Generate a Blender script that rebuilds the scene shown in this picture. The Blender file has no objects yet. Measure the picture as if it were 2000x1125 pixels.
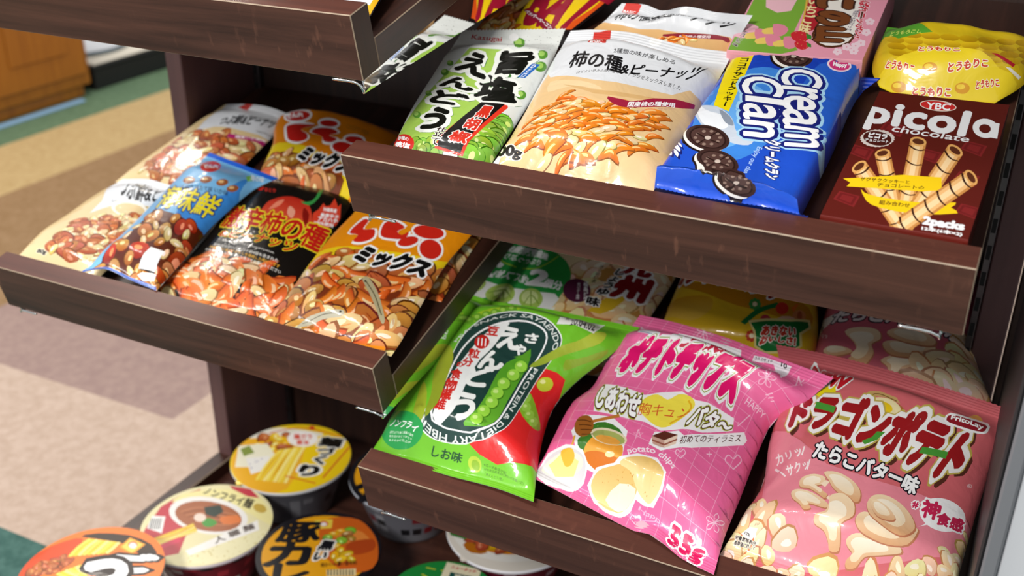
import bpy, math, numpy as np
from mathutils import Vector, Matrix, geometry
C = bpy.context.scene.collection
scene = bpy.context.scene
# ---------------- camera, world, lights, exposure ----------------
cam = bpy.data.cameras.new('camera'); camo = bpy.data.objects.new('camera', cam); C.objects.link(camo)
cam.sensor_width = 36; cam.lens = 37.573; cam.clip_start = .02
camo.matrix_world = Matrix([[0.895989, -0.199993, 0.396494, 0.45615], [0.444017, 0.38879, -0.807274, -0.632299], [0.007296, 0.899358, 0.437152, 0.262708], [0.0, 0.0, 0.0, 1.0]])
cam.dof.use_dof = True; cam.dof.focus_distance = .80; cam.dof.aperture_fstop = 6.3
scene.camera = camo
scene.view_settings.view_transform = 'Standard'; scene.view_settings.look = 'None'
scene.view_settings.exposure = 0.0; scene.view_settings.gamma = 1.0; scene.view_settings.use_curve_mapping = False
world = bpy.data.worlds.new('shop'); scene.world = world; world.use_nodes = True
world.node_tree.nodes['Background'].inputs[0].default_value = (.93, .96, 1, 1)
world.node_tree.nodes['Background'].inputs[1].default_value = .6
def lamp(name, loc, aim, sx, sy, power, col=(1, .97, .93)):
    l = bpy.data.lights.new(name, 'AREA'); l.shape = 'RECTANGLE'; l.size, l.size_y, l.energy, l.color = sx, sy, power, col
    o = bpy.data.objects.new(name, l); C.objects.link(o); o.location = loc
    o.rotation_euler = (Vector(aim)-Vector(loc)).to_track_quat('-Z', 'Y').to_euler()
lamp('ceiling_light', (-.1, -1.5, 1.05), (.1, .1, -.3), .34, .34, 32)
lamp('ceiling_light', (-.5, -.35, 1.7), (-.1, .1, -.3), .25, .25, 9)
lamp('ceiling_light', (-1.5, -.3, 1.75), (-1.3, .3, -.7), .9, .25, 25)
lamp('ceiling_light', (-2.2, 1.6, 1.75), (-2.2, 1.5, -.7), .9, .3, 30, (1, .93, .83))

# ---------------- helpers ----------------
def obj(name, V, F, mat, parent=None, smooth=False, mats=None, mi=None):
    me = bpy.data.meshes.new(name); me.from_pydata([tuple(map(float, v)) for v in V], [], [tuple(map(int, f)) for f in F]); me.update()
    for m in (mats or [mat]): me.materials.append(m)
    if mi is not None: me.polygons.foreach_set('material_index', np.asarray(mi, np.int32))
    if smooth: me.polygons.foreach_set('use_smooth', np.ones(len(me.polygons), bool))
    o = bpy.data.objects.new(name, me); C.objects.link(o)
    if parent: o.parent = parent
    return o
def thing(name, label, cat, loc=(0, 0, 0), rot=(0, 0, 0), group=None):
    o = bpy.data.objects.new(name, None); C.objects.link(o); o.empty_display_size = .02
    o.location = loc; o.rotation_euler = rot; o['label'] = label; o['category'] = cat
    if group: o['group'] = group
    return o
def tag(o, label, cat, group=None):
    o['label'] = label; o['category'] = cat
    if group: o['group'] = group
    return o
def bevbox(name, a, b, mat, parent=None, bev=.0012, edge=None):
    '''box with bevelled edges; the bevel faces take the edge material (worn laminate edge)'''
    import bmesh
    bm = bmesh.new(); bmesh.ops.create_cube(bm, size=1)
    a, b = np.array(a, float), np.array(b, float)
    for v in bm.verts: v.co = Vector((a+b)/2+np.array(v.co)*(b-a))
    big = set(bm.faces)
    if bev:
        r = bmesh.ops.bevel(bm, geom=list(bm.edges), offset=bev, segments=1, affect='EDGES', profile=.5)
        if edge:
            for f in r['faces']: f.material_index = 1
    me = bpy.data.meshes.new(name); bm.to_mesh(me); bm.free(); me.materials.append(mat)
    if edge: me.materials.append(edge)
    o = bpy.data.objects.new(name, me); C.objects.link(o)
    if parent: o.parent = parent
    return o
def tube(P, r, n=8):
    P = np.array(P, float); V = []; F = []
    for i, p in enumerate(P):
        d = P[min(i+1, len(P)-1)]-P[max(i-1, 0)]; d /= np.linalg.norm(d)
        a = np.cross(d, [0, 0, 1]) if abs(d[2]) < .9 else np.cross(d, [1, 0, 0]); a /= np.linalg.norm(a); b = np.cross(d, a)
        for k in range(n): V.append(p+r*(np.cos(2*np.pi*k/n)*a+np.sin(2*np.pi*k/n)*b))
    for i in range(len(P)-1):
        for k in range(n): F.append((i*n+k, i*n+(k+1) % n, (i+1)*n+(k+1) % n, (i+1)*n+k))
    F.append(tuple(range(n))[::-1]); F.append(tuple((len(P)-1)*n+k for k in range(n)))
    return V, F
def lathe(prof, n=64):
    V = []; F = []
    for r, z in prof:
        for k in range(n): V.append((r*np.cos(2*np.pi*k/n), r*np.sin(2*np.pi*k/n), z))
    for i in range(len(prof)-1):
        for k in range(n): F.append((i*n+k, i*n+(k+1) % n, (i+1)*n+(k+1) % n, (i+1)*n+k))
    return V, F
# ---------------- materials ----------------
def nodes(name):
    m = bpy.data.materials.new(name); m.use_nodes = True; nt = m.node_tree
    return m, nt, nt.nodes['Principled BSDF'], nt.nodes.new, nt.links.new
def plain(name, col, rough=.5, metal=0., coat=0., spec=.5):
    m, nt, b, N, Lk = nodes(name)
    c = col if not isinstance(col, str) else [(x/12.92 if x <= .04045 else ((x+.055)/1.055)**2.4) for x in (int(col[i:i+2], 16)/255 for i in (0, 2, 4))]
    b.inputs['Base Color'].default_value = (*c, 1); b.inputs['Roughness'].default_value = rough
    b.inputs['Metallic'].default_value = metal; b.inputs['Coat Weight'].default_value = coat; b.inputs['Specular IOR Level'].default_value = spec
    return m
def printed(name, rough, coat, bump, scale, spec=.5):
    m, nt, b, N, Lk = nodes(name)
    a = N('ShaderNodeAttribute'); a.attribute_name = 'Print'; Lk(a.outputs['Color'], b.inputs['Base Color'])
    b.inputs['Roughness'].default_value = rough; b.inputs['Coat Weight'].default_value = coat; b.inputs['Coat Roughness'].default_value = .04; b.inputs['Specular IOR Level'].default_value = spec
    if bump:
        tc = N('ShaderNodeTexCoord'); n = N('ShaderNodeTexNoise'); n.inputs['Scale'].default_value = scale; n.inputs['Detail'].default_value = 3; n.inputs['Distortion'].default_value = .6
        v = N('ShaderNodeTexVoronoi'); v.feature = 'DISTANCE_TO_EDGE'; v.inputs['Scale'].default_value = scale*.45
        Lk(tc.outputs['Object'], n.inputs['Vector']); Lk(tc.outputs['Object'], v.inputs['Vector'])
        ad = N('ShaderNodeMath'); ad.operation = 'MULTIPLY_ADD'; ad.inputs[1].default_value = .35; Lk(v.outputs['Distance'], ad.inputs[0]); Lk(n.outputs['Fac'], ad.inputs[2])
        bp = N('ShaderNodeBump'); bp.inputs['Strength'].default_value = bump; bp.inputs['Distance'].default_value = .004
        Lk(ad.outputs[0], bp.inputs['Height']); Lk(bp.outputs['Normal'], b.inputs['Normal']); Lk(bp.outputs['Normal'], b.inputs['Coat Normal'])
    return m
FILM = printed('printed glossy film', .32, .5, .3, 42, .3)
CARD = printed('printed carton board', .38, .12, 0, 1)
LIDM = printed('printed lid film', .38, .15, .05, 40, .35)
CARPET = None
def wood(name, dark, light, fine, streak, rough=.34, axis=0):
    '''dark laminate: long grain along one axis, cross flecks, fine pores'''
    m, nt, b, N, Lk = nodes(name)
    tc = N('ShaderNodeTexCoord'); mp = N('ShaderNodeMapping'); Lk(tc.outputs['Object'], mp.inputs['Vector'])
    sc = [60, 60, 60]; sc[axis] = 3.2; mp.inputs['Scale'].default_value = sc
    n1 = N('ShaderNodeTexNoise'); n1.inputs['Scale'].default_value = 1; n1.inputs['Detail'].default_value = 6; n1.inputs['Roughness'].default_value = .65; n1.inputs['Distortion'].default_value = .5; Lk(mp.outputs[0], n1.inputs['Vector'])
    mp2 = N('ShaderNodeMapping'); Lk(tc.outputs['Object'], mp2.inputs['Vector']); s2 = [70, 70, 70]; s2[axis] = 130; s2[2] = 40; mp2.inputs['Scale'].default_value = s2; mp2.inputs['Rotation'].default_value = (0, .45, .2)
    n2 = N('ShaderNodeTexNoise'); n2.inputs['Scale'].default_value = 1; n2.inputs['Detail'].default_value = 4; Lk(mp2.outputs[0], n2.inputs['Vector'])
    mp3 = N('ShaderNodeMapping'); Lk(tc.outputs['Object'], mp3.inputs['Vector']); s3 = [16, 16, 16]; s3[axis] = 5; mp3.inputs['Scale'].default_value = s3
    n3 = N('ShaderNodeTexNoise'); n3.inputs['Scale'].default_value = 1; n3.inputs['Detail'].default_value = 2; Lk(mp3.outputs[0], n3.inputs['Vector'])
    r1 = N('ShaderNodeMapRange'); r1.inputs[1].default_value = .33; r1.inputs[2].default_value = .68; Lk(n1.outputs['Fac'], r1.inputs[0])
    r2 = N('ShaderNodeMapRange'); r2.inputs[1].default_value = .6; r2.inputs[2].default_value = .7; Lk(n2.outputs['Fac'], r2.inputs[0])
    r3 = N('ShaderNodeMapRange'); r3.inputs[1].default_value = .42; r3.inputs[2].default_value = .62; Lk(n3.outputs['Fac'], r3.inputs[0])
    mu = N('ShaderNodeMath'); mu.operation = 'MULTIPLY'; Lk(r2.outputs[0], mu.inputs[0]); Lk(r3.outputs[0], mu.inputs[1])
    mx = N('ShaderNodeMix'); mx.data_type = 'RGBA'; mx.inputs[6].default_value = (*lin(dark), 1); mx.inputs[7].default_value = (*lin(light), 1); Lk(r1.outputs[0], mx.inputs[0])
    mx2 = N('ShaderNodeMix'); mx2.data_type = 'RGBA'; mx2.inputs[7].default_value = (*lin(fine), 1); Lk(mx.outputs[2], mx2.inputs[6])
    k = N('ShaderNodeMath'); k.operation = 'MULTIPLY'; k.inputs[1].default_value = streak; Lk(mu.outputs[0], k.inputs[0]); Lk(k.outputs[0], mx2.inputs[0])
    Lk(mx2.outputs[2], b.inputs['Base Color']); b.inputs['Roughness'].default_value = rough
    bp = N('ShaderNodeBump'); bp.inputs['Strength'].default_value = .08; bp.inputs['Distance'].default_value = .001; Lk(n1.outputs['Fac'], bp.inputs['Height']); Lk(bp.outputs[0], b.inputs['Normal'])
    return m
# ---------- curved film surfaces (cm, in the frame of the board they lie on) ----------
def spline(P, t):
    P = np.asarray(P, float); n = len(P)
    if n == 2: return P[0] + (P[1]-P[0])*np.asarray(t)[:, None]
    d = np.r_[0, np.cumsum(np.linalg.norm(np.diff(P, axis=0), axis=1))]; d /= d[-1]
    Q = np.vstack([2*P[0]-P[1], P, 2*P[-1]-P[-2]])
    D = np.r_[2*d[0]-d[1], d, 2*d[-1]-d[-2]]
    t = np.asarray(t, float); k = np.clip(np.searchsorted(d, t, side='right')-1, 0, n-2)
    p0, p1, p2, p3 = Q[k], Q[k+1], Q[k+2], Q[k+3]
    h = (d[k+1]-d[k])[:, None]; s = ((t-d[k])/(d[k+1]-d[k]))[:, None]
    m1 = (p2-p0)/(D[k+2]-D[k])[:, None]*h; m2 = (p3-p1)/(D[k+3]-D[k+1])[:, None]*h
    s2, s3 = s*s, s*s*s
    return (2*s3-3*s2+1)*p1 + (s3-2*s2+s)*m1 + (-2*s3+3*s2)*p2 + (s3-s2)*m2
def sstep(x): x = np.clip(x, 0, 1); return x*x*(3-2*x)
class Surf:
    def __init__(s, L, R, B=None, T=None, H=0., pu=.6, s0=0., s1=0., r0=.12, r1=.12, rib=.0, nrib=5, pucker=0., npk=7, seed=0, folds=(), box=None, und=0.):
        s.L, s.R = np.array(L, float), np.array(R, float)
        s.B = np.array(B if B else [L[0], R[0]], float); s.T = np.array(T if T else [L[-1], R[-1]], float)
        s.H, s.pu, s.s0, s.s1, s.r0, s.r1, s.rib, s.nrib, s.pk, s.npk, s.seed, s.folds, s.box, s.und = H, pu, s0, s1, r0, r1, rib, nrib, pucker, npk, seed, folds, box, und
    def sheet(s, u, v):
        u = np.asarray(u, float); v = np.asarray(v, float)
        uc, vc = np.clip(u, 0, 1), np.clip(v, 0, 1); U, V = uc[:, None], vc[:, None]
        l, r, b, t = spline(s.L, vc), spline(s.R, vc), spline(s.B, uc), spline(s.T, uc)
        P = (1-U)*l+U*r+(1-V)*b+V*t-((1-U)*(1-V)*s.L[0]+U*(1-V)*s.R[0]+(1-U)*V*s.L[-1]+U*V*s.R[-1])
        return P + (v-vc)[:, None]*(s.T.mean(0)-s.B.mean(0)) + (u-uc)[:, None]*(s.R.mean(0)-s.L.mean(0))
    def height(s, u, v):
        uc, vc = np.clip(u, 0, 1), np.clip(v, 0, 1)
        if s.box: return s.H*(1-np.abs(2*uc-1)**s.box[0])*(1-np.abs(2*vc-1)**s.box[1])
        prof = np.maximum(4*uc*(1-uc), 0)**s.pu
        a = sstep((vc-s.s0)/s.r0)**.8 if s.r0 else 1.; b = sstep((1-s.s1-vc)/s.r1)**.8 if s.r1 else 1.
        h = s.H*prof*a*b
        edge = np.clip(6*uc, 0, 1)*np.clip(6*(1-uc), 0, 1)
        if s.pk:
            q = s.seed*1.7
            w = np.sin(s.npk*6.283*uc+q)+.6*np.sin(s.npk*11.1*uc+2.1*q)+.3*np.sin(s.npk*19.*uc+q)
            h = h+s.pk*w*edge*(np.exp(-np.maximum(vc-s.s0, 0)/.07)*a+np.exp(-np.maximum(1-s.s1-vc, 0)/.07)*b)
        if s.und:
            q = s.seed*2.3
            h = h+s.und*edge*a*b*(np.sin(5*uc+7*vc+q)+.7*np.sin(11*uc-6*vc+2*q)+.5*np.sin(4*uc+17*vc+3*q)+.35*np.sin(23*uc+9*vc+q))
        for (u0, v0, u1, v1, w, am) in s.folds:
            d = np.array([u1-u0, v1-v0]); l2 = d@d
            k = np.clip(((uc-u0)*d[0]+(vc-v0)*d[1])/l2, 0, 1)
            dist = np.hypot(uc-u0-k*d[0], vc-v0-k*d[1])
            h = h+am*np.exp(-(dist/w)**2)*np.sin(np.pi*np.clip(k, .0, 1.))**.5
        if s.rib:
            for z, on in ((vc/s.s0 if s.s0 else vc*0-1, s.s0), ((1-vc)/s.s1 if s.s1 else vc*0-1, s.s1)):
                if on: h = h+s.rib*np.where((z > 0) & (z < 1), np.sin(z*s.nrib*6.283), 0)
        return h
    def ev(s, u, v):
        P = s.sheet(u, v); P[:, 2] += s.height(u, v); return P
    def normals(s, u, v):
        e = .004
        a = s.ev(u+e, v)-s.ev(u-e, v); b = s.ev(u, v+e)-s.ev(u, v-e)
        n = np.cross(a, b); return n/np.maximum(np.linalg.norm(n, axis=1), 1e-9)[:, None]
# ---------- flat artwork cut into the film mesh ----------
def lin(h):
    c = np.array([int(h[i:i+2], 16)/255 for i in (0, 2, 4)])
    return np.where(c <= .04045, c/12.92, ((c+.055)/1.055)**2.4)
_txt = {}
def outlines(s, res=3, sp=1.):
    if (s, res, sp) in _txt: return _txt[(s, res, sp)]
    c = bpy.data.curves.new('t', 'FONT'); c.body = s; c.resolution_u = res; c.space_character = sp
    o = bpy.data.objects.new('t', c); C.objects.link(o)
    dg = bpy.context.evaluated_depsgraph_get(); k = o.evaluated_get(dg).to_curve(dg)
    loops = []
    for sp in k.splines:
        bp = sp.bezier_points; n = len(bp); pts = []
        for i in range(n):
            a, b = bp[i], bp[(i+1) % n]
            p0, p1, p2, p3 = (np.array(q[:2]) for q in (a.co, a.handle_right, b.handle_left, b.co))
            dv = p3-p0; ln = np.linalg.norm(dv)
            if ln < 1e-6: continue
            dev = max(abs(dv[0]*(p1-p0)[1]-dv[1]*(p1-p0)[0]), abs(dv[0]*(p2-p0)[1]-dv[1]*(p2-p0)[0]))/ln
            m = 1 if dev < .004 else res
            for j in range(m):
                t = j/m; pts.append((1-t)**3*p0+3*(1-t)**2*t*p1+3*(1-t)*t*t*p2+t**3*p3)
        if len(pts) > 2: loops.append(np.array(pts))
    bpy.data.objects.remove(o); bpy.data.curves.remove(c)
    _txt[(s, res, sp)] = loops; return loops
def area(P): x, y = P[:, 0], P[:, 1]; return .5*np.sum(x*np.roll(y, -1)-np.roll(x, -1)*y)
def fatten(loops, w):
    if not w: return loops
    sg = 1 if sum(area(P) for P in loops) > 0 else -1; out = []
    for P in loops:
        keep = np.linalg.norm(P-np.roll(P, 1, 0), axis=1) > 1e-5; P = P[keep]
        if len(P) < 3: continue
        d = np.roll(P, -1, 0)-P; d /= np.linalg.norm(d, axis=1)[:, None]
        n2 = np.stack([d[:, 1], -d[:, 0]], 1)*sg; n1 = np.roll(n2, 1, 0)
        Q = []
        for i in range(len(P)):
            a, b = n1[i], n2[i]; m = a+b; l = np.linalg.norm(m); cr = (a[0]*b[1]-a[1]*b[0])*sg
            if l < .9 and cr > 0 or l < 1e-3: Q += [P[i]+a*w, P[i]+(m/l*w if l > 1e-3 else 0), P[i]+b*w]
            elif cr > 0 and l < 1.7: Q += [P[i]+a*w, P[i]+b*w]
            else: Q.append(P[i]+m/max(l*l/2, .5)*w)
        out.append(np.array(Q))
    return out
def text_loops(s, mode, res, sp=1.):
    if mode == 'v':
        loops = []
        for i, ch in enumerate(s):
            if ch == ' ': continue
            r90 = ch in 'ー～〜'
            for P in outlines(ch, res):
                P = P.copy()
                if r90: P = np.stack([P[:, 1]+.12, .88-P[:, 0]-.0], 1)
                loops.append(P+[0, -i])
        return loops
    return outlines(s, res, sp)
def stroke_loop(P, w):
    P = np.asarray(P, float); d = np.gradient(P, axis=0); d /= np.maximum(np.linalg.norm(d, axis=1), 1e-9)[:, None]
    n = np.stack([-d[:, 1], d[:, 0]], 1)*w/2
    return np.vstack([P+n, (P-n)[::-1]])
def smooth_closed(P, k=3):
    P = np.asarray(P, float); a, b, c, d = np.roll(P, 1, 0), P, np.roll(P, -1, 0), np.roll(P, -2, 0)
    return np.stack([.5*(2*b+(c-a)*t+(2*a-5*b+4*c-d)*t*t+(3*b-3*c+d-a)*t**3) for t in np.arange(k)/k], 1).reshape(-1, 2)
def smooth_open(P, k=4):
    P = np.asarray(P, float); return spline(P, np.linspace(0, 1, (len(P)-1)*k+1))
def wind(loops, X):
    w = np.zeros(len(X), int)
    for P in loops:
        mn, mx = P.min(0), P.max(0)
        s = np.nonzero((X[:, 1] >= mn[1]) & (X[:, 1] <= mx[1]) & (X[:, 0] <= mx[0]))[0]
        if not len(s): continue
        x, y = X[s, 0][:, None], X[s, 1][:, None]; A, Bp = P, np.roll(P, -1, 0)
        cr = (Bp[:, 0]-A[:, 0])*(y-A[:, 1])-(x-A[:, 0])*(Bp[:, 1]-A[:, 1])
        w[s] += np.sum((A[:, 1] <= y) & (Bp[:, 1] > y) & (cr > 0), 1)-np.sum((A[:, 1] > y) & (Bp[:, 1] <= y) & (cr < 0), 1)
    return w
class Art:
    '''Layers painted bottom to top, in mm on the flat film; (u, v) thousandths are scaled by W, Hh.'''
    def __init__(s, W, Hh): s.W, s.Hh, s.layers = W, Hh, []; s.clip = None
    def mm(s, q): q = np.asarray(q, float).reshape(-1, 2); return q*[s.W/1000, s.Hh/1000]
    def add(s, loops, col, col2=None, g=None):
        loops = [np.asarray(P) for P in loops if len(P) > 2]
        if loops: s.layers.append((loops, lin(col), None if col2 is None else lin(col2), g, s.clip))
    def poly(s, col, q, sm=0, **k): P = s.mm(q); s.add([smooth_closed(P, sm) if sm else P], col, **k)
    def line(s, col, q, w, sm=4): P = s.mm(q); s.add([stroke_loop(smooth_open(P, sm) if sm and len(P) > 2 else P, w)], col)
    def dots(s, col, q, n, r, seed):
        rng = np.random.default_rng(seed); reg = s.mm(q); mn, mx = reg.min(0), reg.max(0)
        for c in rng.random((n, 2))*(mx-mn)+mn:
            if wind([reg], c[None])[0]: a = rng.random()*6; w = r*rng.uniform(.4, 1.3); s.add([c+w*np.array([[np.cos(a+t), np.sin(a+t)] for t in (0, 1.7, 3.3, 4.9)])], col)
    def grid(s, col, nu, nv, w):
        for i in range(1, nu): s.add([stroke_loop([[s.W*i/nu, 0], [s.W*i/nu, s.Hh/2], [s.W*i/nu, s.Hh]], w)], col)
        for i in range(1, nv): s.add([stroke_loop([[0, s.Hh*i/nv], [s.W/2, s.Hh*i/nv], [s.W, s.Hh*i/nv]], w)], col)
    def text(s, txt, Q, col, bold=0, outs=(), mode='h', res=3, col2=None, g=None, sp=1.):
        base = text_loops(txt, mode, res, sp); A = np.vstack(base); mn, mx = A.min(0), A.max(0); Qm = s.mm(Q)
        def warp(L):
            o = []
            for P in L:
                t = (P-mn)/(mx-mn); a, b = t[:, :1], t[:, 1:]
                o.append((1-a)*(1-b)*Qm[0]+a*(1-b)*Qm[1]+(1-a)*b*Qm[2]+a*b*Qm[3])
            return o
        for w, c in outs: s.add(warp(fatten(base, bold+w)), c)
        s.add(warp(fatten(base, bold)), col, col2, g)
    def arc(s, txt, q, hgt, col, bold=0, outs=(), res=2):
        P = smooth_open(s.mm(q), 8); d = np.r_[0, np.cumsum(np.linalg.norm(np.diff(P, axis=0), axis=1))]
        tg = np.gradient(P, axis=0); tg /= np.linalg.norm(tg, axis=1)[:, None]; nm = np.stack([-tg[:, 1], tg[:, 0]], 1)
        base = outlines(txt, res); A = np.vstack(base); mn, mx = A.min(0), A.max(0); k = d[-1]/(mx[0]-mn[0])
        def warp(L):
            o = []
            for Q in L:
                x = (Q[:, 0]-mn[0])*k; y = Q[:, 1]/.7*hgt
                f = lambda M: np.stack([np.interp(x, d, M[:, 0]), np.interp(x, d, M[:, 1])], 1)
                o.append(f(P)+f(nm)*y[:, None])
            return o
        for w, c in outs: s.add(warp(fatten(base, bold+w)), c)
        s.add(warp(fatten(base, bold)), col)
    def item(s, kind, c, r, ang, rng):
        x = lambda pts, a=ang: (np.asarray(pts, float)*r)@np.array([[np.cos(a), np.sin(a)], [-np.sin(a), np.cos(a)]])+c
        t = np.linspace(0, 2*np.pi, 13)[:-1]
        body, dark, mid, lite = KIND[kind]
        j = lambda h, k=14: ''.join('%02x' % int(np.clip(int(h[i:i+2], 16)+rng.integers(-k, k+1), 0, 255)) for i in (0, 2, 4))
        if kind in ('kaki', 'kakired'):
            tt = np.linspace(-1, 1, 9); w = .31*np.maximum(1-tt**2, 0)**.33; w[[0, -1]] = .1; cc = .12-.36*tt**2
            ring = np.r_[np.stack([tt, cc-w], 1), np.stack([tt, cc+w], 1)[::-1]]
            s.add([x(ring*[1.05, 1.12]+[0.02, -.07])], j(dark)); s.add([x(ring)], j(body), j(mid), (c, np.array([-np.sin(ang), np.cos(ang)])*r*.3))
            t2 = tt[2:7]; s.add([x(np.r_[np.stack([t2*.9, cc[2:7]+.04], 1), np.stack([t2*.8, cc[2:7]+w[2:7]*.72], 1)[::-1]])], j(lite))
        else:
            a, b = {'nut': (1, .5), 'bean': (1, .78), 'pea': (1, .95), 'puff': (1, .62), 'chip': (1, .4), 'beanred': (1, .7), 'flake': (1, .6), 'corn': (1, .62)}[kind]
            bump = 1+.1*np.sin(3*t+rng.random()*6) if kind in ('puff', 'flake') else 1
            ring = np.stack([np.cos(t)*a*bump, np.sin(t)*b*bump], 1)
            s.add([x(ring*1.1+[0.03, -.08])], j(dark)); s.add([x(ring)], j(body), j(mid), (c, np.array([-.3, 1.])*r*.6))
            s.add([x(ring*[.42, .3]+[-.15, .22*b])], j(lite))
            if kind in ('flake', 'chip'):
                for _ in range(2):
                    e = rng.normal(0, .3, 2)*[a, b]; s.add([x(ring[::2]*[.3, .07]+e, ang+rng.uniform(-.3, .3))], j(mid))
    def pile(s, kinds, q, n, r, seed, ang=None, jit=.5):
        '''a printed heap: n pieces scattered in the region q (clipped to it)'''
        rng = np.random.default_rng(seed); reg = s.mm(q) if len(q) > 8 else s.mm(q)
        mn, mx = reg.min(0), reg.max(0); pts = []
        cand = rng.random((n*14, 2))*(mx-mn)+mn; cand = cand[wind([reg], cand) != 0]
        if not len(cand): return
        pts = [cand[0]]
        while len(pts) < n and len(pts) < len(cand):     # best candidate keeps the heap even
            cs = cand[rng.integers(0, len(cand), 8)]; dd = np.min(np.linalg.norm(cs[:, None]-np.array(pts)[None], axis=2), 1)
            pts.append(cs[np.argmax(dd)])
        old = s.clip; s.layers.append(([reg], None, None, None, None))
        for p in sorted(pts, key=lambda p: -p[1]):
            k = kinds[rng.integers(len(kinds))]
            s.item(k, p, r*(1+jit*rng.uniform(-.5, .5))*KSIZE.get(k, 1), (ang if ang is not None else 0)+rng.uniform(-1, 1)*(3.14 if ang is None else .6), rng)
        s.clip = old
KIND = {'kaki': ('ee8a2c', '8a4310', 'cf6a18', 'ffc98a'), 'kakired': ('f0853c', '97400f', 'd05c1c', 'ffc79a'), 'nut': ('f0d9a6', '96703c', 'd9b26e', 'fff3d6'),
        'bean': ('c98a45', '5e2f12', 'a35f22', 'f2d39a'), 'beanred': ('b8401f', '4a1408', '8a2410', 'f0986a'), 'pea': ('8fc043', '3f7018', '6aa02c', 'd4ee8e'),
        'puff': ('f5dcb4', 'c58a5c', 'e6bd8c', 'fdf0da'), 'chip': ('f0c98c', '8a5424', 'cf9650', 'fbe6bd'), 'flake': ('c06a3a', '6a2c12', '9a4a22', 'e29a66'), 'corn': ('f2c524', 'b57d0c', 'dca414', 'fff0a0')}
KSIZE = {'nut': .72, 'bean': .8, 'chip': 1.25, 'flake': .95}
def cut(art, outline, nu, nv, extra_v=(), base='ffffff', base2=None, reg=None):
    '''Constrained triangulation of every layer edge plus a grid; returns uv (0..1), triangles, corner colours.'''
    W, Hh = art.W, art.Hh; V = []; E = []
    def loop(P, close=True):
        b = len(V); n = len(P); V.extend(map(tuple, P)); E.extend((b+i, b+(i+1) % n) for i in range(n if close else n-1))
    out = np.asarray(outline, float)*[W, Hh]; loop(out)
    lim = np.array([W, Hh]); done = set()
    for loops, c, c2, g, clip in art.layers:
        for P in loops:
            if (P.max(0) < 0).any() or (P.min(0) > lim).any(): continue
            loop(P)
    for v in extra_v: loop(np.array([[-.02*W, v*Hh], [1.02*W, v*Hh]]), False)
    gu, gv = np.meshgrid(np.linspace(0, 1, nu+1), np.unique(np.r_[np.linspace(0, 1, nv+1), extra_v]))
    G = np.stack([gu.ravel()*W, gv.ravel()*Hh], 1); G[:, 0] += .137*np.sin(G[:, 1]*3.1)*(gu.ravel() > 0)*(gu.ravel() < 1)
    V.extend(map(tuple, G))
    r = geometry.delaunay_2d_cdt([Vector(q) for q in V], E, [], 0, 2e-4, False)
    X = np.array([tuple(q) for q in r[0]]); F = np.array([f for f in r[2] if len(f) == 3])
    ctr = X[F].mean(1); ok = wind([out], ctr) != 0
    a = X[F[:, 1]]-X[F[:, 0]]; b = X[F[:, 2]]-X[F[:, 0]]; ar = a[:, 0]*b[:, 1]-a[:, 1]*b[:, 0]
    F[ar < 0] = F[ar < 0][:, ::-1]; ok &= np.abs(ar) > 1e-7
    F = F[ok]; ctr = ctr[ok]
    top = np.full(len(F), -1)
    for i, (loops, c, c2, g, clip) in enumerate(art.layers):
        if c is None: continue
        mn = np.min([P.min(0) for P in loops], 0); mx = np.max([P.max(0) for P in loops], 0)
        s = np.nonzero(((ctr >= mn) & (ctr <= mx)).all(1))[0]
        if not len(s): continue
        s = s[wind(loops, ctr[s]) != 0]
        if clip is not None and len(s): s = s[wind(clip, ctr[s]) != 0]
        top[s] = i
    col = np.ones((len(F), 3, 4)); k = top == -1
    bc = lin(base); 
    if base2: col[k, :, :3] = bc+(lin(base2)-bc)*(X[F[k]][:, :, 1:]/Hh)
    else: col[k, :, :3] = bc
    for i in np.unique(top[top >= 0]):
        loops, c, c2, g, clip = art.layers[i]; m = top == i
        if c2 is None: col[m, :, :3] = c
        else:
            Q = X[F[m]]
            if g is None: A = np.vstack(loops); o = A.mean(0); d = np.array([0, A[:, 1].max()-o[1]])
            else: o, d = g
            t = np.clip(((Q-o)@d)/(d@d)*.5+.5, 0, 1)[..., None]; col[m, :, :3] = c2+(c-c2)*t
    return X/[W, Hh], F, col
WOOD = wood('dark walnut laminate', '3a221c', '5d3a2f', '835644', .42)
WOODY = wood('dark walnut laminate, grain front to back', '26150f', '48291f', '5c3628', .3, axis=1)  # tone lowered so the boards carry their shade in the colour
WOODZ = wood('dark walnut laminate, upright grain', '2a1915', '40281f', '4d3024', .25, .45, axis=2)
WOODM = wood('mauve brown panel edge', '5c4040', '6b4a48', '6f5250', .2, .5, axis=2)
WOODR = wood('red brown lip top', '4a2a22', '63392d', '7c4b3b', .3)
EDGE = plain('worn pale edge of laminate', 'a08c76', .6)
STEEL = plain('polished chrome steel', (.9, .9, .9), .015, 1.)
STEEL2 = plain('brushed steel', (.14, .12, .12), .4, 1.)
DARK = plain('black slot', '0a0909', .7)
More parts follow.
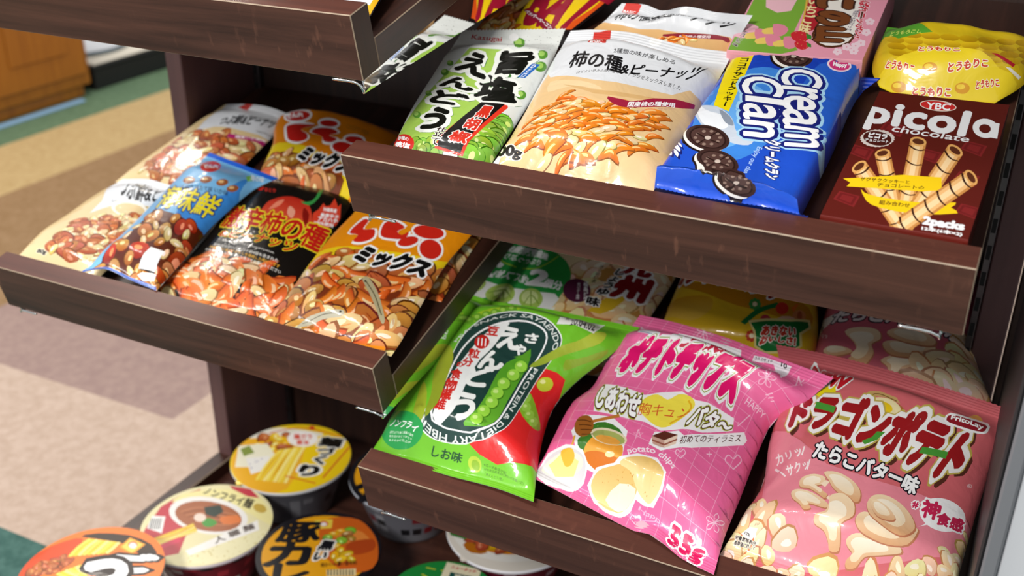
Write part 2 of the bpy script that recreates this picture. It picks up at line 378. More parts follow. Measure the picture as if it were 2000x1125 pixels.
# ---------------- the setting ----------------
def floor_mesh():
    xs = [-4, -2.395, -2.2, -1.87, -1.35, -.74, 2.]; ys = [-2.2, .161, .495, 3.6]
    cols = {}
    V = [(x, y, -.74) for y in ys for x in xs]; F = []; mi = []
    for j in range(3):
        for i in range(6):
            a = j*7+i; F.append((a, a+1, a+8, a+7))
            mi.append(0 if i <= 1 else 1 if i == 2 else 2 if (i == 3 and j == 2) else 3 if (j == 2 and i == 4) else 4 if j >= 1 else 5)
    def carpet(name, a, b):
        m, nt, bs, N, Lk = nodes(name); tc = N('ShaderNodeTexCoord'); n = N('ShaderNodeTexNoise'); n.inputs['Scale'].default_value = 55; n.inputs['Detail'].default_value = 5; n.inputs['Roughness'].default_value = .7
        Lk(tc.outputs['Object'], n.inputs['Vector']); r = N('ShaderNodeValToRGB'); r.color_ramp.elements[0].position = .38; r.color_ramp.elements[1].position = .62
        r.color_ramp.elements[0].color = (*lin(a), 1); r.color_ramp.elements[1].color = (*lin(b), 1); Lk(n.outputs['Fac'], r.inputs[0]); Lk(r.outputs[0], bs.inputs['Base Color'])
        bs.inputs['Roughness'].default_value = .95; bs.inputs['Specular IOR Level'].default_value = .1
        bp = N('ShaderNodeBump'); bp.inputs['Strength'].default_value = .5; bp.inputs['Distance'].default_value = .004; Lk(n.outputs['Fac'], bp.inputs['Height']); Lk(bp.outputs[0], bs.inputs['Normal']); return m
    ms = [carpet('green carpet', '5c7459', '6b8468'), carpet('sand carpet', 'b59a6c', 'c3aa7c'), carpet('brown carpet tone', '8f7251', '9d8060'), carpet('mauve carpet tone', '98807a', 'a58d84'), carpet('beige carpet', 'b8a190', 'c6b0a0'), carpet('deep green carpet', '3f5f58', '52736b')]  # browner tone on the far stretch, mauve tone on the nearer one
    o = obj('floor', V, F, None, mats=ms, mi=mi); o['kind'] = 'structure'
floor_mesh()
# ---------------- the shelving unit ----------------
TH, LH, LT, BT = 0.23482, 0.05188, 0.02358, 0.02408
XL0, XL1, XR0, XR1, YP, YB, ZR = -.467, -.443, .4562, .4814, .3113, .446, -0.6072
unit = thing('shelving_unit', 'dark walnut shelving unit carrying the snack shelves, with side panels and bottom deck', 'shelving unit', (0, YB, ZR))
def part(name, a, b, mat, bev=.0012, edge=None, par=None):
    o = bevbox(name, a, b, mat, None, bev, edge); o.parent = par or unit; o.matrix_parent_inverse = Matrix.Translation((0, -YB, -ZR)) if not par else par.matrix_world.inverted(); return o
part('side_panel', (XL0, YP, ZR-.13), (XL1, YB+.02, .9), WOODM); part('side_panel', (XR0, YP, ZR-.13), (XR1, YB+.02, .9), WOODM)
part('adjoining_panel', (XR1+.0015, YP+.004, ZR-.13), (.95, YP+.022, .9), WOODZ)
part('back_panel', (XL1, YB, ZR-.13), (XR0, YB+.018, .9), WOODZ)
part('deck', (XL1, -.22, ZR-.045), (XR0, YB, ZR-.02), WOOD)
part('kick_board', (XL0+.02, -.18, ZR-.13), (XR1-.02, -.16, ZR-.045), WOOD)
part('base_rail', (XL0, -.24, ZR-.09), (XL1, YP, ZR), WOODY, .0012, EDGE); part('base_rail', (XR0, -.24, ZR-.09), (XR1, YP, ZR), WOODY, .0012, EDGE)
def standard(x0, y0, x1, y1, z0, z1):
    '''slotted steel upright'''
    o = part('slotted_upright', (x0, y0, z0), (x1, y1, z1), STEEL2, .0006)
    V = []; F = []; yy = y0-.0004; xm = (x0+x1)/2
    for k in range(int((z1-z0)/.025)):
        z = z0+.01+.025*k; n = len(V)
        V += [(xm-.0018, yy, z), (xm+.0018, yy, z), (xm+.0018, yy, z+.013), (xm-.0018, yy, z+.013)]; F.append((n, n+1, n+2, n+3))
    s = obj('slots', V, F, DARK); s.parent = o
standard(XL1+.001, YB-.010, XL1+.010, YB-.001, ZR-.02, .9)
standard(XR0-.0062, YP-.003, XR0-.0006, YP+.006, ZR-.02, .9)
# ---------------- sloping shelves ----------------
UP = np.array([0, -math.sin(TH), math.cos(TH)]); BK = np.array([0, math.cos(TH), math.sin(TH)])
part('unseen_upper_shelf', (.0, .02, .335), (.45, YB, .36), WOODY)  # unseen board above the frame, added to shade the back of shelf C
ORG = {'A': (0.0, 0.03168, 0.08318), 'B': (0.0, 0.03419, -0.20697), 'C': (0.0, 0.0294, -0.02155), 'D': (0.0, 0.02455, -0.30299)}                      # inner foot of each front lip, on the board's top
def shelf(key, x0, x1, label, hooks):
    '''frame: x along the lip, y back up the slope, z off the board'''
    t = thing('sloping_shelf', label, 'shelf', tuple(ORG[key]), (TH, 0, 0), 'sloping display shelves')
    D = (YB-ORG[key][1])/math.cos(TH)-.004
    bevbox('shelf_board', (x0, .0003, -BT), (x1, D, 0), WOODY, t, .0007, EDGE)
    import bmesh
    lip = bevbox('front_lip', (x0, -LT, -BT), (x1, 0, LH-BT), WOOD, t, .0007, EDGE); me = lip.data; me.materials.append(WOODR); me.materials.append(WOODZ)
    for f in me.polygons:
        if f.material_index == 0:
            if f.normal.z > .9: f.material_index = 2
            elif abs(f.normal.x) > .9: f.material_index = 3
    for sd, x, hk in hooks:
        inn = -sd
        # bent plate bracket: flange under the board, web hanging below it and deepening to the back, rolled nose
        d0 = .012 if hk > 0 else .004
        x = x+inn*.0012
        V = []; F = []
        zs = -BT-.0003
        n = 14; th = .0016
        for i in range(n+1):
            y = -LT+.002+(D+LT-.006)*i/n; dz = hk+(.066-hk)*i/n
            for xx in (x, x+inn*th):
                V += [(xx, y, zs), (xx, y, zs-dz)]
        for i in range(n):
            a, b = 4*i, 4*i+4
            F += [(a, b, b+1, a+1), (a+2, a+3, b+3, b+2), (a+1, b+1, b+3, a+3), (a, a+2, b+2, b)]
        F += [(0, 1, 3, 2), (4*n, 4*n+2, 4*n+3, 4*n+1)]
        br = obj('bracket', V, F, STEEL, t)
        P = [(x+inn*.0008, -LT+.001, zs-hk), (x+inn*.0012, -LT+.0005, zs-hk*.6), (x+inn*.0035, -LT, zs-.0025), (x+inn*.007, -LT-.0005, zs-.0009), (x+inn*.026, -LT-.0005, zs-.0009)]
        V, F = tube(smooth_open(np.array(P), 4), .0011); obj('bracket_nose', V, F, STEEL, br, True)
    return t
shelf('A', -0.4376, 0.0151, 'topmost shelf at upper left, its lip crossing above the lower left shelf', [(1, 0.0151, 0.0100), (-1, -0.4256, 0.0060)])
shelf('B', -0.4376, 0.0151, 'lower left sloping shelf carrying nut and rice cracker bags', [(1, 0.0151, 0.0065), (-1, -0.4256, 0.0060)])
shelf('C', 0.0000, 0.4500, 'upper right shelf holding the cookie pack and brown biscuit box', [(1, 0.4390, 0.0060), (-1, 0.0120, 0.0060)])
shelf('D', 0.0000, 0.4500, 'lowest right shelf holding the pea snack and pink chip bags above the noodle bowls', [(1, 0.4390, 0.0060), (-1, 0.0120, 0.0050)])
# ---------------- products ----------------
def printmesh(name, S, uv, F, col, parent, mat, cen):
    used = np.unique(F); mp = np.full(len(uv), -1); mp[used] = np.arange(len(used)); uv = uv[used]; F = mp[F]
    P = (S.ev(uv[:, 0], uv[:, 1])-cen)/100; N = S.normals(uv[:, 0], uv[:, 1])
    me = bpy.data.meshes.new(name); me.vertices.add(len(P)); me.vertices.foreach_set('co', P.astype(np.float32).ravel())
    me.loops.add(len(F)*3); me.loops.foreach_set('vertex_index', F.astype(np.int32).ravel())
    me.polygons.add(len(F)); me.polygons.foreach_set('loop_start', np.arange(0, len(F)*3, 3, dtype=np.int32))
    me.update(calc_edges=True); me.polygons.foreach_set('use_smooth', np.ones(len(F), bool))
    at = me.color_attributes.new('Print', 'FLOAT_COLOR', 'CORNER'); at.data.foreach_set('color', col.astype(np.float32).ravel())
    me.normals_split_custom_set_from_vertices([tuple(n) for n in N]); me.materials.append(mat)
    o = bpy.data.objects.new(name, me); C.objects.link(o); o.parent = parent
    return o
def flatcol(o, h):
    me = o.data; at = me.color_attributes.new('Print', 'FLOAT_COLOR', 'CORNER'); c = np.ones((len(me.loops), 4), np.float32); c[:, :3] = lin(h); at.data.foreach_set('color', c.ravel())
def zig(n, d, v0, v1):
    b = [(0, v0), (1, v0)] if not n[0] else [(i/(2*n[0]), v0+(d if i % 2 else 0)) for i in range(2*n[0]+1)]
    t = [(1, v1), (0, v1)] if not n[1] else [(1-i/(2*n[1]), v1-(d if i % 2 else 0)) for i in range(2*n[1]+1)]
    return b+t
def snack_bag(name, label, shelf_key, sp, W, Hh, ops, base, base2=None, zz=(0, 0), zd=.008, back='c9c9c6', nu=36, nv=48, group=None, names=('pouch', 'bottom_seal', 'top_seal'), cat='snack bag', mat=None):
    S = Surf(**sp); cen = (S.L[0]+S.R[0]+S.L[-1]+S.R[-1])/4; cen[2] = min(0., S.L[:, 2].min(), S.R[:, 2].min())+.0
    loc = np.array(ORG[shelf_key])+(np.array([1, 0, 0])*cen[0]+BK*cen[1]+UP*cen[2])/100
    t = thing(name, label, cat, tuple(loc), (TH, 0, 0), group)
    A = Art(W, Hh)
    for op, *a in ops:
        k = a.pop() if a and isinstance(a[-1], dict) else {}
        getattr(A, op)(*a, **k)
    sv = []
    for s, on in ((S.s0, 0), (S.s1, 1)):
        if s:
            m = S.nrib*6
            sv += [(s*i/m if not on else 1-s*i/m) for i in range(1, m+1)]
    uv, F, col = cut(A, zig(zz, zd, 0, 1), nu, nv, tuple(sv), base, base2)
    c = uv[F].mean(1)[:, 1]; lo = c < S.s0; hi = c > 1-S.s1
    for nm, m in zip(names, (~lo & ~hi, lo, hi)):
        if m.any(): printmesh(nm, S, uv, F[m], col[m], t, mat or FILM, cen)
    # the back of the film, closed along the edges
    gu, gv = np.meshgrid(np.linspace(0, 1, 13), np.linspace(.0, 1-zd if zz[1] else 1, 17)); gu, gv = gu.ravel(), gv.ravel()
    P = S.sheet(gu, gv); bul = S.H*.35*np.maximum(4*gu*(1-gu), 0)**.6*sstep((gv-S.s0)/.15)*sstep((1-S.s1-gv)/.15)
    zfl = np.minimum(P[:, 2]-.04, np.maximum(P[:, 2]-bul-.04, .03)); P[:, 2] = zfl
    Fb = [(j*13+i, (j+1)*13+i, (j+1)*13+i+1, j*13+i+1) for j in range(16) for i in range(12)]
    o = obj('back_film', (P-cen)/100, Fb, mat or FILM, t, True); flatcol(o, back)
    return t
def carton(label, shelf_key, sp, W, Hh, h, ops, base, side, **kw):
    '''folded board box: printed top face, plain sides with rounded folds and end flaps'''
    S = Surf(**sp); cen = (S.L[0]+S.R[0]+S.L[-1]+S.R[-1])/4; cen[2] -= h
    loc = np.array(ORG[shelf_key])+(np.array([1, 0, 0])*cen[0]+BK*cen[1]+UP*cen[2])/100
    t = thing('biscuit_box', label, 'biscuit box', tuple(loc), (TH, 0, 0))
    A = Art(W, Hh)
    for op, *a in ops:
        k = a.pop() if a and isinstance(a[-1], dict) else {}
        getattr(A, op)(*a, **k)
    uv, F, col = cut(A, [(0, 0), (1, 0), (1, 1), (0, 1)], 6, 8, (), base)
    printmesh('front_panel', S, uv, F, col, t, CARD, cen)
    a, b2, c, d = (np.array(q)-cen for q in (S.L[0], S.R[0], S.R[-1], S.L[-1]))
    ring = []; r = .12
    top = np.array([a, b2, c, d]); ctr = top.mean(0)
    V = []; F2 = []
    for sc, z in ((0., 0.), (.03, -.07), (.05, -.2), (.05, -h+.1), (.0, -h)):
        for p in top: V.append((p+(p-ctr)/np.linalg.norm(p-ctr)*sc+[0, 0, z])/100)
    for i in range(4):
        for k in range(4): F2.append((i*4+k, i*4+4+k, i*4+4+(k+1) % 4, i*4+(k+1) % 4))
    F2.append((16, 19, 18, 17)); o = obj('carton_body', V, F2, CARD, t); flatcol(o, side)
    # tucked end flap at the near end
    e0, e1 = a+[0.25, -.07, -h+.25], b2+[-.25, -.07, -h+.25]
    V = [e0/100, e1/100, (e1+[0, 0, h-.55])/100, (e0+[0, 0, h-.55])/100]; V += [tuple(np.array(v)+np.array([0, .0004, 0])) for v in V]
    o = obj('end_flap', V, [(0, 1, 2, 3), (7, 6, 5, 4), (0, 4, 5, 1), (1, 5, 6, 2), (2, 6, 7, 3), (3, 7, 4, 0)], CARD, t); flatcol(o, side)
    return t
def noodle_bowl(label, loc, r, ops, base, side, marks=('d8d8d8',), rim='c8c8cc', h=.072, seed=0):
    '''tapered paper bowl with a rolled rim and a printed peel-off lid'''
    t = thing('noodle_bowl', label, 'instant noodle bowl', (loc[0], loc[1], loc[2]-h), (0, 0, 0), 'noodle bowls on the bottom deck')
    rr = r*100; S = Surf([[-rr, -rr, 0], [-rr, rr, 0]], [[rr, -rr, 0], [rr, rr, 0]], H=.12, pu=.5, r0=.5, r1=.5)
    A = Art(round(r*2000), round(r*2000))
    for op, *a in ops:
        k = a.pop() if a and isinstance(a[-1], dict) else {}
        getattr(A, op)(*a, **k)
    th = np.linspace(0, 2*np.pi, 97)[:-1]; ol = np.stack([.5+.5*np.cos(th), .5+.5*np.sin(th)], 1)
    uv, F, col = cut(A, ol, 16, 16, (), base)
    printmesh('lid', S, uv, F, col, t, LIDM, np.array([0, 0, -h*100]))
    n = 96; rng = np.random.default_rng(seed)
    prof = [(.0, .004), (.60*r, .004), (.61*r, 0), (.64*r, 0), (.655*r, .004), (.70*r, .016), (.755*r, .028), (.81*r, .04), (.86*r, .05), (.91*r, .058), (.945*r, .064), (.95*r, h-.0045)]
    V, F = lathe(prof, n); F = [f for f in F if f[0] >= n or True]
    o = obj('bowl', V, F, CARD, t, True)
    col = np.ones((len(F), 3)); col[:] = lin(side); gridc = {}
    for f in range(len(F)):
        ri, k = divmod(f, n); seg = k//4
        if 5 <= ri <= 9:
            key = (seg, ri)
            if key not in gridc: gridc[key] = rng.random()
            if gridc[key] > .6 and k % 4: col[f] = lin(marks[int(gridc[key]*97) % len(marks)])
        elif ri < 5: col[f] = lin(side)*.8+.05
    at = o.data.color_attributes.new('Print', 'FLOAT_COLOR', 'CORNER'); cc = np.ones((len(o.data.loops), 4), np.float32); cc[:, :3] = np.repeat(col, 4, 0); at.data.foreach_set('color', cc.ravel())
    V, F = lathe([(.945*r, h-.005), (.965*r, h-.0062), (.99*r, h-.0055), (1.004*r, h-.003), (1.0*r, h-.0008), (.985*r, h-.0004)], n); o = obj('rim', V, F, CARD, t, True); flatcol(o, rim)
    V = []; F = []
    for k in range(9):
        a2 = -1.9+.16*(k/8-.5); rad = r*(1.0+.055*math.sin(math.pi*k/8)); V += [(r*.985*math.cos(a2), r*.985*math.sin(a2), h), (rad*math.cos(a2), rad*math.sin(a2), h-.001*math.sin(math.pi*k/8)), (rad*math.cos(a2), rad*math.sin(a2), h-.0012-.001*math.sin(math.pi*k/8))]
    for k in range(8): q = 3*k; F += [(q, q+1, q+4, q+3), (q+1, q+2, q+5, q+4)]
    o = obj('pull_tab', V, F, LIDM, t); flatcol(o, base)
    return t
snack_bag('snack_bag', 'white and green pea snack bag with big black lettering, left end of upper right shelf', 'C', {'L':[[1.89,-.13,.5],[1.49,2.41,.8],[.25,7.21,1],[-1.04,13.96,1.2],[-1.71,20.78,2.2]],'R':[[10.3,.93,.5],[10.05,3.23,.8],[9.48,8.55,1],[8.84,15.52,1.5],[7.55,22.94,2.4]],'H':1.7,'pu':.5,'s1':.11,'r0':.12,'r1':.14,'pucker':.07,'npk':3,'und':.04,'seed':1}, 90, 218, [
 ('poly','a9d05a',[284,749,618,724,709,705,717,539,776,385,792,286,823,71,260,57,-32,85,34,114,35,246,171,536],0),
 ('dots','4a4a48',[603,974,993,983,991,800,860,735,581,708],70,.45,3),
 ('poly','5f9a36',[672,898,747,786,746,760,726,751,700,753,672,767,564,899,559,917,571,930,595,934,626,929,654,916],2),
 ('poly','a7d267',[637,906,712,794,698,782,670,791,572,907,572,922,591,927,618,921],2),
 ('poly','5f9a36',[963,767,966,752,958,736,942,724,922,720,902,725,889,737,887,752,894,768,910,781,930,785,951,780],2),
 ('poly','a7d267',[940,763,940,749,927,738,908,737,895,746,895,760,908,772,927,773],2),
 ('poly','5f9a36',[989,703,991,688,985,668,970,651,949,644,928,648,914,661,910,678,919,694,937,706,959,712,978,711],2),
 ('poly','a7d267',[968,693,968,678,955,665,935,662,920,671,920,686,935,698,955,701],2),
 ('poly','5f9a36',[967,489,971,476,967,461,954,449,936,443,917,447,903,457,898,471,903,485,918,495,937,499,955,497],2),
 ('poly','a7d267',[946,484,948,471,938,460,920,458,906,466,904,479,916,488,933,490],2),
 ('poly','5f9a36',[217,578,223,565,216,557,197,557,171,566,145,582,126,600,119,615,128,622,149,619,175,609,200,594],2),
 ('poly','a7d267',[182,594,184,583,169,582,145,592,126,608,124,620,140,619,165,608],2),
 ('poly','5f9a36',[209,646,214,635,207,629,191,630,170,637,149,650,133,665,128,677,136,682,153,679,175,671,196,659],2),
 ('poly','a7d267',[178,661,179,652,166,652,146,661,130,674,129,683,143,682,163,673],2),
 ('poly','5f9a36',[179,422,184,411,178,405,162,405,141,412,119,425,102,440,96,453,104,458,122,456,144,448,165,436],2),
 ('poly','a7d267',[147,437,148,428,136,427,115,436,98,450,96,460,111,459,131,449],2),
 ('poly','5f9a36',[192,266,195,254,186,247,166,247,141,255,116,268,99,285,95,297,106,303,127,301,153,293,176,280],2),
 ('poly','a7d267',[158,279,158,270,142,268,118,277,101,292,101,301,118,301,142,292],2),
 ('poly','b9c7a0',[833,197,907,309,944,339,1015,96,756,46,777,77],0),
 ('pile',['pea'],[822,171,901,306,944,339,1019,91,749,43,773,71],26,7.15,5),
 ('pile',['pea'],[237,90,452,89,546,53,224,58],9,4.63,6),
 ('text','旨',[671,542,861,585,635,703,888,745],'3d7a2c',.15,(),'h'),
 ('text','旨',[656,548,848,589,619,710,875,749],'12140f',.055,((.13,'f4f6ee'),),'h'),
 ('text','塩',[632,353,936,414,592,523,855,532],'3d7a2c',.15,(),'h'),
 ('text','塩',[616,359,924,416,576,530,841,536],'12140f',.055,((.13,'f4f6ee'),),'h'),
 ('text','え',[280,583,600,502,329,705,525,668],'3d7a2c',.15,(),'h'),
 ('text','え',[261,594,584,509,311,714,508,676],'12140f',.055,((.13,'f4f6ee'),),'h'),
 ('text','ん',[237,462,576,397,237,542,541,467],'3d7a2c',.15,(),'h'),
 ('text','ん',[216,474,559,404,216,554,524,474],'12140f',.055,((.13,'f4f6ee'),),'h'),
 ('text','ど',[236,338,539,295,239,431,581,367],'3d7a2c',.15,(),'h'),
 ('text','ど',[215,348,523,301,218,443,564,373],'12140f',.055,((.13,'f4f6ee'),),'h'),
 ('text','う',[231,166,466,131,304,293,503,260],'3d7a2c',.15,(),'h'),
 ('text','う',[210,176,448,137,284,303,486,266],'12140f',.055,((.13,'f4f6ee'),),'h'),
 ('poly','e03a26',[697,347,895,382,909,369,756,59,714,59,478,71,477,78],0),
 ('poly','14110f',[690,352,873,384,730,66,489,78],0),
 ('text','黒',[705,256,803,268,721,333,810,342],'d8321f',.05,((.06,'fbf7f0'),),'h'),
 ('text','胡',[658,175,770,175,674,243,781,245],'d8321f',.05,((.06,'fbf7f0'),),'h'),
 ('text','椒',[582,99,746,97,608,154,766,152],'d8321f',.05,((.06,'fbf7f0'),),'h'),
 ('text','仕立て',[422,82,511,79,442,166,532,160],'2a1712',.03,((.08,'fbf7f0'),),'v'),
 ('poly','d8332a',[268,83,269,73,256,66,233,60,201,58,164,59,127,64,91,74,57,90,12,128,-24,175,-20,194,40,163,85,154,132,142,180,126,224,108,253,95],2),
 ('text','赤穂の',[61,122,197,94,35,157,188,111],'ffffff',.03,(),'h'),
 ('text','焼塩',[60,86,226,67,50,112,229,82],'ffffff',.04,(),'h'),
 ('text','Kasugai',[137,919,449,898,122,963,426,942],'c4262c',.012,(),'h'),
 ('poly','2a6cc0',[885,673,945,688,893,572,836,563],0),
 ('text','ひと口',[855,571,881,576,896,670,924,678],'ffffff',.03,(),'v'),
 ('poly','f6f6f4',[586,938,590,928,587,919,580,913,568,910,552,910,535,914,519,920,505,929,496,939,492,948,494,957,501,963,514,967,529,967,547,963,563,956,577,948],2)], 'e6e9e4', zz=(0,30), nu=34, nv=44)
snack_bag('snack_bag', 'white topped beige bag of crescent crackers and peanuts, in front on upper right shelf', 'C', {'L':[[10.02,1.74,.5],[10.18,2.96,.8],[10.14,6.25,1],[9.24,12.56,1.4],[8.4,22.17,2.6]],'R':[[23.63,1.89,.5],[23.51,2.96,.8],[22.91,9.22,1],[22.9,16.79,1.4],[23.06,22.03,2.4]],'B':[[10.02,1.74,.5],[16.55,1.54,.6],[23.63,1.89,.5]],'T':[[8.4,22.17,2.6],[10.48,22.46,2.8],[13.95,22.13,3.1],[16.72,21.49,3.1],[19.7,21.3,2.8],[23.06,22.03,2.4]],'H':2.3,'pu':.55,'s0':0,'s1':.085,'r0':.16,'r1':.14,'rib':.025,'nrib':5,'pucker':.1,'npk':3,'und':.05,'seed':4,'folds':[(.2,.02,.3,.16,.03,.2),(.45,.02,.5,.14,.03,.2),(.7,.03,.72,.2,.03,.2)]}, 141, 205, [
 ('poly','e9c48e',[113,-165,42,548,93,557,216,536,412,502,686,536,857,566,991,632,1201,-58],2),
 ('poly','f0d3a2',[113,519,234,503,427,475,492,448,252,452,136,441],2),
 ('poly','dcb277',[223,474,446,439,710,488,872,518,720,465,458,415],2),
 ('poly','cc3024',[151,979,253,1002,347,762,223,771],0),
 ('text','BASIC',[236,772,321,765,209,834,317,785],'ffffff',.02,(),'h'),
 ('text','2種類の味が楽しめる',[431,699,787,748,421,733,783,774],'1a1a1c',.012,(),'h'),
 ('text','柿の種',[186,594,549,576,174,709,508,681],'101012',.03,(),'h'),
 ('text','&ピーナ',[539,571,802,667,528,644,805,732],'101012',.03,(),'h'),
 ('text','ッツ',[819,678,901,690,823,731,941,834],'101012',.03,(),'h'),
 ('text','ほどよい辛みの柿の種とピーナッツをミックスしました',[274,539,878,613,274,557,876,647],'2a2624',.008,(),'h',{'res':1}),
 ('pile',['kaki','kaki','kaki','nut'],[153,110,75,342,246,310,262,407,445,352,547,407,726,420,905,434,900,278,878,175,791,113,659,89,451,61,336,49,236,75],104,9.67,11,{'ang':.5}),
 ('poly','a32340',[548,417,682,431,779,498,977,587,937,519,742,416,652,379,578,387],2),
 ('text','国産柿の種使用',[678,391,903,499,674,425,893,527],'ffffff',.025,(),'h'),
 ('text','国産柿の種使用',[739,381,906,484,725,387,903,495],'d9a58e',0,(),'h',{'res':1}),
 ('text','00g',[21,60,171,57,-23,138,175,87],'1a1513',.05,((.08,'f3ead8'),),'h'),
 ('poly','f4f4f2',[594,990,598,977,595,969,590,958,580,953,569,948,555,949,542,955,533,959,524,972,522,980,523,992,529,1002,539,1010,551,1013,564,1013,577,1008,588,998],2)], 'e3e5e8', zz=(0,0), nu=44, nv=52)
snack_bag('snack_bag', 'white topped cracker bag propped behind the front cracker and peanut bag', 'C', {'L':[[8.56,19.22,.6],[9.31,23.95,1.6],[10.55,24.64,2.6],[11.88,25.72,4]],'R':[[22.54,20.07,.6],[22.35,22.75,1.6],[22.94,24.31,2.8],[23.54,25.88,4]],'T':[[11.88,25.72,4],[14.22,25.23,4.3],[16.08,24.6,4.2],[17.94,25.21,4.5],[20.66,25.14,4.3],[23.54,25.88,4]],'H':1.2,'s1':.1,'r0':.1,'r1':.2,'rib':.03,'pucker':.1,'npk':3,'seed':8}, 128, 79, [
 ('poly','d9ac72',[-63,663,126,619,400,528,664,504,960,618,1237,545,1170,-64,178,-267],2),
 ('poly','cc3024',[26,1027,175,989,222,819,74,874],0),
 ('text','BASIC',[81,879,199,848,70,911,175,905],'ffffff',.02,(),'h'),
 ('text','2種類の味が楽しめる',[411,628,730,778,402,677,692,912],'1a1a1c',.012,(),'h'),
 ('text','柿の種&ピーナッツ',[130,662,930,686,76,820,928,892],'101012',.03,(),'h'),
 ('poly','8a2030',[578,442,777,549,959,608,968,537,931,552,644,417],2),
 ('text','国産柿の種使用',[683,431,862,525,681,474,858,565],'e8d8d8',.02,(),'h',{'res':1}),
 ('poly','f4f4f2',[556,949,561,931,560,923,558,910,550,906,540,906,530,908,521,912,510,930,501,948,496,967,498,972,499,988,507,989,517,989,527,986,540,971,548,965],2),
 ('pile',['kaki','nut'],[564,394,773,474,800,431,544,288],12,5.08,2)], 'd3d5d8', nu=36, nv=36)
snack_bag('snack_bag', 'black bag with yellow panel and dark red capitals at the back of upper right shelf', 'C', {'L':[[-2.7,23.45,.15],[-2.64,26.9,.7],[-2.45,32.36,1.4],[-2.25,36.89,2]],'R':[[6.74,23.63,.15],[7.04,26.58,.7],[8.48,30.3,1.4],[10.08,36.36,2.2]],'H':1.1,'r0':.4,'r1':.2,'pucker':.04,'s1':.06,'seed':3}, 109, 135, [
 ('pile',['flake','chip','kaki'],[18,15,85,151,137,356,169,547,304,534,395,219,390,112,450,21],20,13.84,9),
 ('poly','f2cc16',[399,97,395,219,388,303,378,433,391,586,925,740,972,404,924,169,791,88],0),
 ('poly','e2571c',[952,425,942,544,896,669,968,723,978,499,969,184,908,165],0),
 ('text','BAT',[482,178,969,184,408,535,999,636],'9c1730',.06,(),'h'),
 ('poly','8c1630',[394,277,430,298,838,159,727,127],0),
 ('text','ペッパーベーコン',[421,256,772,145,440,281,789,170],'ffffff',.03,(),'h'),
 ('pile',['kaki','chip'],[62,96,105,150,335,193,427,115,221,69],12,7.57,12)], '171011', nu=26, nv=26, back='14100f')
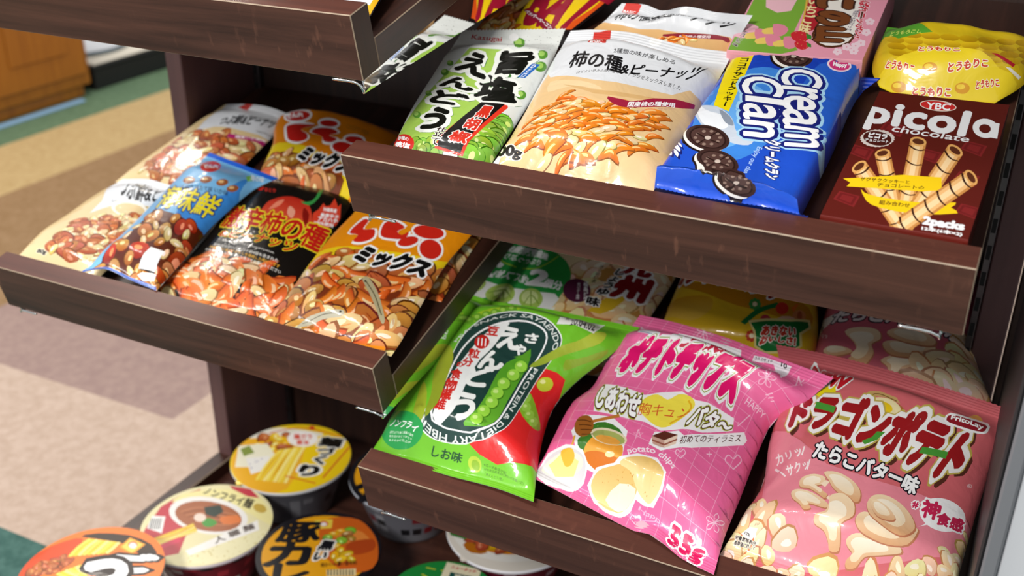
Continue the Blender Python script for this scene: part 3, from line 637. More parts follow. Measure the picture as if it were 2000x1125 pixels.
snack_bag('cookie_pack', 'blue sandwich cookie pack with white lettering running down its face', 'C', {'L':[[24.2,.15,2.95],[23.7,1.1,1.9],[23.47,2.4,.7],[23.5,10.4,.7],[23.47,20.3,.7],[23.5,21.5,.9]],'R':[[34.6,-.2,3],[33.9,.5,1.7],[33.5,1.1,.7],[33.7,10.8,.7],[33.7,20.7,.7],[34.9,22.3,1.5]],'B':[[24.2,.15,2.95],[26.5,.35,2.7],[29.5,-.05,3],[32,.3,2.8],[34.6,-.2,3]],'H':2.9,'pu':.09,'s0':.035,'s1':.055,'r0':.05,'r1':.03,'rib':.035,'nrib':3,'pucker':.09,'npk':4,'und':.03,'seed':5}, 109, 235, [
 ('poly','3f86dc',[533,771,617,691,665,591,678,488,657,396,607,315,532,250,435,214,323,213,212,253,120,322,53,417,18,534,30,649,92,735,185,800,302,828,423,818],2),
 ('poly','6aaef0',[418,661,477,607,514,541,527,471,515,408,480,354,425,314,356,293,280,294,206,319,146,364,104,425,85,497,94,569,131,631,190,677,264,699,344,693],2),
 ('poly','2a62cc',[1021,798,1005,706,989,558,975,431,917,401,848,408,780,444,721,508,681,598,666,699,675,795,706,875,762,914,668,1194,746,1155,972,893,905,974,1002,895],2),
 ('poly','c9d2de',[-155,653,16,564,169,531,303,471,402,390,532,370,525,328,378,335,121,414],3),
 ('poly','eef1f5',[-116,658,72,520,212,486,308,427,261,401,105,436],3),
 ('poly','8d97a6',[177,519,282,480,346,429,268,445],3),
 ('poly','1f1210',[615,885,619,859,604,837,572,823,528,817,477,819,423,833,373,854,336,878,314,906,317,920,344,921,379,930,436,916,485,918,518,937,568,918,590,916],2),
 ('poly','f1ece2',[620,894,624,868,610,847,579,832,535,827,486,828,432,843,384,863,347,888,322,918,327,929,362,916,403,915,451,915,487,933,530,936,581,915,602,913],2),
 ('poly','3c2622',[635,907,640,880,625,859,594,845,549,839,499,840,445,854,395,876,356,902,335,928,353,916,375,925,423,914,476,912,508,934,561,922,595,926,608,939],2),
 ('poly','2a1815',[610,911,615,888,603,869,577,856,540,852,498,851,452,863,410,882,376,906,357,930,365,932,399,916,433,915,478,913,502,935,553,916,584,917,587,938],2),
 ('poly','4d3530',[598,912,602,891,592,874,568,862,535,858,497,857,456,867,417,885,387,907,382,908,374,934,403,922,437,916,479,914,500,935,546,918,580,914,585,927],2),
 ('poly','8c7468',[580,915,579,916,564,915,558,911,546,928,547,939,576,917],2),
 ('poly','8c7468',[576,898,576,891,567,888,555,893,550,900,555,906,567,905],2),
 ('poly','8c7468',[548,880,548,872,539,870,528,873,523,880,529,886,540,886],2),
 ('poly','8c7468',[504,872,503,865,494,862,483,866,479,873,484,877,496,877],2),
 ('poly','8c7468',[455,885,455,879,444,878,432,883,427,891,433,895,445,893],2),
 ('poly','8c7468',[422,913,422,906,412,904,400,909,396,914,406,912,417,913],2),
 ('poly','8c7468',[420,938,442,897,426,904,394,939,396,937,406,935,416,936],2),
 ('poly','8c7468',[476,915,470,915,457,918,448,918,448,917,459,915,470,914],2),
 ('poly','8c7468',[508,937,504,937,493,937,483,937,485,936,495,933,502,937],2),
 ('poly','8c7468',[552,933,548,933,550,914,523,938,525,937,543,921,552,925],2),
 ('line','2a1815',[400,936,496,902,578,887],1.39,4),
 ('line','2a1815',[551,915,491,908,450,872],1.41,4),
 ('poly','c9b8ac',[509,913,509,904,498,898,483,899,471,908,473,913,485,918,502,914],2),
 ('poly','1f1210',[372,309,372,286,352,268,313,256,259,254,199,261,138,277,84,300,39,333,-108,525,-24,435,37,399,82,401,137,399,197,391,258,377,311,357,351,333],2),
 ('poly','f1ece2',[376,316,377,294,357,276,318,265,266,263,206,270,147,285,95,307,52,337,24,371,23,393,51,401,93,405,146,404,205,397,264,383,317,363,356,340],2),
 ('poly','3c2622',[392,328,392,305,371,288,332,276,279,273,218,280,158,296,104,318,62,346,36,378,36,401,61,412,103,418,157,417,217,410,278,396,331,376,371,352],2),
 ('poly','2a1815',[364,331,364,312,347,296,314,287,269,285,218,291,167,304,123,322,89,344,69,367,69,386,88,399,122,406,167,406,217,399,268,387,313,371,346,351],2),
 ('poly','4d3530',[350,332,350,315,335,301,305,292,264,291,218,296,172,308,132,324,101,344,84,364,84,381,100,393,131,400,171,400,217,394,263,383,304,368,334,350],2),
 ('poly','8c7468',[317,354,316,347,305,345,293,348,288,354,294,359,307,359],2),
 ('poly','8c7468',[318,330,317,323,306,321,294,324,289,331,295,336,308,335],2),
 ('poly','8c7468',[286,312,285,306,274,303,262,306,257,313,263,318,276,318],2),
 ('poly','8c7468',[233,308,232,301,222,299,209,302,204,309,210,314,223,313],2),
 ('poly','8c7468',[180,319,179,312,168,310,156,314,151,321,157,325,170,325],2),
 ('poly','8c7468',[146,341,146,334,135,332,122,336,117,343,123,347,136,346],2),
 ('poly','8c7468',[145,364,145,358,134,356,121,360,116,367,122,371,135,370],2),
 ('poly','8c7468',[177,381,176,375,166,372,153,376,148,383,154,388,167,387],2),
 ('poly','8c7468',[230,385,229,378,218,376,206,379,201,386,207,391,220,390],2),
 ('poly','8c7468',[283,374,282,368,272,366,259,369,254,375,260,380,273,380],2),
 ('line','2a1815',[119,369,223,338,319,321],1.38,4),
 ('line','2a1815',[261,385,217,345,174,305],1.37,4),
 ('poly','c9b8ac',[239,347,239,338,226,334,208,336,196,344,196,352,209,356,227,354],2),
 ('poly','1f1210',[534,175,532,153,512,73,468,69,418,70,367,72,321,76,254,171,216,197,197,222,199,242,223,257,264,263,318,262,378,254,436,239,486,219,519,197],2),
 ('poly','f1ece2',[538,183,536,162,524,78,480,71,431,72,381,75,338,82,263,179,227,204,208,229,210,249,233,262,274,269,327,268,386,260,443,246,491,226,523,205],2),
 ('poly','3c2622',[552,196,549,175,529,158,502,76,452,76,401,76,326,168,273,192,235,217,216,241,219,262,242,276,283,283,338,282,397,274,455,259,504,239,536,218],2),
 ('poly','2a1815',[528,198,526,181,509,166,510,78,454,82,385,163,336,176,292,195,260,216,244,237,246,254,266,266,301,272,346,271,396,265,445,252,486,235,514,217],2),
 ('poly','4d3530',[516,199,514,183,498,170,470,162,430,162,386,168,341,180,301,197,272,216,258,234,260,250,278,261,309,266,350,266,396,260,440,249,477,233,503,216],2),
 ('poly','8c7468',[484,226,483,220,473,217,462,220,457,226,463,231,475,231],2),
 ('poly','8c7468',[484,203,483,197,473,194,462,197,457,203,463,208,475,208],2),
 ('poly','8c7468',[454,185,453,179,443,176,431,179,427,185,433,190,445,190],2),
 ('poly','8c7468',[405,179,404,172,394,169,382,172,377,179,383,184,395,184],2),
 ('poly','8c7468',[354,187,353,180,343,177,331,180,326,187,332,192,345,192],2),
 ('poly','8c7468',[322,207,321,200,311,198,298,201,293,208,300,212,312,212],2),
 ('poly','8c7468',[322,230,321,224,310,221,298,224,293,231,299,235,312,235],2),
 ('poly','8c7468',[353,248,352,241,342,239,329,241,325,248,331,252,343,252],2),
 ('poly','8c7468',[403,253,402,247,392,245,380,247,375,254,382,258,394,258],2),
 ('poly','8c7468',[453,245,452,239,442,237,431,239,426,245,432,250,444,250],2),
 ('line','2a1815',[295,233,395,209,485,194],1.44,4),
 ('line','2a1815',[433,255,390,215,349,173],1.41,4),
 ('poly','c9b8ac',[411,218,411,209,398,205,381,206,370,213,370,221,383,226,400,224],2),
 ('poly','1f1210',[659,55,639,51,608,48,545,8,525,48,482,50,446,54,421,59,411,64,417,70,440,76,477,82,499,161,546,159,606,83,635,71,656,65,665,59],2),
 ('poly','f1ece2',[668,56,649,53,618,50,580,49,538,50,496,52,461,56,437,60,427,66,433,71,456,78,467,163,507,169,553,166,603,154,645,73,666,67,674,61],2),
 ('poly','3c2622',[690,59,669,55,638,52,599,52,557,53,515,55,479,58,454,63,445,68,452,76,449,166,476,178,515,184,563,181,614,169,667,79,687,71,696,64],2),
 ('poly','2a1815',[671,60,654,57,628,55,595,54,560,55,525,57,495,59,474,63,466,67,472,72,493,83,496,167,528,173,568,170,610,160,652,76,669,69,676,64],2),
 ('poly','4d3530',[662,61,646,57,623,56,593,55,561,56,530,58,503,60,484,63,477,67,482,71,499,78,506,161,535,167,571,164,609,155,644,75,660,69,666,64],2),
 ('poly','8c7468',[660,70,655,68,644,67,637,68,637,70,646,71,656,71],2),
 ('poly','8c7468',[644,64,640,63,630,62,622,63,622,64,630,65,640,65],2),
 ('poly','8c7468',[607,61,603,59,592,59,584,59,585,61,593,62,603,62],2),
 ('poly','8c7468',[562,59,557,58,547,57,538,58,539,59,547,60,558,60],2),
 ('poly','8c7468',[524,60,519,59,508,58,500,58,500,59,509,61,520,61],2),
 ('poly','8c7468',[510,63,505,62,494,61,485,61,486,63,495,64,506,64],2),
 ('poly','8c7468',[526,70,521,68,510,66,501,67,502,68,511,70,522,71],2),
 ('poly','8c7468',[567,78,561,75,550,73,542,74,543,77,554,83,564,82],2),
 ('poly','8c7468',[603,151,608,79,597,77,590,78,580,150,585,156,595,157],2),
 ('poly','8c7468',[648,77,643,74,632,73,625,74,626,77,637,83,647,82],2),
 ('line','2a1815',[506,69,574,65,639,62],.64,4),
 ('line','2a1815',[628,154,574,67,510,57],.64,4),
 ('poly','c9b8ac',[593,68,587,66,574,64,560,65,555,66,561,68,575,69,588,69],2),
 ('poly','f4dc10',[-90,1163,187,911,251,510,118,545],0),
 ('text','ココアサンドクッキー',[166,545,229,540,89,907,168,894],'1a160c',.035,(),'v'),
 ('text','C',[454,831,519,720,756,818,810,715],'a9d8f4',.12,(),'h'),
 ('text','r',[532,708,569,640,781,703,811,642],'a9d8f4',.12,(),'h'),
 ('text','e',[567,645,614,559,796,646,836,568],'a9d8f4',.12,(),'h'),
 ('text','a',[619,557,672,467,841,567,890,483],'a9d8f4',.12,(),'h'),
 ('text','m',[688,461,756,361,910,479,970,391],'a9d8f4',.12,(),'h'),
 ('text','C',[192,769,269,644,511,745,577,627],'a9d8f4',.12,(),'h'),
 ('text','l',[300,627,324,589,593,612,613,575],'a9d8f4',.105,(),'h'),
 ('text','a',[321,574,385,478,558,562,613,472],'a9d8f4',.12,(),'h'),
 ('text','n',[395,467,459,379,609,462,662,383],'a9d8f4',.12,(),'h'),
 ('text','C',[454,831,519,720,756,818,810,715],'1c2478',.075,(),'h'),
 ('text','r',[532,708,569,640,781,703,811,642],'1c2478',.075,(),'h'),
 ('text','e',[567,645,614,559,796,646,836,568],'1c2478',.075,(),'h'),
 ('text','a',[619,557,672,467,841,567,890,483],'1c2478',.075,(),'h'),
 ('text','m',[688,461,756,361,910,479,970,391],'1c2478',.075,(),'h'),
 ('text','C',[192,769,269,644,511,745,577,627],'1c2478',.075,(),'h'),
 ('text','l',[300,627,324,589,593,612,613,575],'1c2478',.06,(),'h'),
 ('text','a',[321,574,385,478,558,562,613,472],'1c2478',.075,(),'h'),
 ('text','n',[395,467,459,379,609,462,662,383],'1c2478',.075,(),'h'),
 ('text','C',[454,831,519,720,756,818,810,715],'ffffff',.015,(),'h'),
 ('text','r',[532,708,569,640,781,703,811,642],'ffffff',.015,(),'h'),
 ('text','e',[567,645,614,559,796,646,836,568],'ffffff',.015,(),'h'),
 ('text','a',[619,557,672,467,841,567,890,483],'ffffff',.015,(),'h'),
 ('text','m',[688,461,756,361,910,479,970,391],'ffffff',.015,(),'h'),
 ('text','C',[192,769,269,644,511,745,577,627],'ffffff',.015,(),'h'),
 ('text','l',[300,627,324,589,593,612,613,575],'ffffff',0,(),'h'),
 ('text','a',[321,574,385,478,558,562,613,472],'ffffff',.015,(),'h'),
 ('text','n',[395,467,459,379,609,462,662,383],'ffffff',.015,(),'h'),
 ('text','クリームクラン',[611,373,746,178,710,377,830,181],'ffffff',.05,((.1,'18206e'),),'h'),
 ('text','135g',[-180,459,-155,363,63,296,91,199],'ffffff',.06,((.1,'18206e'),),'h'),
 ('text','写真はイメージです',[-167,482,-140,476,-152,601,-128,599],'dfe8f6',.02,(),'v'),
 ('text','Enjoy our clan',[578,331,586,178,623,328,631,175],'b9d6f8',.01,(),'h',{'res':2}),
 ('poly','f7dfe8',[929,896,930,882,922,867,904,854,878,847,848,846,818,848,790,857,769,869,757,883,756,897,764,911,787,913,833,890,680,1175,712,1163,739,1145,917,908],2),
 ('poly','d83a7c',[917,893,918,882,910,871,895,861,872,856,846,855,820,857,797,863,780,873,770,884,769,895,776,907,791,917,818,913,682,1162,709,1152,889,913,907,904],2),
 ('text','Happy',[809,869,904,878,793,901,887,908],'ffffff',.05,(),'h')], '2456cc', cat='cookie pack', base2='1a3fb4', zz=(36,0), zd=.012, nu=44, nv=56, names=('wrapper','bottom_seal','top_seal'), back='1c3fae')
snack_bag('snack_bag', 'bulging bright yellow corn snack bag behind the brown biscuit box', 'C', {'L':[[35,21.77,1],[34.08,23.41,1.4],[33.83,25.31,1.8],[34.01,29.21,2.6]],'R':[[43.46,21.38,1],[45.18,24.19,1.4],[45.61,26.56,1.8],[46.24,30.19,2.6]],'B':[[35,21.77,1],[36.8,20.89,.9],[39.84,20.83,.8],[43.46,21.38,1]],'T':[[34.01,29.21,2.6],[38.78,28.41,3],[46.24,30.19,2.6]],'H':2.4,'pu':.5,'r0':.35,'r1':.3,'und':.16,'pucker':.12,'npk':3,'seed':6}, 104, 87, [
 ('poly','d9b018',[167,585,158,564,123,573,75,627,26,741,-10,909,-2,943,34,919,104,706,147,636],2,{'col2':'a8800c'}),
 ('poly','d9b018',[297,527,288,510,257,509,216,525,180,557,162,597,170,622,204,613,247,584,282,553],2,{'col2':'a8800c'}),
 ('poly','d9b018',[415,520,407,496,379,484,341,490,308,509,293,533,302,551,332,558,369,556,401,543],2,{'col2':'a8800c'}),
 ('poly','d9b018',[530,526,522,501,494,490,457,491,426,504,412,526,419,554,446,578,481,581,514,559],2,{'col2':'a8800c'}),
 ('poly','d9b018',[646,505,639,472,611,462,574,475,541,503,525,535,533,564,560,578,597,572,629,546],2,{'col2':'a8800c'}),
 ('poly','d9b018',[751,579,746,531,722,484,688,466,657,480,641,516,647,563,670,607,703,624,735,612],2,{'col2':'a8800c'}),
 ('poly','d9b018',[856,638,850,606,827,570,793,549,763,555,747,587,752,626,777,649,811,656,841,654],2,{'col2':'a8800c'}),
 ('poly','d9b018',[952,753,948,713,926,670,895,637,866,627,852,642,858,671,881,706,911,745,938,767],2,{'col2':'a8800c'}),
 ('poly','d9b018',[1050,900,1043,874,1014,860,986,790,962,746,949,756,950,818,966,908,998,940,1032,927],2,{'col2':'a8800c'}),
 ('poly','e3bd1e',[196,492,186,473,154,469,109,496,68,556,47,618,58,633,95,603,142,558,180,521],2,{'col2':'a8800c'}),
 ('poly','e3bd1e',[322,461,312,446,282,442,242,452,208,473,192,499,202,518,233,519,274,504,307,482],2,{'col2':'a8800c'}),
 ('poly','e3bd1e',[440,449,432,429,403,420,365,427,333,445,318,467,328,482,357,487,394,484,426,471],2,{'col2':'a8800c'}),
 ('poly','e3bd1e',[557,438,548,419,520,413,483,418,451,434,436,455,445,477,472,492,509,488,541,466],2,{'col2':'a8800c'}),
 ('poly','e3bd1e',[674,413,667,391,640,382,601,394,568,418,553,445,561,465,589,470,627,458,659,438],2,{'col2':'a8800c'}),
 ('poly','e3bd1e',[781,471,775,435,751,404,717,389,686,397,670,419,677,446,702,473,736,496,766,496],2,{'col2':'a8800c'}),
 ('poly','e3bd1e',[883,574,877,536,853,489,821,458,791,455,777,477,782,519,807,559,840,581,869,588],2,{'col2':'a8800c'}),
 ('poly','e3bd1e',[978,706,973,671,951,621,921,581,893,564,879,578,885,612,907,651,938,685,965,707],2,{'col2':'a8800c'}),
 ('poly','e3bd1e',[1083,814,1076,789,1047,774,1008,776,986,709,974,706,979,745,996,829,1030,860,1065,841],2,{'col2':'a8800c'}),
 ('poly','d2a614',[222,418,212,395,181,380,137,392,99,436,81,481,92,498,127,486,171,466,207,443],2,{'col2':'a8800c'}),
 ('poly','d2a614',[346,399,337,382,307,377,267,383,233,400,218,425,228,445,258,451,298,441,331,421],2,{'col2':'a8800c'}),
 ('poly','d2a614',[466,381,458,359,430,350,391,360,357,382,342,405,351,421,381,426,418,420,451,405],2,{'col2':'a8800c'}),
 ('poly','d2a614',[585,363,578,344,550,338,511,344,477,363,462,388,470,409,498,419,535,412,569,389],2,{'col2':'a8800c'}),
 ('poly','d2a614',[704,348,698,329,671,320,632,325,598,344,581,370,588,388,617,391,655,382,688,367],2,{'col2':'a8800c'}),
 ('poly','d2a614',[808,402,803,375,781,348,748,333,716,336,700,353,706,375,731,397,764,415,794,417],2,{'col2':'a8800c'}),
 ('poly','d2a614',[908,510,902,470,880,425,848,397,819,391,804,406,810,436,834,472,866,507,894,523],2,{'col2':'a8800c'}),
 ('poly','d2a614',[998,697,994,650,976,580,945,526,918,502,904,514,910,553,933,600,963,642,988,678],2,{'col2':'a8800c'}),
 ('poly','d2a614',[1115,732,1108,706,1079,692,1040,694,1005,711,996,689,999,738,1023,779,1063,777,1097,759],2,{'col2':'a8800c'}),
 ('poly','dcb418',[248,338,238,311,206,293,163,293,126,319,110,362,121,386,155,389,197,383,232,365],2,{'col2':'a8800c'}),
 ('poly','dcb418',[372,328,363,311,333,305,293,308,259,320,244,345,253,372,283,384,323,376,357,354],2,{'col2':'a8800c'}),
 ('poly','dcb418',[495,309,487,291,458,284,418,292,384,311,368,335,377,353,406,358,445,350,479,331],2,{'col2':'a8800c'}),
 ('poly','dcb418',[616,301,608,287,579,281,540,283,507,295,491,314,498,334,526,344,565,337,599,319],2,{'col2':'a8800c'}),
 ('poly','dcb418',[734,302,728,287,701,277,662,277,628,289,612,305,619,320,648,324,686,321,719,314],2,{'col2':'a8800c'}),
 ('poly','dcb418',[838,349,834,327,811,307,777,294,746,294,730,305,736,322,761,341,793,358,823,362],2,{'col2':'a8800c'}),
 ('poly','dcb418',[933,452,928,415,908,372,879,346,850,341,834,352,838,377,861,410,892,442,919,461],2,{'col2':'a8800c'}),
 ('poly','dcb418',[1025,648,1019,622,996,563,969,479,943,447,929,454,935,494,957,550,986,609,1008,675],2,{'col2':'a8800c'}),
 ('poly','dcb418',[1147,650,1140,624,1112,609,1073,611,1038,628,1021,655,1027,681,1056,696,1095,694,1129,676],2,{'col2':'a8800c'}),
 ('poly','58a032',[-10,734,0,1004,70,1021,357,569,149,532],0),
 ('text','とうもろこし',[75,615,282,556,73,704,286,592],'dbe86a',.02,(),'h'),
 ('poly','ecd02a',[-7,-94,39,137,153,243,294,385,486,419,706,364,845,287,989,261,978,-109,255,-155],2),
 ('text','とうもりこ',[91,192,315,178,112,247,312,233],'cc3a1e',.05,((.09,'f6efd0'),),'h'),
 ('text','とうもりこ',[546,195,778,266,530,256,762,309],'cc3a1e',.05,((.09,'f6efd0'),),'h'),
 ('text','とうもりこ',[327,38,621,58,325,91,604,107],'cc3a1e',.05,((.09,'f6efd0'),),'h'),
 ('text','とうもりこ',[782,116,919,168,761,163,885,214],'cc3a1e',.05,((.09,'f6efd0'),),'h'),
 ('text','とうもりこ',[306,380,562,373,304,420,553,410],'cc3a1e',.05,((.09,'f6efd0'),),'h'),
 ('poly','d99a18',[468,218,469,205,464,194,452,186,437,182,419,182,401,186,385,194,374,206,367,220,367,235,373,248,383,258,398,262,415,261,433,255,449,244,461,231],2),
 ('poly','f2cf3a',[434,228,432,217,419,211,401,212,385,219,377,231,380,243,392,250,410,248,426,240],2),
 ('poly','d99a18',[737,119,740,106,737,95,727,86,711,81,692,81,672,84,654,90,639,100,631,110,629,122,633,132,644,141,659,147,676,148,695,146,713,139,727,130],2),
 ('poly','f2cf3a',[700,125,699,115,686,109,668,107,650,112,639,120,641,129,653,136,671,138,689,134],2),
 ('poly','d99a18',[269,83,266,69,256,56,240,43,218,33,193,27,169,25,149,30,137,41,134,57,140,73,153,89,172,101,193,109,215,112,236,110,252,104,264,95],2),
 ('poly','f2cf3a',[230,87,223,75,205,65,180,59,160,62,152,72,161,85,181,96,204,99,222,96],2),
 ('poly','b3202c',[757,378,788,397,913,384,912,343],0),
 ('poly','e9e3d6',[873,316,903,328,979,332,980,295],0)], 'd8b81e', nu=30, nv=36, back='c8a818')
snack_bag('snack_bag', 'orange and yellow snack mix bag lying nearest the right end of lower left shelf', 'B', {'L':[[-12.96,1.04,1.2],[-12.63,4.03,1.4],[-13.46,9.78,1.5],[-13.88,14.51,1.6],[-13.86,18.55,1.7],[-14.49,22.55,1.7]],'R':[[1.83,-.01,2.3],[1.25,2.62,1.8],[.43,6.95,1.6],[-.53,13.5,1.5],[-.48,18.66,1.5],[-.62,22.5,1.5]],'B':[[-12.96,1.04,1.2],[-8.86,1.07,1.6],[-4.61,.53,1.7],[1.83,-.01,2.3]],'H':1.15,'pu':.6,'s0':.03,'r0':.12,'r1':.12,'pucker':.07,'npk':4,'und':.05,'seed':2}, 144, 222, [
 ('poly','f4d21a',[39,237,-35,459,74,491,271,524,447,545,919,597,1128,622,1255,-180,116,-243],2),
 ('poly','7a3216',[41,13,37,139,36,371,139,422,299,493,458,495,756,506,999,564,1112,606,1038,300,1046,-31,141,-139],0),
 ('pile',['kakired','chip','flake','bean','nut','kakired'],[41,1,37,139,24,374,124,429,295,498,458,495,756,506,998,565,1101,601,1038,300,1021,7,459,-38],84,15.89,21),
 ('poly','b8b29c',[273,-3,286,57,385,99,507,136,549,132,535,110,408,72,331,28],3),
 ('line','6a6456',[285,30,382,84,516,124],.87,4),
 ('poly','222222',[526,130,525,126,520,124,513,123,508,126,508,129,513,132,521,132],2),
 ('poly','b8ad88',[527,346,562,366,673,312,771,237,842,168,831,147,738,214,628,284],3),
 ('line','6a6044',[562,340,683,278,801,189],1.24,4),
 ('poly','222222',[567,341,568,336,564,333,556,333,550,336,549,342,554,345,561,345],2),
 ('poly','ffffff',[157,612,161,746,239,731,268,657,358,678,412,614,347,556,257,545,257,610],3),
 ('poly','ffffff',[428,628,360,728,413,771,554,748,529,699,577,682,619,720,643,656,552,630],3),
 ('poly','ffffff',[866,769,873,749,864,729,842,711,808,696,766,688,720,688,674,696,635,712,609,731,600,752,610,771,637,788,675,799,721,805,768,805,811,798,845,785],2),
 ('poly','ffffff',[731,689,743,674,747,656,740,637,723,620,698,607,669,600,638,599,611,605,590,616,578,632,575,650,583,668,599,685,624,697,653,704,683,705,709,700],2),
 ('poly','ffffff',[945,659,949,635,941,613,922,594,894,583,861,581,827,588,794,603,768,624,750,649,744,674,750,697,769,713,798,722,834,722,871,714,904,701,929,682],2),
 ('poly','d62a1c',[169,620,181,728,239,720,260,656,346,670,391,616,335,570,257,562,257,610],3),
 ('poly','d62a1c',[436,640,378,722,427,757,546,737,525,698,577,682,607,714,622,665,539,643],3),
 ('poly','d62a1c',[851,766,856,751,847,735,826,720,795,709,758,702,718,701,679,707,647,718,626,732,621,748,631,763,655,776,689,786,729,792,769,792,805,788,834,778],2),
 ('poly','d62a1c',[720,682,728,672,729,658,721,644,707,631,686,620,662,614,639,612,618,615,603,622,595,633,595,647,603,660,618,673,638,683,661,690,684,692,705,689],2),
 ('poly','d62a1c',[931,657,934,638,927,619,911,604,888,596,860,594,831,599,804,611,782,629,767,649,762,670,768,688,784,701,808,708,838,709,868,703,896,692,918,676],2),
 ('text','ミックス',[358,440,917,479,385,550,936,580],'101010',.08,((.1,'ffffff'),),'h'),
 ('poly','e88a1c',[686,17,920,48,934,29,692,-5],0)], 'f0940f', nu=40, nv=50)
snack_bag('snack_bag', 'mostly hidden red brown bag peeking out beneath the orange snack mix bag', 'B', {'L':[[-8.05,9.6,.1],[-9.14,17.15,.1],[-10.43,23.5,.1]],'R':[[.75,10.17,.1],[-.18,17.39,.1],[-.76,26.56,.1]],'H':.9,'r0':.2,'r1':.2}, 95, 153, [
 ('pile',['kakired','chip','flake','bean','nut','kakired'],[850,-98,769,324,1077,734,1264,341,1213,-50],16,13.25,4)], '8a3216', nu=16, nv=16, back='3a1410')
snack_bag('snack_bag', 'orange snack mix bag at the back of lower left shelf, half behind the upper lip', 'B', {'L':[[-27.98,20.26,1.3],[-29.36,23.96,1.6],[-30.74,27.59,1.8],[-32.75,30.7,1.9],[-33.64,33.54,2]],'R':[[-12.47,20.49,1.3],[-14.25,25.24,1.5],[-15.83,29.89,1.7],[-16.8,33.82,1.8]],'T':[[-33.64,33.54,2],[-30.16,34.93,2.2],[-23.28,34.37,2.2],[-16.8,33.82,1.8]],'H':1.5,'pu':.5,'s1':0,'r0':.15,'r1':.12,'pucker':.08,'npk':3,'und':.06,'seed':7}, 162, 143, [
 ('poly','f0d21c',[-67,199,-52,325,17,470,151,442,312,400,542,356,811,299,775,17,-24,-196],2),
 ('poly','7a3a1c',[39,104,39,261,110,324,219,321,386,283,664,222,694,4,56,-173],2),
 ('pile',['kakired','chip','flake','bean','nut','kakired'],[39,104,39,261,110,324,219,321,386,283,664,222,690,61,57,-48],26,12.07,31),
 ('poly','ffffff',[298,833,303,800,291,766,264,735,228,713,187,707,148,723,114,755,87,797,68,843,60,886,30,1011,51,1034,81,1043,117,1040,209,898,247,886,279,862],2),
 ('poly','ffffff',[92,666,134,728,261,722,356,691,239,607,317,543,336,477,254,408,130,476],3),
 ('poly','ffffff',[560,769,558,745,545,719,523,695,493,676,460,667,427,669,399,681,380,702,371,727,374,753,388,775,411,793,441,806,473,813,504,814,531,806,551,791],2),
 ('poly','ffffff',[316,576,376,683,499,714,578,667,491,588,582,586,534,481,463,470,434,551],3),
 ('poly','ffffff',[738,522,736,486,724,450,700,421,670,400,635,391,600,394,568,409,545,433,533,464,534,499,548,534,572,566,605,589,641,600,676,596,706,581,727,555],2),
 ('poly','ffffff',[791,663,789,637,776,610,754,585,726,567,694,557,664,556,637,564,619,581,611,605,614,631,628,658,651,680,681,696,712,705,741,706,766,700,783,685],2),
 ('poly','d0221a',[280,828,282,805,271,782,249,760,219,745,185,741,152,751,123,773,102,802,88,832,85,858,95,874,116,881,145,880,177,878,211,872,242,862,266,848],2),
 ('poly','d0221a',[111,655,136,693,266,688,356,691,239,607,307,540,317,473,245,435,147,488],3),
 ('poly','d0221a',[542,764,540,749,529,732,511,717,487,704,461,697,435,696,413,703,398,714,391,729,394,744,406,758,426,770,450,779,476,785,500,787,521,784,536,776],2),
 ('poly','d0221a',[335,581,380,652,503,685,560,658,491,588,565,576,527,508,465,500,434,551],3),
 ('poly','d0221a',[720,517,718,491,707,465,688,443,662,427,633,418,604,419,579,429,561,446,551,468,553,494,564,519,584,543,611,561,640,570,669,569,694,559,711,541],2),
 ('poly','d0221a',[774,656,772,640,761,623,743,606,720,594,694,586,669,584,649,588,635,597,629,611,632,627,643,644,662,659,686,670,711,677,735,680,755,677,769,669],2),
 ('text','でん六',[103,790,231,793,73,879,205,853],'ffffff',.08,(),'h'),
 ('text','ミックス',[300,242,740,180,353,388,757,387],'101010',.08,((.1,'ffffff'),),'h'),
 ('text','CRISPY MIX',[616,742,801,733,610,792,794,799],'c87a20',.03,(),'h')], 'e8860f', nu=34, nv=36)
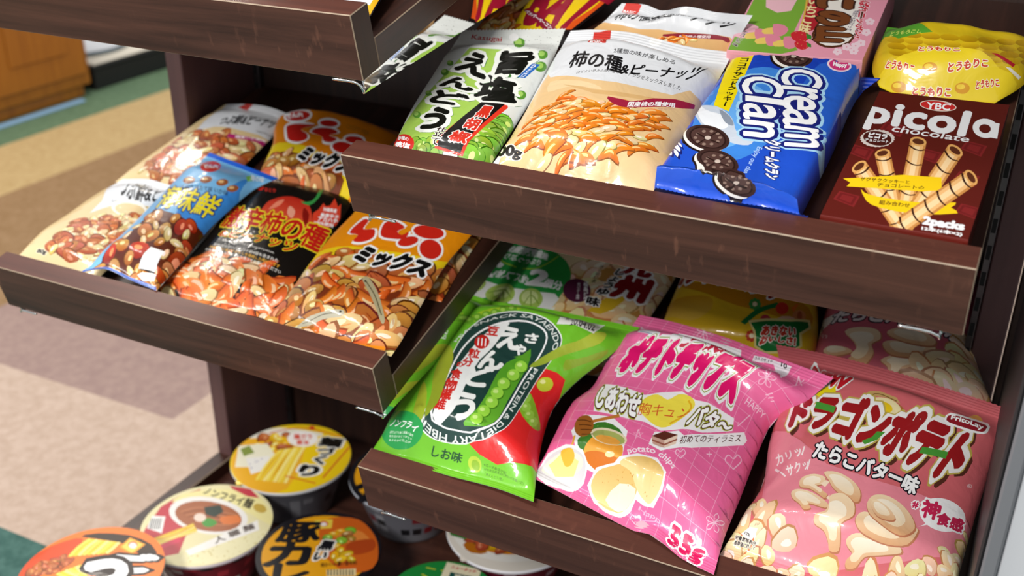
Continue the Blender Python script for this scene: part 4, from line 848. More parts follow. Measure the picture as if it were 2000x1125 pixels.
snack_bag('snack_bag', 'black bag with red pepper and flame, lying between the blue and orange bags', 'B', {'L':[[-25.69,1.39,1],[-26.11,3.26,1.2],[-26.61,7.83,1.3],[-27.82,15.46,1.4],[-28.72,20.73,1.4],[-29.31,23.41,1.4]],'R':[[-11.86,1.8,.9],[-12.72,8.06,1],[-14.79,16.66,1.1],[-15.57,20.82,1.1],[-16.08,23.9,1.2]],'H':1.15,'pu':.6,'s0':.02,'s1':.05,'r0':.12,'r1':.14,'pucker':.07,'npk':4,'und':.05,'seed':9}, 135, 224, [
 ('pile',['kakired','kakired','kakired','nut'],[7,-40,55,54,92,171,101,264,205,245,243,270,345,234,394,264,530,235,581,246,680,218,695,234,789,176,828,212,954,209,964,-34,476,-47],62,16.17,41),
 ('poly','c42a1c',[309,592,358,614,367,681,457,735,580,750,721,716,815,626,806,561,705,550,535,584],3,{'col2':'e4583a'}),
 ('poly','f08a6c',[417,624,442,693,491,715,485,663],3),
 ('poly','f3a78c',[574,678,645,651,656,596,593,624],3),
 ('poly','8a1812',[694,692,769,654,794,579,727,628],3),
 ('poly','3c9a4a',[630,730,721,716,751,795,697,933,662,934,724,787,689,739],2),
 ('poly','e2452c',[827,603,790,674,811,710,813,764,844,749,871,765,867,826,934,776,935,806,992,718,994,660,938,604],0),
 ('text','沖縄県産',[850,709,948,735,835,736,934,761],'ffffff',.03,(),'h'),
 ('text','島唐辛子',[856,668,985,703,845,695,975,729],'ffffff',.03,(),'h'),
 ('text','アカハチ',[857,634,995,675,844,664,985,702],'ffffff',.04,(),'h'),
 ('text','100%使用',[845,606,983,637,836,630,975,661],'ffffff',.03,(),'h'),
 ('text','激辛柿の種',[108,459,975,448,49,620,984,611],'c8201a',.03,((.055,'f2dc2a'),),'h'),
 ('text','&ピーナッツ',[161,389,819,375,152,437,822,453],'c8201a',.035,((.06,'f2dc2a'),),'h'),
 ('text','Extremely hot rice crackers and peanuts',[234,354,699,333,225,371,695,349],'e8e4dc',.01,(),'h',{'res':1}),
 ('text','辛味成分がハバネロの約4倍も含まれた',[177,322,763,292,169,340,757,315],'e8e4dc',.015,(),'h',{'res':1}),
 ('text','沖縄県産の島とうがらしを使用した柿ピーです',[159,304,797,263,151,321,791,285],'f0b43c',.015,(),'h',{'res':1}),
 ('text','心も体も熱くなるホットな旨さをお楽しみください',[142,285,832,234,133,303,825,257],'e8e4dc',.015,(),'h',{'res':1}),
 ('poly','c8281e',[234,779,240,771,241,764,237,758,228,754,216,754,201,756,186,762,172,769,161,778,154,787,153,795,159,800,169,802,182,802,197,799,212,794,225,787],2),
 ('text','なとり',[264,751,366,755,244,780,348,783],'d8332a',.03,(),'h')], '16120f', nu=38, nv=46, back='16120f')
snack_bag('snack_bag', 'light blue bean snack bag with yellow characters and a blank white sticker', 'B', {'L':[[-33.65,-.07,2.6],[-33.89,2.78,2.2],[-33.75,6.39,2.4],[-34.42,11.86,2.5],[-35.12,16.1,2.5],[-35.7,22.63,2.6]],'R':[[-23.75,-.14,2.9],[-24.76,1.61,2.2],[-25.05,5,2.4],[-25.85,9.94,2.5],[-25.92,14.21,2.6],[-25.77,18.01,2.6],[-24.4,20.2,2.8]],'B':[[-33.65,-.07,2.6],[-31.15,.82,3],[-28.04,.58,2.7],[-23.75,-.14,2.9]],'H':1.9,'pu':.5,'s0':.02,'s1':.035,'r0':.14,'r1':.2,'pucker':.09,'npk':2,'und':.05,'seed':12,'folds':[(.15,.5,.7,.75,.02,.1)]}, 107, 220, [
 ('poly','3d8ad8',[673,369,576,486,886,702,828,955,1072,658,1032,444],0),
 ('poly','5a2410',[62,-49,151,48,270,189,293,399,672,436,993,460,1115,455,1020,249,1042,-15,508,-60],0),
 ('pile',['bean','beanred','bean','nut'],[70,-78,151,48,270,189,275,407,562,379,672,436,835,446,991,428,1115,455,1020,249,1061,-25,508,-60],50,11.52,51),
 ('text','海味鮮',[293,407,962,531,141,587,930,675],'f2e024',.02,((.055,'1d3f86'),),'h'),
 ('poly','f4f4f2',[662,79,677,195,855,218,856,189,900,101],0),
 ('poly','1a1a1a',[662,79,687,84,902,109,895,95],0),
 ('poly','f4f4f2',[657,52,718,72,923,104,920,66,765,35],0),
 ('poly','1e5fd0',[-4,968,-50,1019,998,1015,1051,969],0),
 ('poly','d0302a',[347,918,433,883,501,846,530,817,526,794,499,779,456,771,405,771,356,779,308,794,254,820,179,861,122,902,123,925,147,940,185,948,230,948,281,939],2),
 ('text','でん六',[368,792,460,856,230,852,282,926],'ffffff',.06,(),'h'),
 ('poly','9c5a34',[435,692,454,678,454,661,430,647,383,641,337,642,300,652,280,667,286,682,313,694,354,701,398,700],2),
 ('poly','e2b77c',[379,682,383,673,362,665,330,663,303,669,300,678,321,685,353,687],2),
 ('poly','9c5a34',[618,745,638,731,636,715,616,700,587,690,553,687,512,697,493,710,496,726,517,741,550,750,586,752],2),
 ('poly','e2b77c',[572,732,577,723,562,714,534,710,511,714,507,723,524,732,551,736],2),
 ('poly','9c5a34',[800,785,814,773,811,757,795,741,768,730,738,727,711,732,699,743,701,759,719,774,746,785,774,789],2),
 ('poly','e2b77c',[766,768,769,760,755,750,732,746,713,748,710,757,726,766,748,771],2),
 ('poly','9c5a34',[929,797,941,786,940,770,927,753,905,741,879,736,858,739,846,750,849,765,864,781,885,794,909,800],2),
 ('poly','e2b77c',[903,778,905,770,894,760,874,754,859,756,857,764,869,774,888,780],2),
 ('text','えび味 ほたて味 いか味',[406,582,922,711,355,615,887,739],'2a3a5e',.015,(),'h',{'res':1}),
 ('poly','7cc04a',[769,911,752,944,895,902,893,873],0),
 ('text','海の味',[876,896,981,930,729,952,880,971],'e8f2fa',.03,(),'h'),
 ('poly','1e62c8',[4,-13,-19,19,251,18,505,22,961,38,1000,-8,535,-12,280,-13],0)], '78b8e6', nu=34, nv=46)
snack_bag('snack_bag', 'cream nut bag at the front left corner of the lower left shelf', 'B', {'L':[[-44.11,.7,1.2],[-45.09,5.23,1.2],[-44.8,8.33,1.2],[-44.57,12.57,1.2],[-43.57,16.37,1.4]],'R':[[-33.22,.7,1],[-33.59,5.95,1],[-34.17,13.05,1],[-34.27,19.34,1.2]],'T':[[-43.57,16.37,1.4],[-39.88,16.69,1.9],[-36.22,16.68,1.8],[-34.27,19.34,1.2]],'H':1.05,'pu':.6,'s1':.05,'r0':.14,'r1':.14,'rib':.03,'pucker':.1,'npk':3,'und':.05,'seed':13}, 103, 173, [
 ('poly','dfe2e6',[330,505,300,646,-44,1042,1026,1087,1070,704,895,672,756,678,531,663],2),
 ('text','つぶ鮮&ピーナッツ',[427,706,1263,735,135,953,1241,873],'17161a',.035,(),'h'),
 ('text','いか&えびせんとピーナッツ',[423,641,951,647,397,677,933,684],'3a3634',.01,(),'h',{'res':1}),
 ('poly','f6efe0',[839,627,852,599,844,575,816,556,770,545,708,545,635,554,566,567,508,585,468,609,451,636,458,664,488,688,539,706,607,713,682,705,751,684,805,656],2),
 ('poly','e2c694',[832,616,841,595,832,577,807,563,767,555,715,555,655,562,598,573,551,587,521,605,509,626,517,647,544,666,589,679,648,681,709,674,763,658,805,638],2),
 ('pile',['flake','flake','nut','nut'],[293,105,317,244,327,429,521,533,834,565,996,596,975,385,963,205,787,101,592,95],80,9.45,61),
 ('text','80g',[204,69,323,68,212,101,336,96],'1a1613',.05,((.08,'f3ead8'),),'h')], 'dfc898', nu=32, nv=40)
snack_bag('snack_bag', 'cream nut bag at the back left of the lower left shelf against the side panel', 'B', {'L':[[-44.37,15.89,1.2],[-44.31,19.02,1.3],[-43.92,23.79,1.4],[-43.42,29.36,1.5],[-42.18,33.48,2]],'R':[[-31.28,15.19,1.2],[-31.6,22.43,1.3],[-32.03,28.94,1.5],[-31.51,33.38,2]],'T':[[-42.18,33.48,2],[-39.27,33.48,2.5],[-36,33.75,2.5],[-31.51,33.38,2]],'H':1.05,'pu':.6,'s1':.06,'r0':.12,'r1':.14,'rib':.03,'pucker':.1,'npk':3,'und':.05,'seed':14}, 119, 181, [
 ('poly','d6d8dc',[263,593,155,836,-12,1066,337,1090,1057,1072,1186,685,1037,729,764,688,608,668,433,645],2),
 ('poly','cc2c24',[299,992,401,1020,427,929,273,957],0),
 ('text','つぶ鮮&ピーナッツ',[435,665,1013,838,402,762,962,936],'17161a',.035,(),'h'),
 ('text','いか&えびせんとピーナッツ',[854,722,1103,768,832,741,1075,794],'3a3634',.01,(),'h',{'res':1}),
 ('text','2種類の味が楽しめる',[642,805,913,867,610,836,876,900],'2a2826',.01,(),'h',{'res':1}),
 ('pile',['flake','flake','nut','nut'],[199,94,180,229,142,435,204,567,458,587,764,608,933,590,997,519,989,385,922,247,753,155,583,91],75,11.35,62),
 ('poly','b4226e',[640,610,808,650,1065,713,1094,662,933,648,665,572],0),
 ('text','国産いか使用',[739,600,996,690,721,622,986,708],'ffffff',.02,(),'h',{'res':1})], 'dcc290', nu=32, nv=40)
snack_bag('snack_bag', 'shiny green pea snack bag with dark oval label resting on the lowest lip', 'D', {'L':[[-.34,-.08,1.8],[-.53,3.68,2],[-.83,9.97,2.3],[-.86,16.3,2.6],[-.07,19.85,3],[1.2,21.23,3.4]],'R':[[16.28,-.91,3.4],[14.98,2.52,3],[13.64,6.75,2.7],[13.11,10.5,2.8],[14.18,13.4,3.6],[16.28,16.43,4.8],[17.72,19.91,5.6]],'B':[[-.34,-.08,1.8],[3.97,-.2,2.4],[8.35,-.61,3],[12.48,-.55,3.2],[16.28,-.91,3.4]],'T':[[1.2,21.23,3.4],[7.15,21.06,4.2],[12.27,20.59,4.8],[17.72,19.91,5.6]],'H':3.3,'pu':.5,'s0':.03,'s1':.03,'r0':.16,'r1':.16,'rib':.03,'nrib':3,'pucker':.13,'npk':2.6,'und':.05,'seed':15,'folds':[(.72,.97,.9,.6,.04,.3),(.15,.02,.25,.2,.03,.2),(.6,.03,.68,.2,.03,.25),(.35,.6,.75,.52,.012,.06)]}, 167, 224, [
 ('poly','a9cc30',[155,713,190,785,324,824,444,825,374,777,255,720],2),
 ('poly','6aa82a',[211,726,223,708,215,697,191,699,159,714,129,737,116,758,126,767,153,761,186,746],2),
 ('poly','a4d455',[178,735,183,725,172,722,152,729,134,742,129,753,140,755,161,747],2),
 ('poly','6aa82a',[257,743,269,725,262,713,241,713,212,725,186,745,174,764,181,774,204,773,233,761],2),
 ('poly','a4d455',[227,749,231,739,222,735,205,740,189,751,184,761,194,764,211,760],2),
 ('poly','6aa82a',[300,761,311,744,306,732,285,731,258,742,233,760,221,778,227,789,248,789,276,778],2),
 ('poly','a4d455',[271,767,275,757,267,752,251,756,236,766,231,776,239,780,256,776],2),
 ('poly','6aa82a',[341,780,353,763,347,752,327,750,300,760,276,777,265,794,270,806,290,806,317,796],2),
 ('poly','a4d455',[312,785,317,775,309,771,293,774,278,783,274,793,281,797,297,794],2),
 ('poly','6aa82a',[382,798,393,782,388,771,368,769,341,778,318,795,306,812,306,827,326,828,358,814],2),
 ('poly','a4d455',[353,802,358,793,350,789,334,792,320,801,315,811,322,815,338,811],2),
 ('poly','6aa82a',[418,818,430,802,425,791,407,788,382,797,358,812,328,845,148,996,165,998,385,842],2),
 ('poly','a4d455',[390,822,397,811,390,807,375,810,359,820,343,839,166,984,363,842],2),
 ('poly','e02a2a',[839,581,929,606,978,610,1057,399,1010,154,775,81,669,92,609,108,705,137,786,202,838,355,873,486],0),
 ('poly','86b92e',[829,430,881,451,957,391,985,344,949,314,874,326,831,371],2),
 ('poly','9ad04a',[888,435,889,420,879,404,863,394,846,394,835,404,835,419,844,434,860,443,877,444],2),
 ('poly','c9ec84',[864,427,863,419,855,412,845,412,842,418,848,426,858,430],2),
 ('poly','9ad04a',[906,396,906,380,896,364,880,353,864,352,854,362,853,378,863,393,880,403,896,404],2),
 ('poly','c9ec84',[883,387,881,379,872,372,864,371,861,377,867,385,876,390],2),
 ('poly','9ad04a',[935,376,935,360,926,343,910,331,895,329,885,338,885,354,895,371,911,382,926,384],2),
 ('poly','c9ec84',[913,366,911,357,903,349,895,348,892,354,898,363,907,368],2),
 ('poly','9ad04a',[965,365,965,349,956,330,941,316,926,313,917,322,918,338,927,355,942,368,957,372],2),
 ('poly','c9ec84',[945,352,943,343,935,334,927,332,925,339,930,348,939,354],2),
 ('poly','c4d43c',[946,565,954,559,958,549,958,537,953,523,943,511,931,501,917,496,903,496,891,501,883,510,880,522,881,535,886,547,896,557,908,565,921,569,935,569],2),
 ('poly','eef0a0',[916,545,917,538,910,529,899,525,891,528,890,536,896,545,907,548],2),
 ('poly','ffffff',[276,133,293,248,265,446,228,630,276,756,445,802,628,802,784,749,847,688,867,595,873,476,843,328,793,198,685,129,549,103,391,97,298,112],3),
 ('poly','26443e',[283,135,299,250,272,444,236,625,283,750,449,796,629,796,783,745,845,684,864,592,870,474,840,328,791,201,686,131,552,106,396,99,304,115],3),
 ('poly','ffffff',[327,169,316,362,298,526,323,645,407,723,543,762,679,746,756,691,803,574,802,447,778,312,742,206,652,145,520,133,409,134],3),
 ('poly','21403a',[340,170,329,360,314,521,338,636,421,712,550,753,677,739,749,688,794,573,792,447,768,313,733,212,648,150,521,137,416,138],3),
 ('poly','eef0ee',[397,689,467,728,507,580,482,496,473,396,479,294,475,200,416,138,347,161,358,234,346,370,365,489,377,592],2),
 ('text','豆',[392,634,471,638,355,686,436,687],'cf2a22',.04,(),'h'),
 ('poly','c8241e',[435,613,452,602,464,588,470,574,466,564,455,556,440,551,421,551,400,555,380,564,363,577,351,591,346,605,348,617,358,625,373,629,393,628,415,622],2),
 ('text','111',[397,567,456,570,361,608,419,610],'ffffff',.03,(),'h'),
 ('text','粒',[388,491,467,498,362,542,443,547],'cf2a22',.04,(),'h'),
 ('text','分',[381,440,455,447,362,486,437,492],'cf2a22',.04,(),'h'),
 ('text','の',[349,429,390,432,338,456,380,458],'cf2a22',.04,(),'h'),
 ('text','食',[347,360,423,367,326,416,406,420],'cf2a22',.04,(),'h'),
 ('text','物',[350,293,429,301,329,357,411,362],'cf2a22',.04,(),'h'),
 ('text','繊',[342,240,424,246,324,300,409,305],'cf2a22',.04,(),'h'),
 ('text','維',[342,183,418,186,326,242,404,246],'cf2a22',.04,(),'h'),
 ('text','え',[529,582,654,608,446,693,577,711],'f2f4f0',.05,(),'h'),
 ('text','ん',[500,453,649,483,458,542,608,567],'f2f4f0',.05,(),'h'),
 ('text','ど',[475,349,625,375,438,456,596,481],'f2f4f0',.05,(),'h'),
 ('text','う',[486,167,601,179,458,298,578,318],'f2f4f0',.05,(),'h'),
 ('text','さ',[648,653,713,668,613,699,678,712],'f2f4f0',.05,(),'h'),
 ('text','や',[648,579,710,594,613,628,675,642],'f2f4f0',.05,(),'h'),
 ('poly','4f9a24',[715,632,774,560,782,459,763,348,746,241,687,171,593,157,559,163,608,243,631,346,634,450,653,530,698,588],2,{'col2':'6cb434'}),
 ('poly','5a9a2a',[711,636,702,595,662,567,716,577,748,570,764,585,731,600],0),
 ('poly','3f7c18',[782,554,789,542,788,528,778,517,762,510,744,509,726,514,714,524,707,538,707,551,716,562,731,568,749,568,767,563],2),
 ('poly','9ad846',[774,555,781,543,780,531,771,520,756,514,739,513,722,518,710,527,703,540,704,553,712,562,726,568,743,568,761,564],2),
 ('poly','cdf08a',[742,551,744,543,736,536,724,535,715,539,713,547,720,554,732,555],2),
 ('poly','3f7c18',[772,500,777,487,773,473,762,461,745,454,726,453,710,459,698,470,694,484,697,497,708,508,724,514,743,515,760,510],2),
 ('poly','9ad846',[765,501,770,488,766,475,755,464,739,458,722,457,706,463,695,473,691,486,694,499,704,509,720,515,737,515,753,511],2),
 ('poly','cdf08a',[732,497,732,489,724,482,711,480,702,485,702,493,711,500,723,501],2),
 ('poly','3f7c18',[744,438,747,425,742,410,729,399,712,392,694,392,679,398,668,409,665,423,670,437,682,448,698,455,717,455,733,449],2),
 ('poly','9ad846',[737,440,740,427,735,413,723,402,707,396,690,396,675,401,665,412,662,425,667,438,678,449,694,455,711,455,727,450],2),
 ('poly','cdf08a',[704,436,703,428,694,421,681,419,673,424,674,433,683,439,696,441],2),
 ('poly','3f7c18',[729,379,731,365,726,350,713,338,697,332,679,332,664,338,654,350,651,364,656,378,668,390,685,396,703,396,719,390],2),
 ('poly','9ad846',[722,381,724,367,719,353,707,342,692,336,675,336,661,342,651,353,648,366,653,380,665,390,681,396,698,397,712,391],2),
 ('poly','cdf08a',[690,377,689,368,679,361,667,360,659,365,660,374,670,381,682,382],2),
 ('poly','3f7c18',[720,321,721,307,716,291,703,279,687,273,670,273,655,280,646,292,643,307,649,321,661,333,677,339,695,339,710,333],2),
 ('poly','9ad846',[713,323,715,309,709,295,698,283,682,277,666,277,652,284,643,295,641,309,646,323,657,333,673,339,690,339,704,334],2),
 ('poly','cdf08a',[681,319,680,311,671,304,659,303,651,308,653,317,662,323,674,325],2),
 ('poly','3f7c18',[693,259,694,244,688,229,676,218,660,212,644,213,629,221,619,233,617,248,623,262,635,273,652,279,669,278,684,271],2),
 ('poly','9ad846',[686,261,688,247,682,233,671,222,656,217,640,218,626,225,617,237,615,251,620,264,632,274,648,279,664,279,678,272],2),
 ('poly','cdf08a',[655,259,654,250,645,243,633,243,625,249,627,257,636,264,648,264],2),
 ('poly','3f7c18',[669,204,673,186,667,173,653,165,635,164,617,167,604,173,596,183,594,197,600,211,612,221,628,226,646,225,660,217],2),
 ('poly','9ad846',[663,206,667,188,661,176,648,169,631,168,614,171,601,177,593,186,591,200,597,212,609,222,624,227,641,225,654,218],2),
 ('poly','cdf08a',[632,206,631,197,621,191,609,192,602,197,603,206,613,212,625,212],2),
 ('arc','PEA SNACK SAYAENDO',[218,577,237,641,282,692,364,739,480,771,609,772,712,745,786,706,815,668],4.61,'e9efe9',.01,()),
 ('arc','PROTEIN & DIETARY FIBER',[814,566,821,490,807,403,787,308,754,216,701,159,621,132,523,121,429,118,350,127,311,142,294,167],4.4,'e9efe9',.012,()),
 ('poly','b4bf36',[226,128,187,219,152,340,234,270,288,166,251,127],3,{'col2':'8aa028'}),
 ('poly','aebb34',[295,152,272,260,203,379,159,526,178,562,282,479,327,347,350,215],3,{'col2':'8a9c2a'}),
 ('poly','bccb44',[784,558,814,650,871,756,890,852,918,877,952,818,912,722,848,606],3,{'col2':'94a832'}),
 ('poly','8fae30',[945,628,913,665,932,688,963,737,989,823,996,780,974,691],2),
 ('poly','f0f0ea',[676,837,800,976,893,832,705,791],0),
 ('text','20.04.02',[778,801,879,845,757,829,812,917],'2a2a28',.02,(),'h'),
 ('text','賞味期限',[720,827,808,839,695,855,788,863],'55524e',.01,(),'h',{'res':1}),
 ('poly','22a04c',[285,133,299,116,294,99,274,82,241,66,201,53,157,46,107,52,64,63,25,85,-22,127,-40,160,-40,195,-6,213,88,180,151,171,211,158,254,147],2),
 ('text','ノンフライ',[54,124,247,104,63,147,267,123],'ffffff',.02,(),'h'),
 ('text','焼き上げた後に適量の油を',[71,97,237,92,71,106,239,99],'e4f4e0',.01,(),'h',{'res':1}),
 ('text','吹き付けひとつひとつ',[75,84,231,82,75,92,233,89],'e4f4e0',.01,(),'h',{'res':1}),
 ('text','まろやかに仕上げ',[79,71,225,72,79,79,227,79],'e4f4e0',.01,(),'h',{'res':1}),
 ('text','しお味',[373,54,566,59,382,83,577,84],'23502c',.03,(),'h'),
 ('poly','b8d040',[680,76,684,69,684,62,680,54,671,48,660,44,647,43,635,44,623,47,614,53,609,60,609,67,614,73,623,78,635,81,647,83,660,83,671,81],2),
 ('poly','8fb82c',[672,70,675,65,675,60,673,56,668,52,661,50,653,49,645,50,638,52,632,55,629,60,629,64,631,68,636,72,643,74,651,75,659,75,666,73],2),
 ('text','※豆の栄養成分値/',[697,68,830,64,699,76,833,73],'3a5a20',0,(),'h',{'res':1}),
 ('text','日本食品標準成分表2015年版(七訂)',[701,56,933,54,703,64,937,66],'3a5a20',0,(),'h',{'res':1}),
 ('text','「青えんどう/乾」',[705,42,811,41,707,51,814,51],'3a5a20',0,(),'h',{'res':1})], '74c22c', nu=44, nv=56, zz=(0,0), back='9aa0a0')
snack_bag('snack_bag', 'popcorn bag with green circle and cabbages behind the green pea snack bag', 'D', {'L':[[-.6,15.31,.8],[-.28,20.35,1.2],[-.21,25.63,1.6],[-.02,32.31,2]],'R':[[14.31,17.38,.6],[15.77,20.91,1],[16.34,26.99,1.4],[16.75,32.48,1.8],[16.68,38.01,2.2]],'H':2.2,'pu':.5,'pucker':.08,'npk':3,'und':.05,'seed':17,'s0':.03,'rib':.03,'nrib':3}, 164, 190, [
 ('poly','c8914a',[670,-97,451,323,429,655,526,722,987,746,1056,478,1027,106,936,-50],0),
 ('pile',['puff'],[794,-8,452,280,429,655,526,722,987,746,1053,505,982,333,951,72],48,14.23,71),
 ('poly','2f9e46',[-74,449,-39,571,-31,750,-46,1026,294,785,411,670,480,539,476,426,455,295,229,318],2),
 ('poly','f0f2ee',[14,515,87,512,333,449,438,438,482,398,468,281,229,318],0),
 ('poly','a9c85e',[181,451,192,420,192,393,181,374,161,365,133,369,98,387,60,422,18,477,-23,547,-34,580,-35,611,-26,634,9,619,56,579,95,550,131,518,160,484],2),
 ('poly','d4e49c',[143,469,150,447,149,430,141,418,126,414,105,419,79,434,52,459,24,496,-14,562,-21,584,-21,603,-14,619,25,580,54,561,82,540,107,517,128,493],2),
 ('line','88aa44',[68,430,78,507,180,405],1.47,4),
 ('line','88aa44',[51,561,137,387],1.54,4),
 ('poly','a9c85e',[383,395,392,367,392,342,382,323,364,312,338,312,309,322,279,341,253,367,233,397,223,427,223,454,234,472,254,481,281,479,310,468,339,448,364,423],2),
 ('poly','d4e49c',[348,406,354,387,353,371,346,359,332,353,314,353,294,359,274,372,256,389,244,409,237,428,238,445,246,457,260,463,278,462,299,455,319,442,336,425],2),
 ('line','88aa44',[286,352,294,424,381,352],1.24,4),
 ('line','88aa44',[276,462,342,330],1.2,4),
 ('text','食物繊維',[61,839,247,733,21,966,232,791],'ffffff',.03,(),'h'),
 ('text','たっぷり',[56,770,218,688,42,837,210,740],'ffffff',.03,(),'h'),
 ('line','a8d040',[116,690,207,665,265,705,302,768],1.98,4),
 ('text','レタス約',[4,631,226,512,-25,736,203,590],'ffffff',.03,(),'h'),
 ('text','2',[225,521,344,499,199,653,311,619],'ffffff',.06,(),'h'),
 ('text','個分',[337,490,459,466,322,562,438,536],'ffffff',.04,(),'h'),
 ('poly','5a2440',[640,463,646,433,641,408,625,390,600,383,569,386,537,400,506,423,480,453,463,487,456,519,461,546,477,564,502,571,533,566,566,550,598,525,624,495],2),
 ('text','桜島どり',[626,398,659,396,558,545,587,540],'ffffff',.02,(),'v'),
 ('text','全パウダー使用',[579,406,600,406,524,538,543,536],'ffffff',.01,(),'v',{'res':1}),
 ('poly','e4bc2c',[685,333,715,401,749,461,824,521,841,456,812,377,763,328],0),
 ('text','州',[750,469,928,482,735,637,917,637],'8a1a20',.07,((.09,'ffffff'),),'h'),
 ('text','九',[722,642,882,656,710,760,874,768],'8a1a20',.07,((.09,'ffffff'),),'h'),
 ('text','しょうゆ',[669,462,732,463,693,682,746,679],'1a1614',.05,((.08,'ffffff'),),'v'),
 ('text','味',[655,377,730,372,640,435,717,430],'1a1614',.05,((.08,'ffffff'),),'h'),
 ('text','さくらじま',[598,549,627,546,586,697,609,692],'3a2a1c',.02,(),'v',{'res':1})], 'e9d3a6', nu=34, nv=40)
snack_bag('snack_bag', 'yellow crisp bag with green cooking pot picture, under the upper right shelf', 'D', {'L':[[17.91,21.91,.8],[17.8,25.16,1.4],[17.56,29.21,1.8],[17.25,36.28,2.2]],'R':[[32.6,23.25,.6],[32.54,26.64,1.2],[31.95,30.27,1.6],[30.47,35.53,2]],'H':3,'pu':.45,'pucker':.08,'npk':3,'und':.06,'seed':18}, 140, 135, [
 ('poly','d79a1e',[-85,381,61,409,233,404,312,373,322,272,220,167,28,257],3,{'col2':'e9bc48'}),
 ('poly','d08a1a',[-13,580,455,502,808,576,930,585,960,455,828,357,599,345,358,381],2),
 ('text','コンソメパンチ',[-25,574,741,516,-33,824,801,765],'9a2a1e',.08,((.08,'ffffff'),),'h'),
 ('line','1f7a3c',[548,196,622,345,735,477],5.14,4),
 ('poly','1f7a3c',[632,378,631,359,622,345,610,340,599,346,593,361,594,379,602,393,614,399,625,393],2),
 ('poly','3f9a4a',[626,418,624,400,614,391,604,398,602,416,608,431,619,432],2),
 ('poly','3f9a4a',[623,383,621,366,611,358,601,365,599,382,605,396,616,397],2),
 ('poly','3f9a4a',[606,362,604,346,595,338,585,345,582,362,589,375,599,376],2),
 ('poly','3f9a4a',[586,367,584,351,574,343,564,351,561,367,568,380,579,381],2),
 ('poly','3f9a4a',[573,394,571,377,561,370,552,377,549,394,555,407,566,408],2),
 ('poly','3f9a4a',[576,428,574,410,564,402,554,410,552,427,558,441,569,442],2),
 ('poly','3f9a4a',[593,450,591,432,581,423,571,430,569,448,575,463,586,464],2),
 ('poly','3f9a4a',[614,447,611,428,602,419,592,426,589,444,596,459,607,461],2),
 ('poly','f6e8c0',[602,407,600,388,591,377,580,380,573,394,575,412,584,424,595,422],2),
 ('poly','c8402a',[663,115,661,106,652,102,642,105,640,114,646,125,656,125],2),
 ('poly','c8402a',[660,99,657,93,647,90,638,93,636,99,643,104,653,104],2),
 ('poly','c8402a',[643,92,640,86,630,84,621,86,619,92,626,96,637,97],2),
 ('poly','c8402a',[623,93,620,88,611,85,601,88,600,93,607,98,617,98],2),
 ('poly','c8402a',[612,104,609,97,600,94,591,97,589,104,595,110,606,110],2),
 ('poly','c8402a',[615,124,613,112,604,108,594,112,591,124,597,136,607,136],2),
 ('poly','c8402a',[630,141,629,126,620,120,610,126,606,141,612,153,622,153],2),
 ('poly','c8402a',[650,137,649,122,640,116,630,122,626,137,632,149,642,149],2),
 ('poly','f6e8c0',[640,109,638,101,629,97,618,98,612,104,614,113,622,120,633,118],2),
 ('poly','d8382a',[800,468,799,445,794,421,785,401,774,386,760,378,746,378,734,386,725,401,720,421,720,444,725,467,734,487,746,502,761,510,774,510,786,503,795,488],2),
 ('poly','e8742a',[815,483,851,560,860,553,835,449],0),
 ('poly','dc8a54',[914,483,913,459,907,434,897,409,884,389,870,376,856,371,844,375,835,387,830,406,831,429,836,453,846,477,859,496,874,509,889,514,901,512,910,501],2),
 ('poly','b85a34',[890,459,890,427,884,401,875,393,865,404,859,430,860,463,866,488,876,497,885,486],2),
 ('poly','c8404a',[712,268,708,253,700,242,690,235,678,234,666,238,656,248,648,261,644,277,645,293,649,307,657,318,668,325,680,326,692,322,702,312,709,299,713,284],2),
 ('poly','e8b89a',[725,277,769,365,846,399,831,332],2),
 ('poly','e8d890',[576,230,677,291,826,370,941,470,955,400,907,284,927,187,868,89,720,60,653,73,626,142],0),
 ('poly','1f7838',[595,215,681,268,829,347,931,436,941,395,890,282,912,181,859,96,724,67,664,77,637,154],0),
 ('text','あきない',[680,125,871,235,674,214,865,317],'cf3a2a',.06,((.09,'fbf7ea'),),'h'),
 ('text','おいしさ!',[681,80,887,159,685,115,877,229],'cf3a2a',.06,((.09,'fbf7ea'),),'h')], 'e8bc2a', nu=32, nv=36, back='d8c84a')
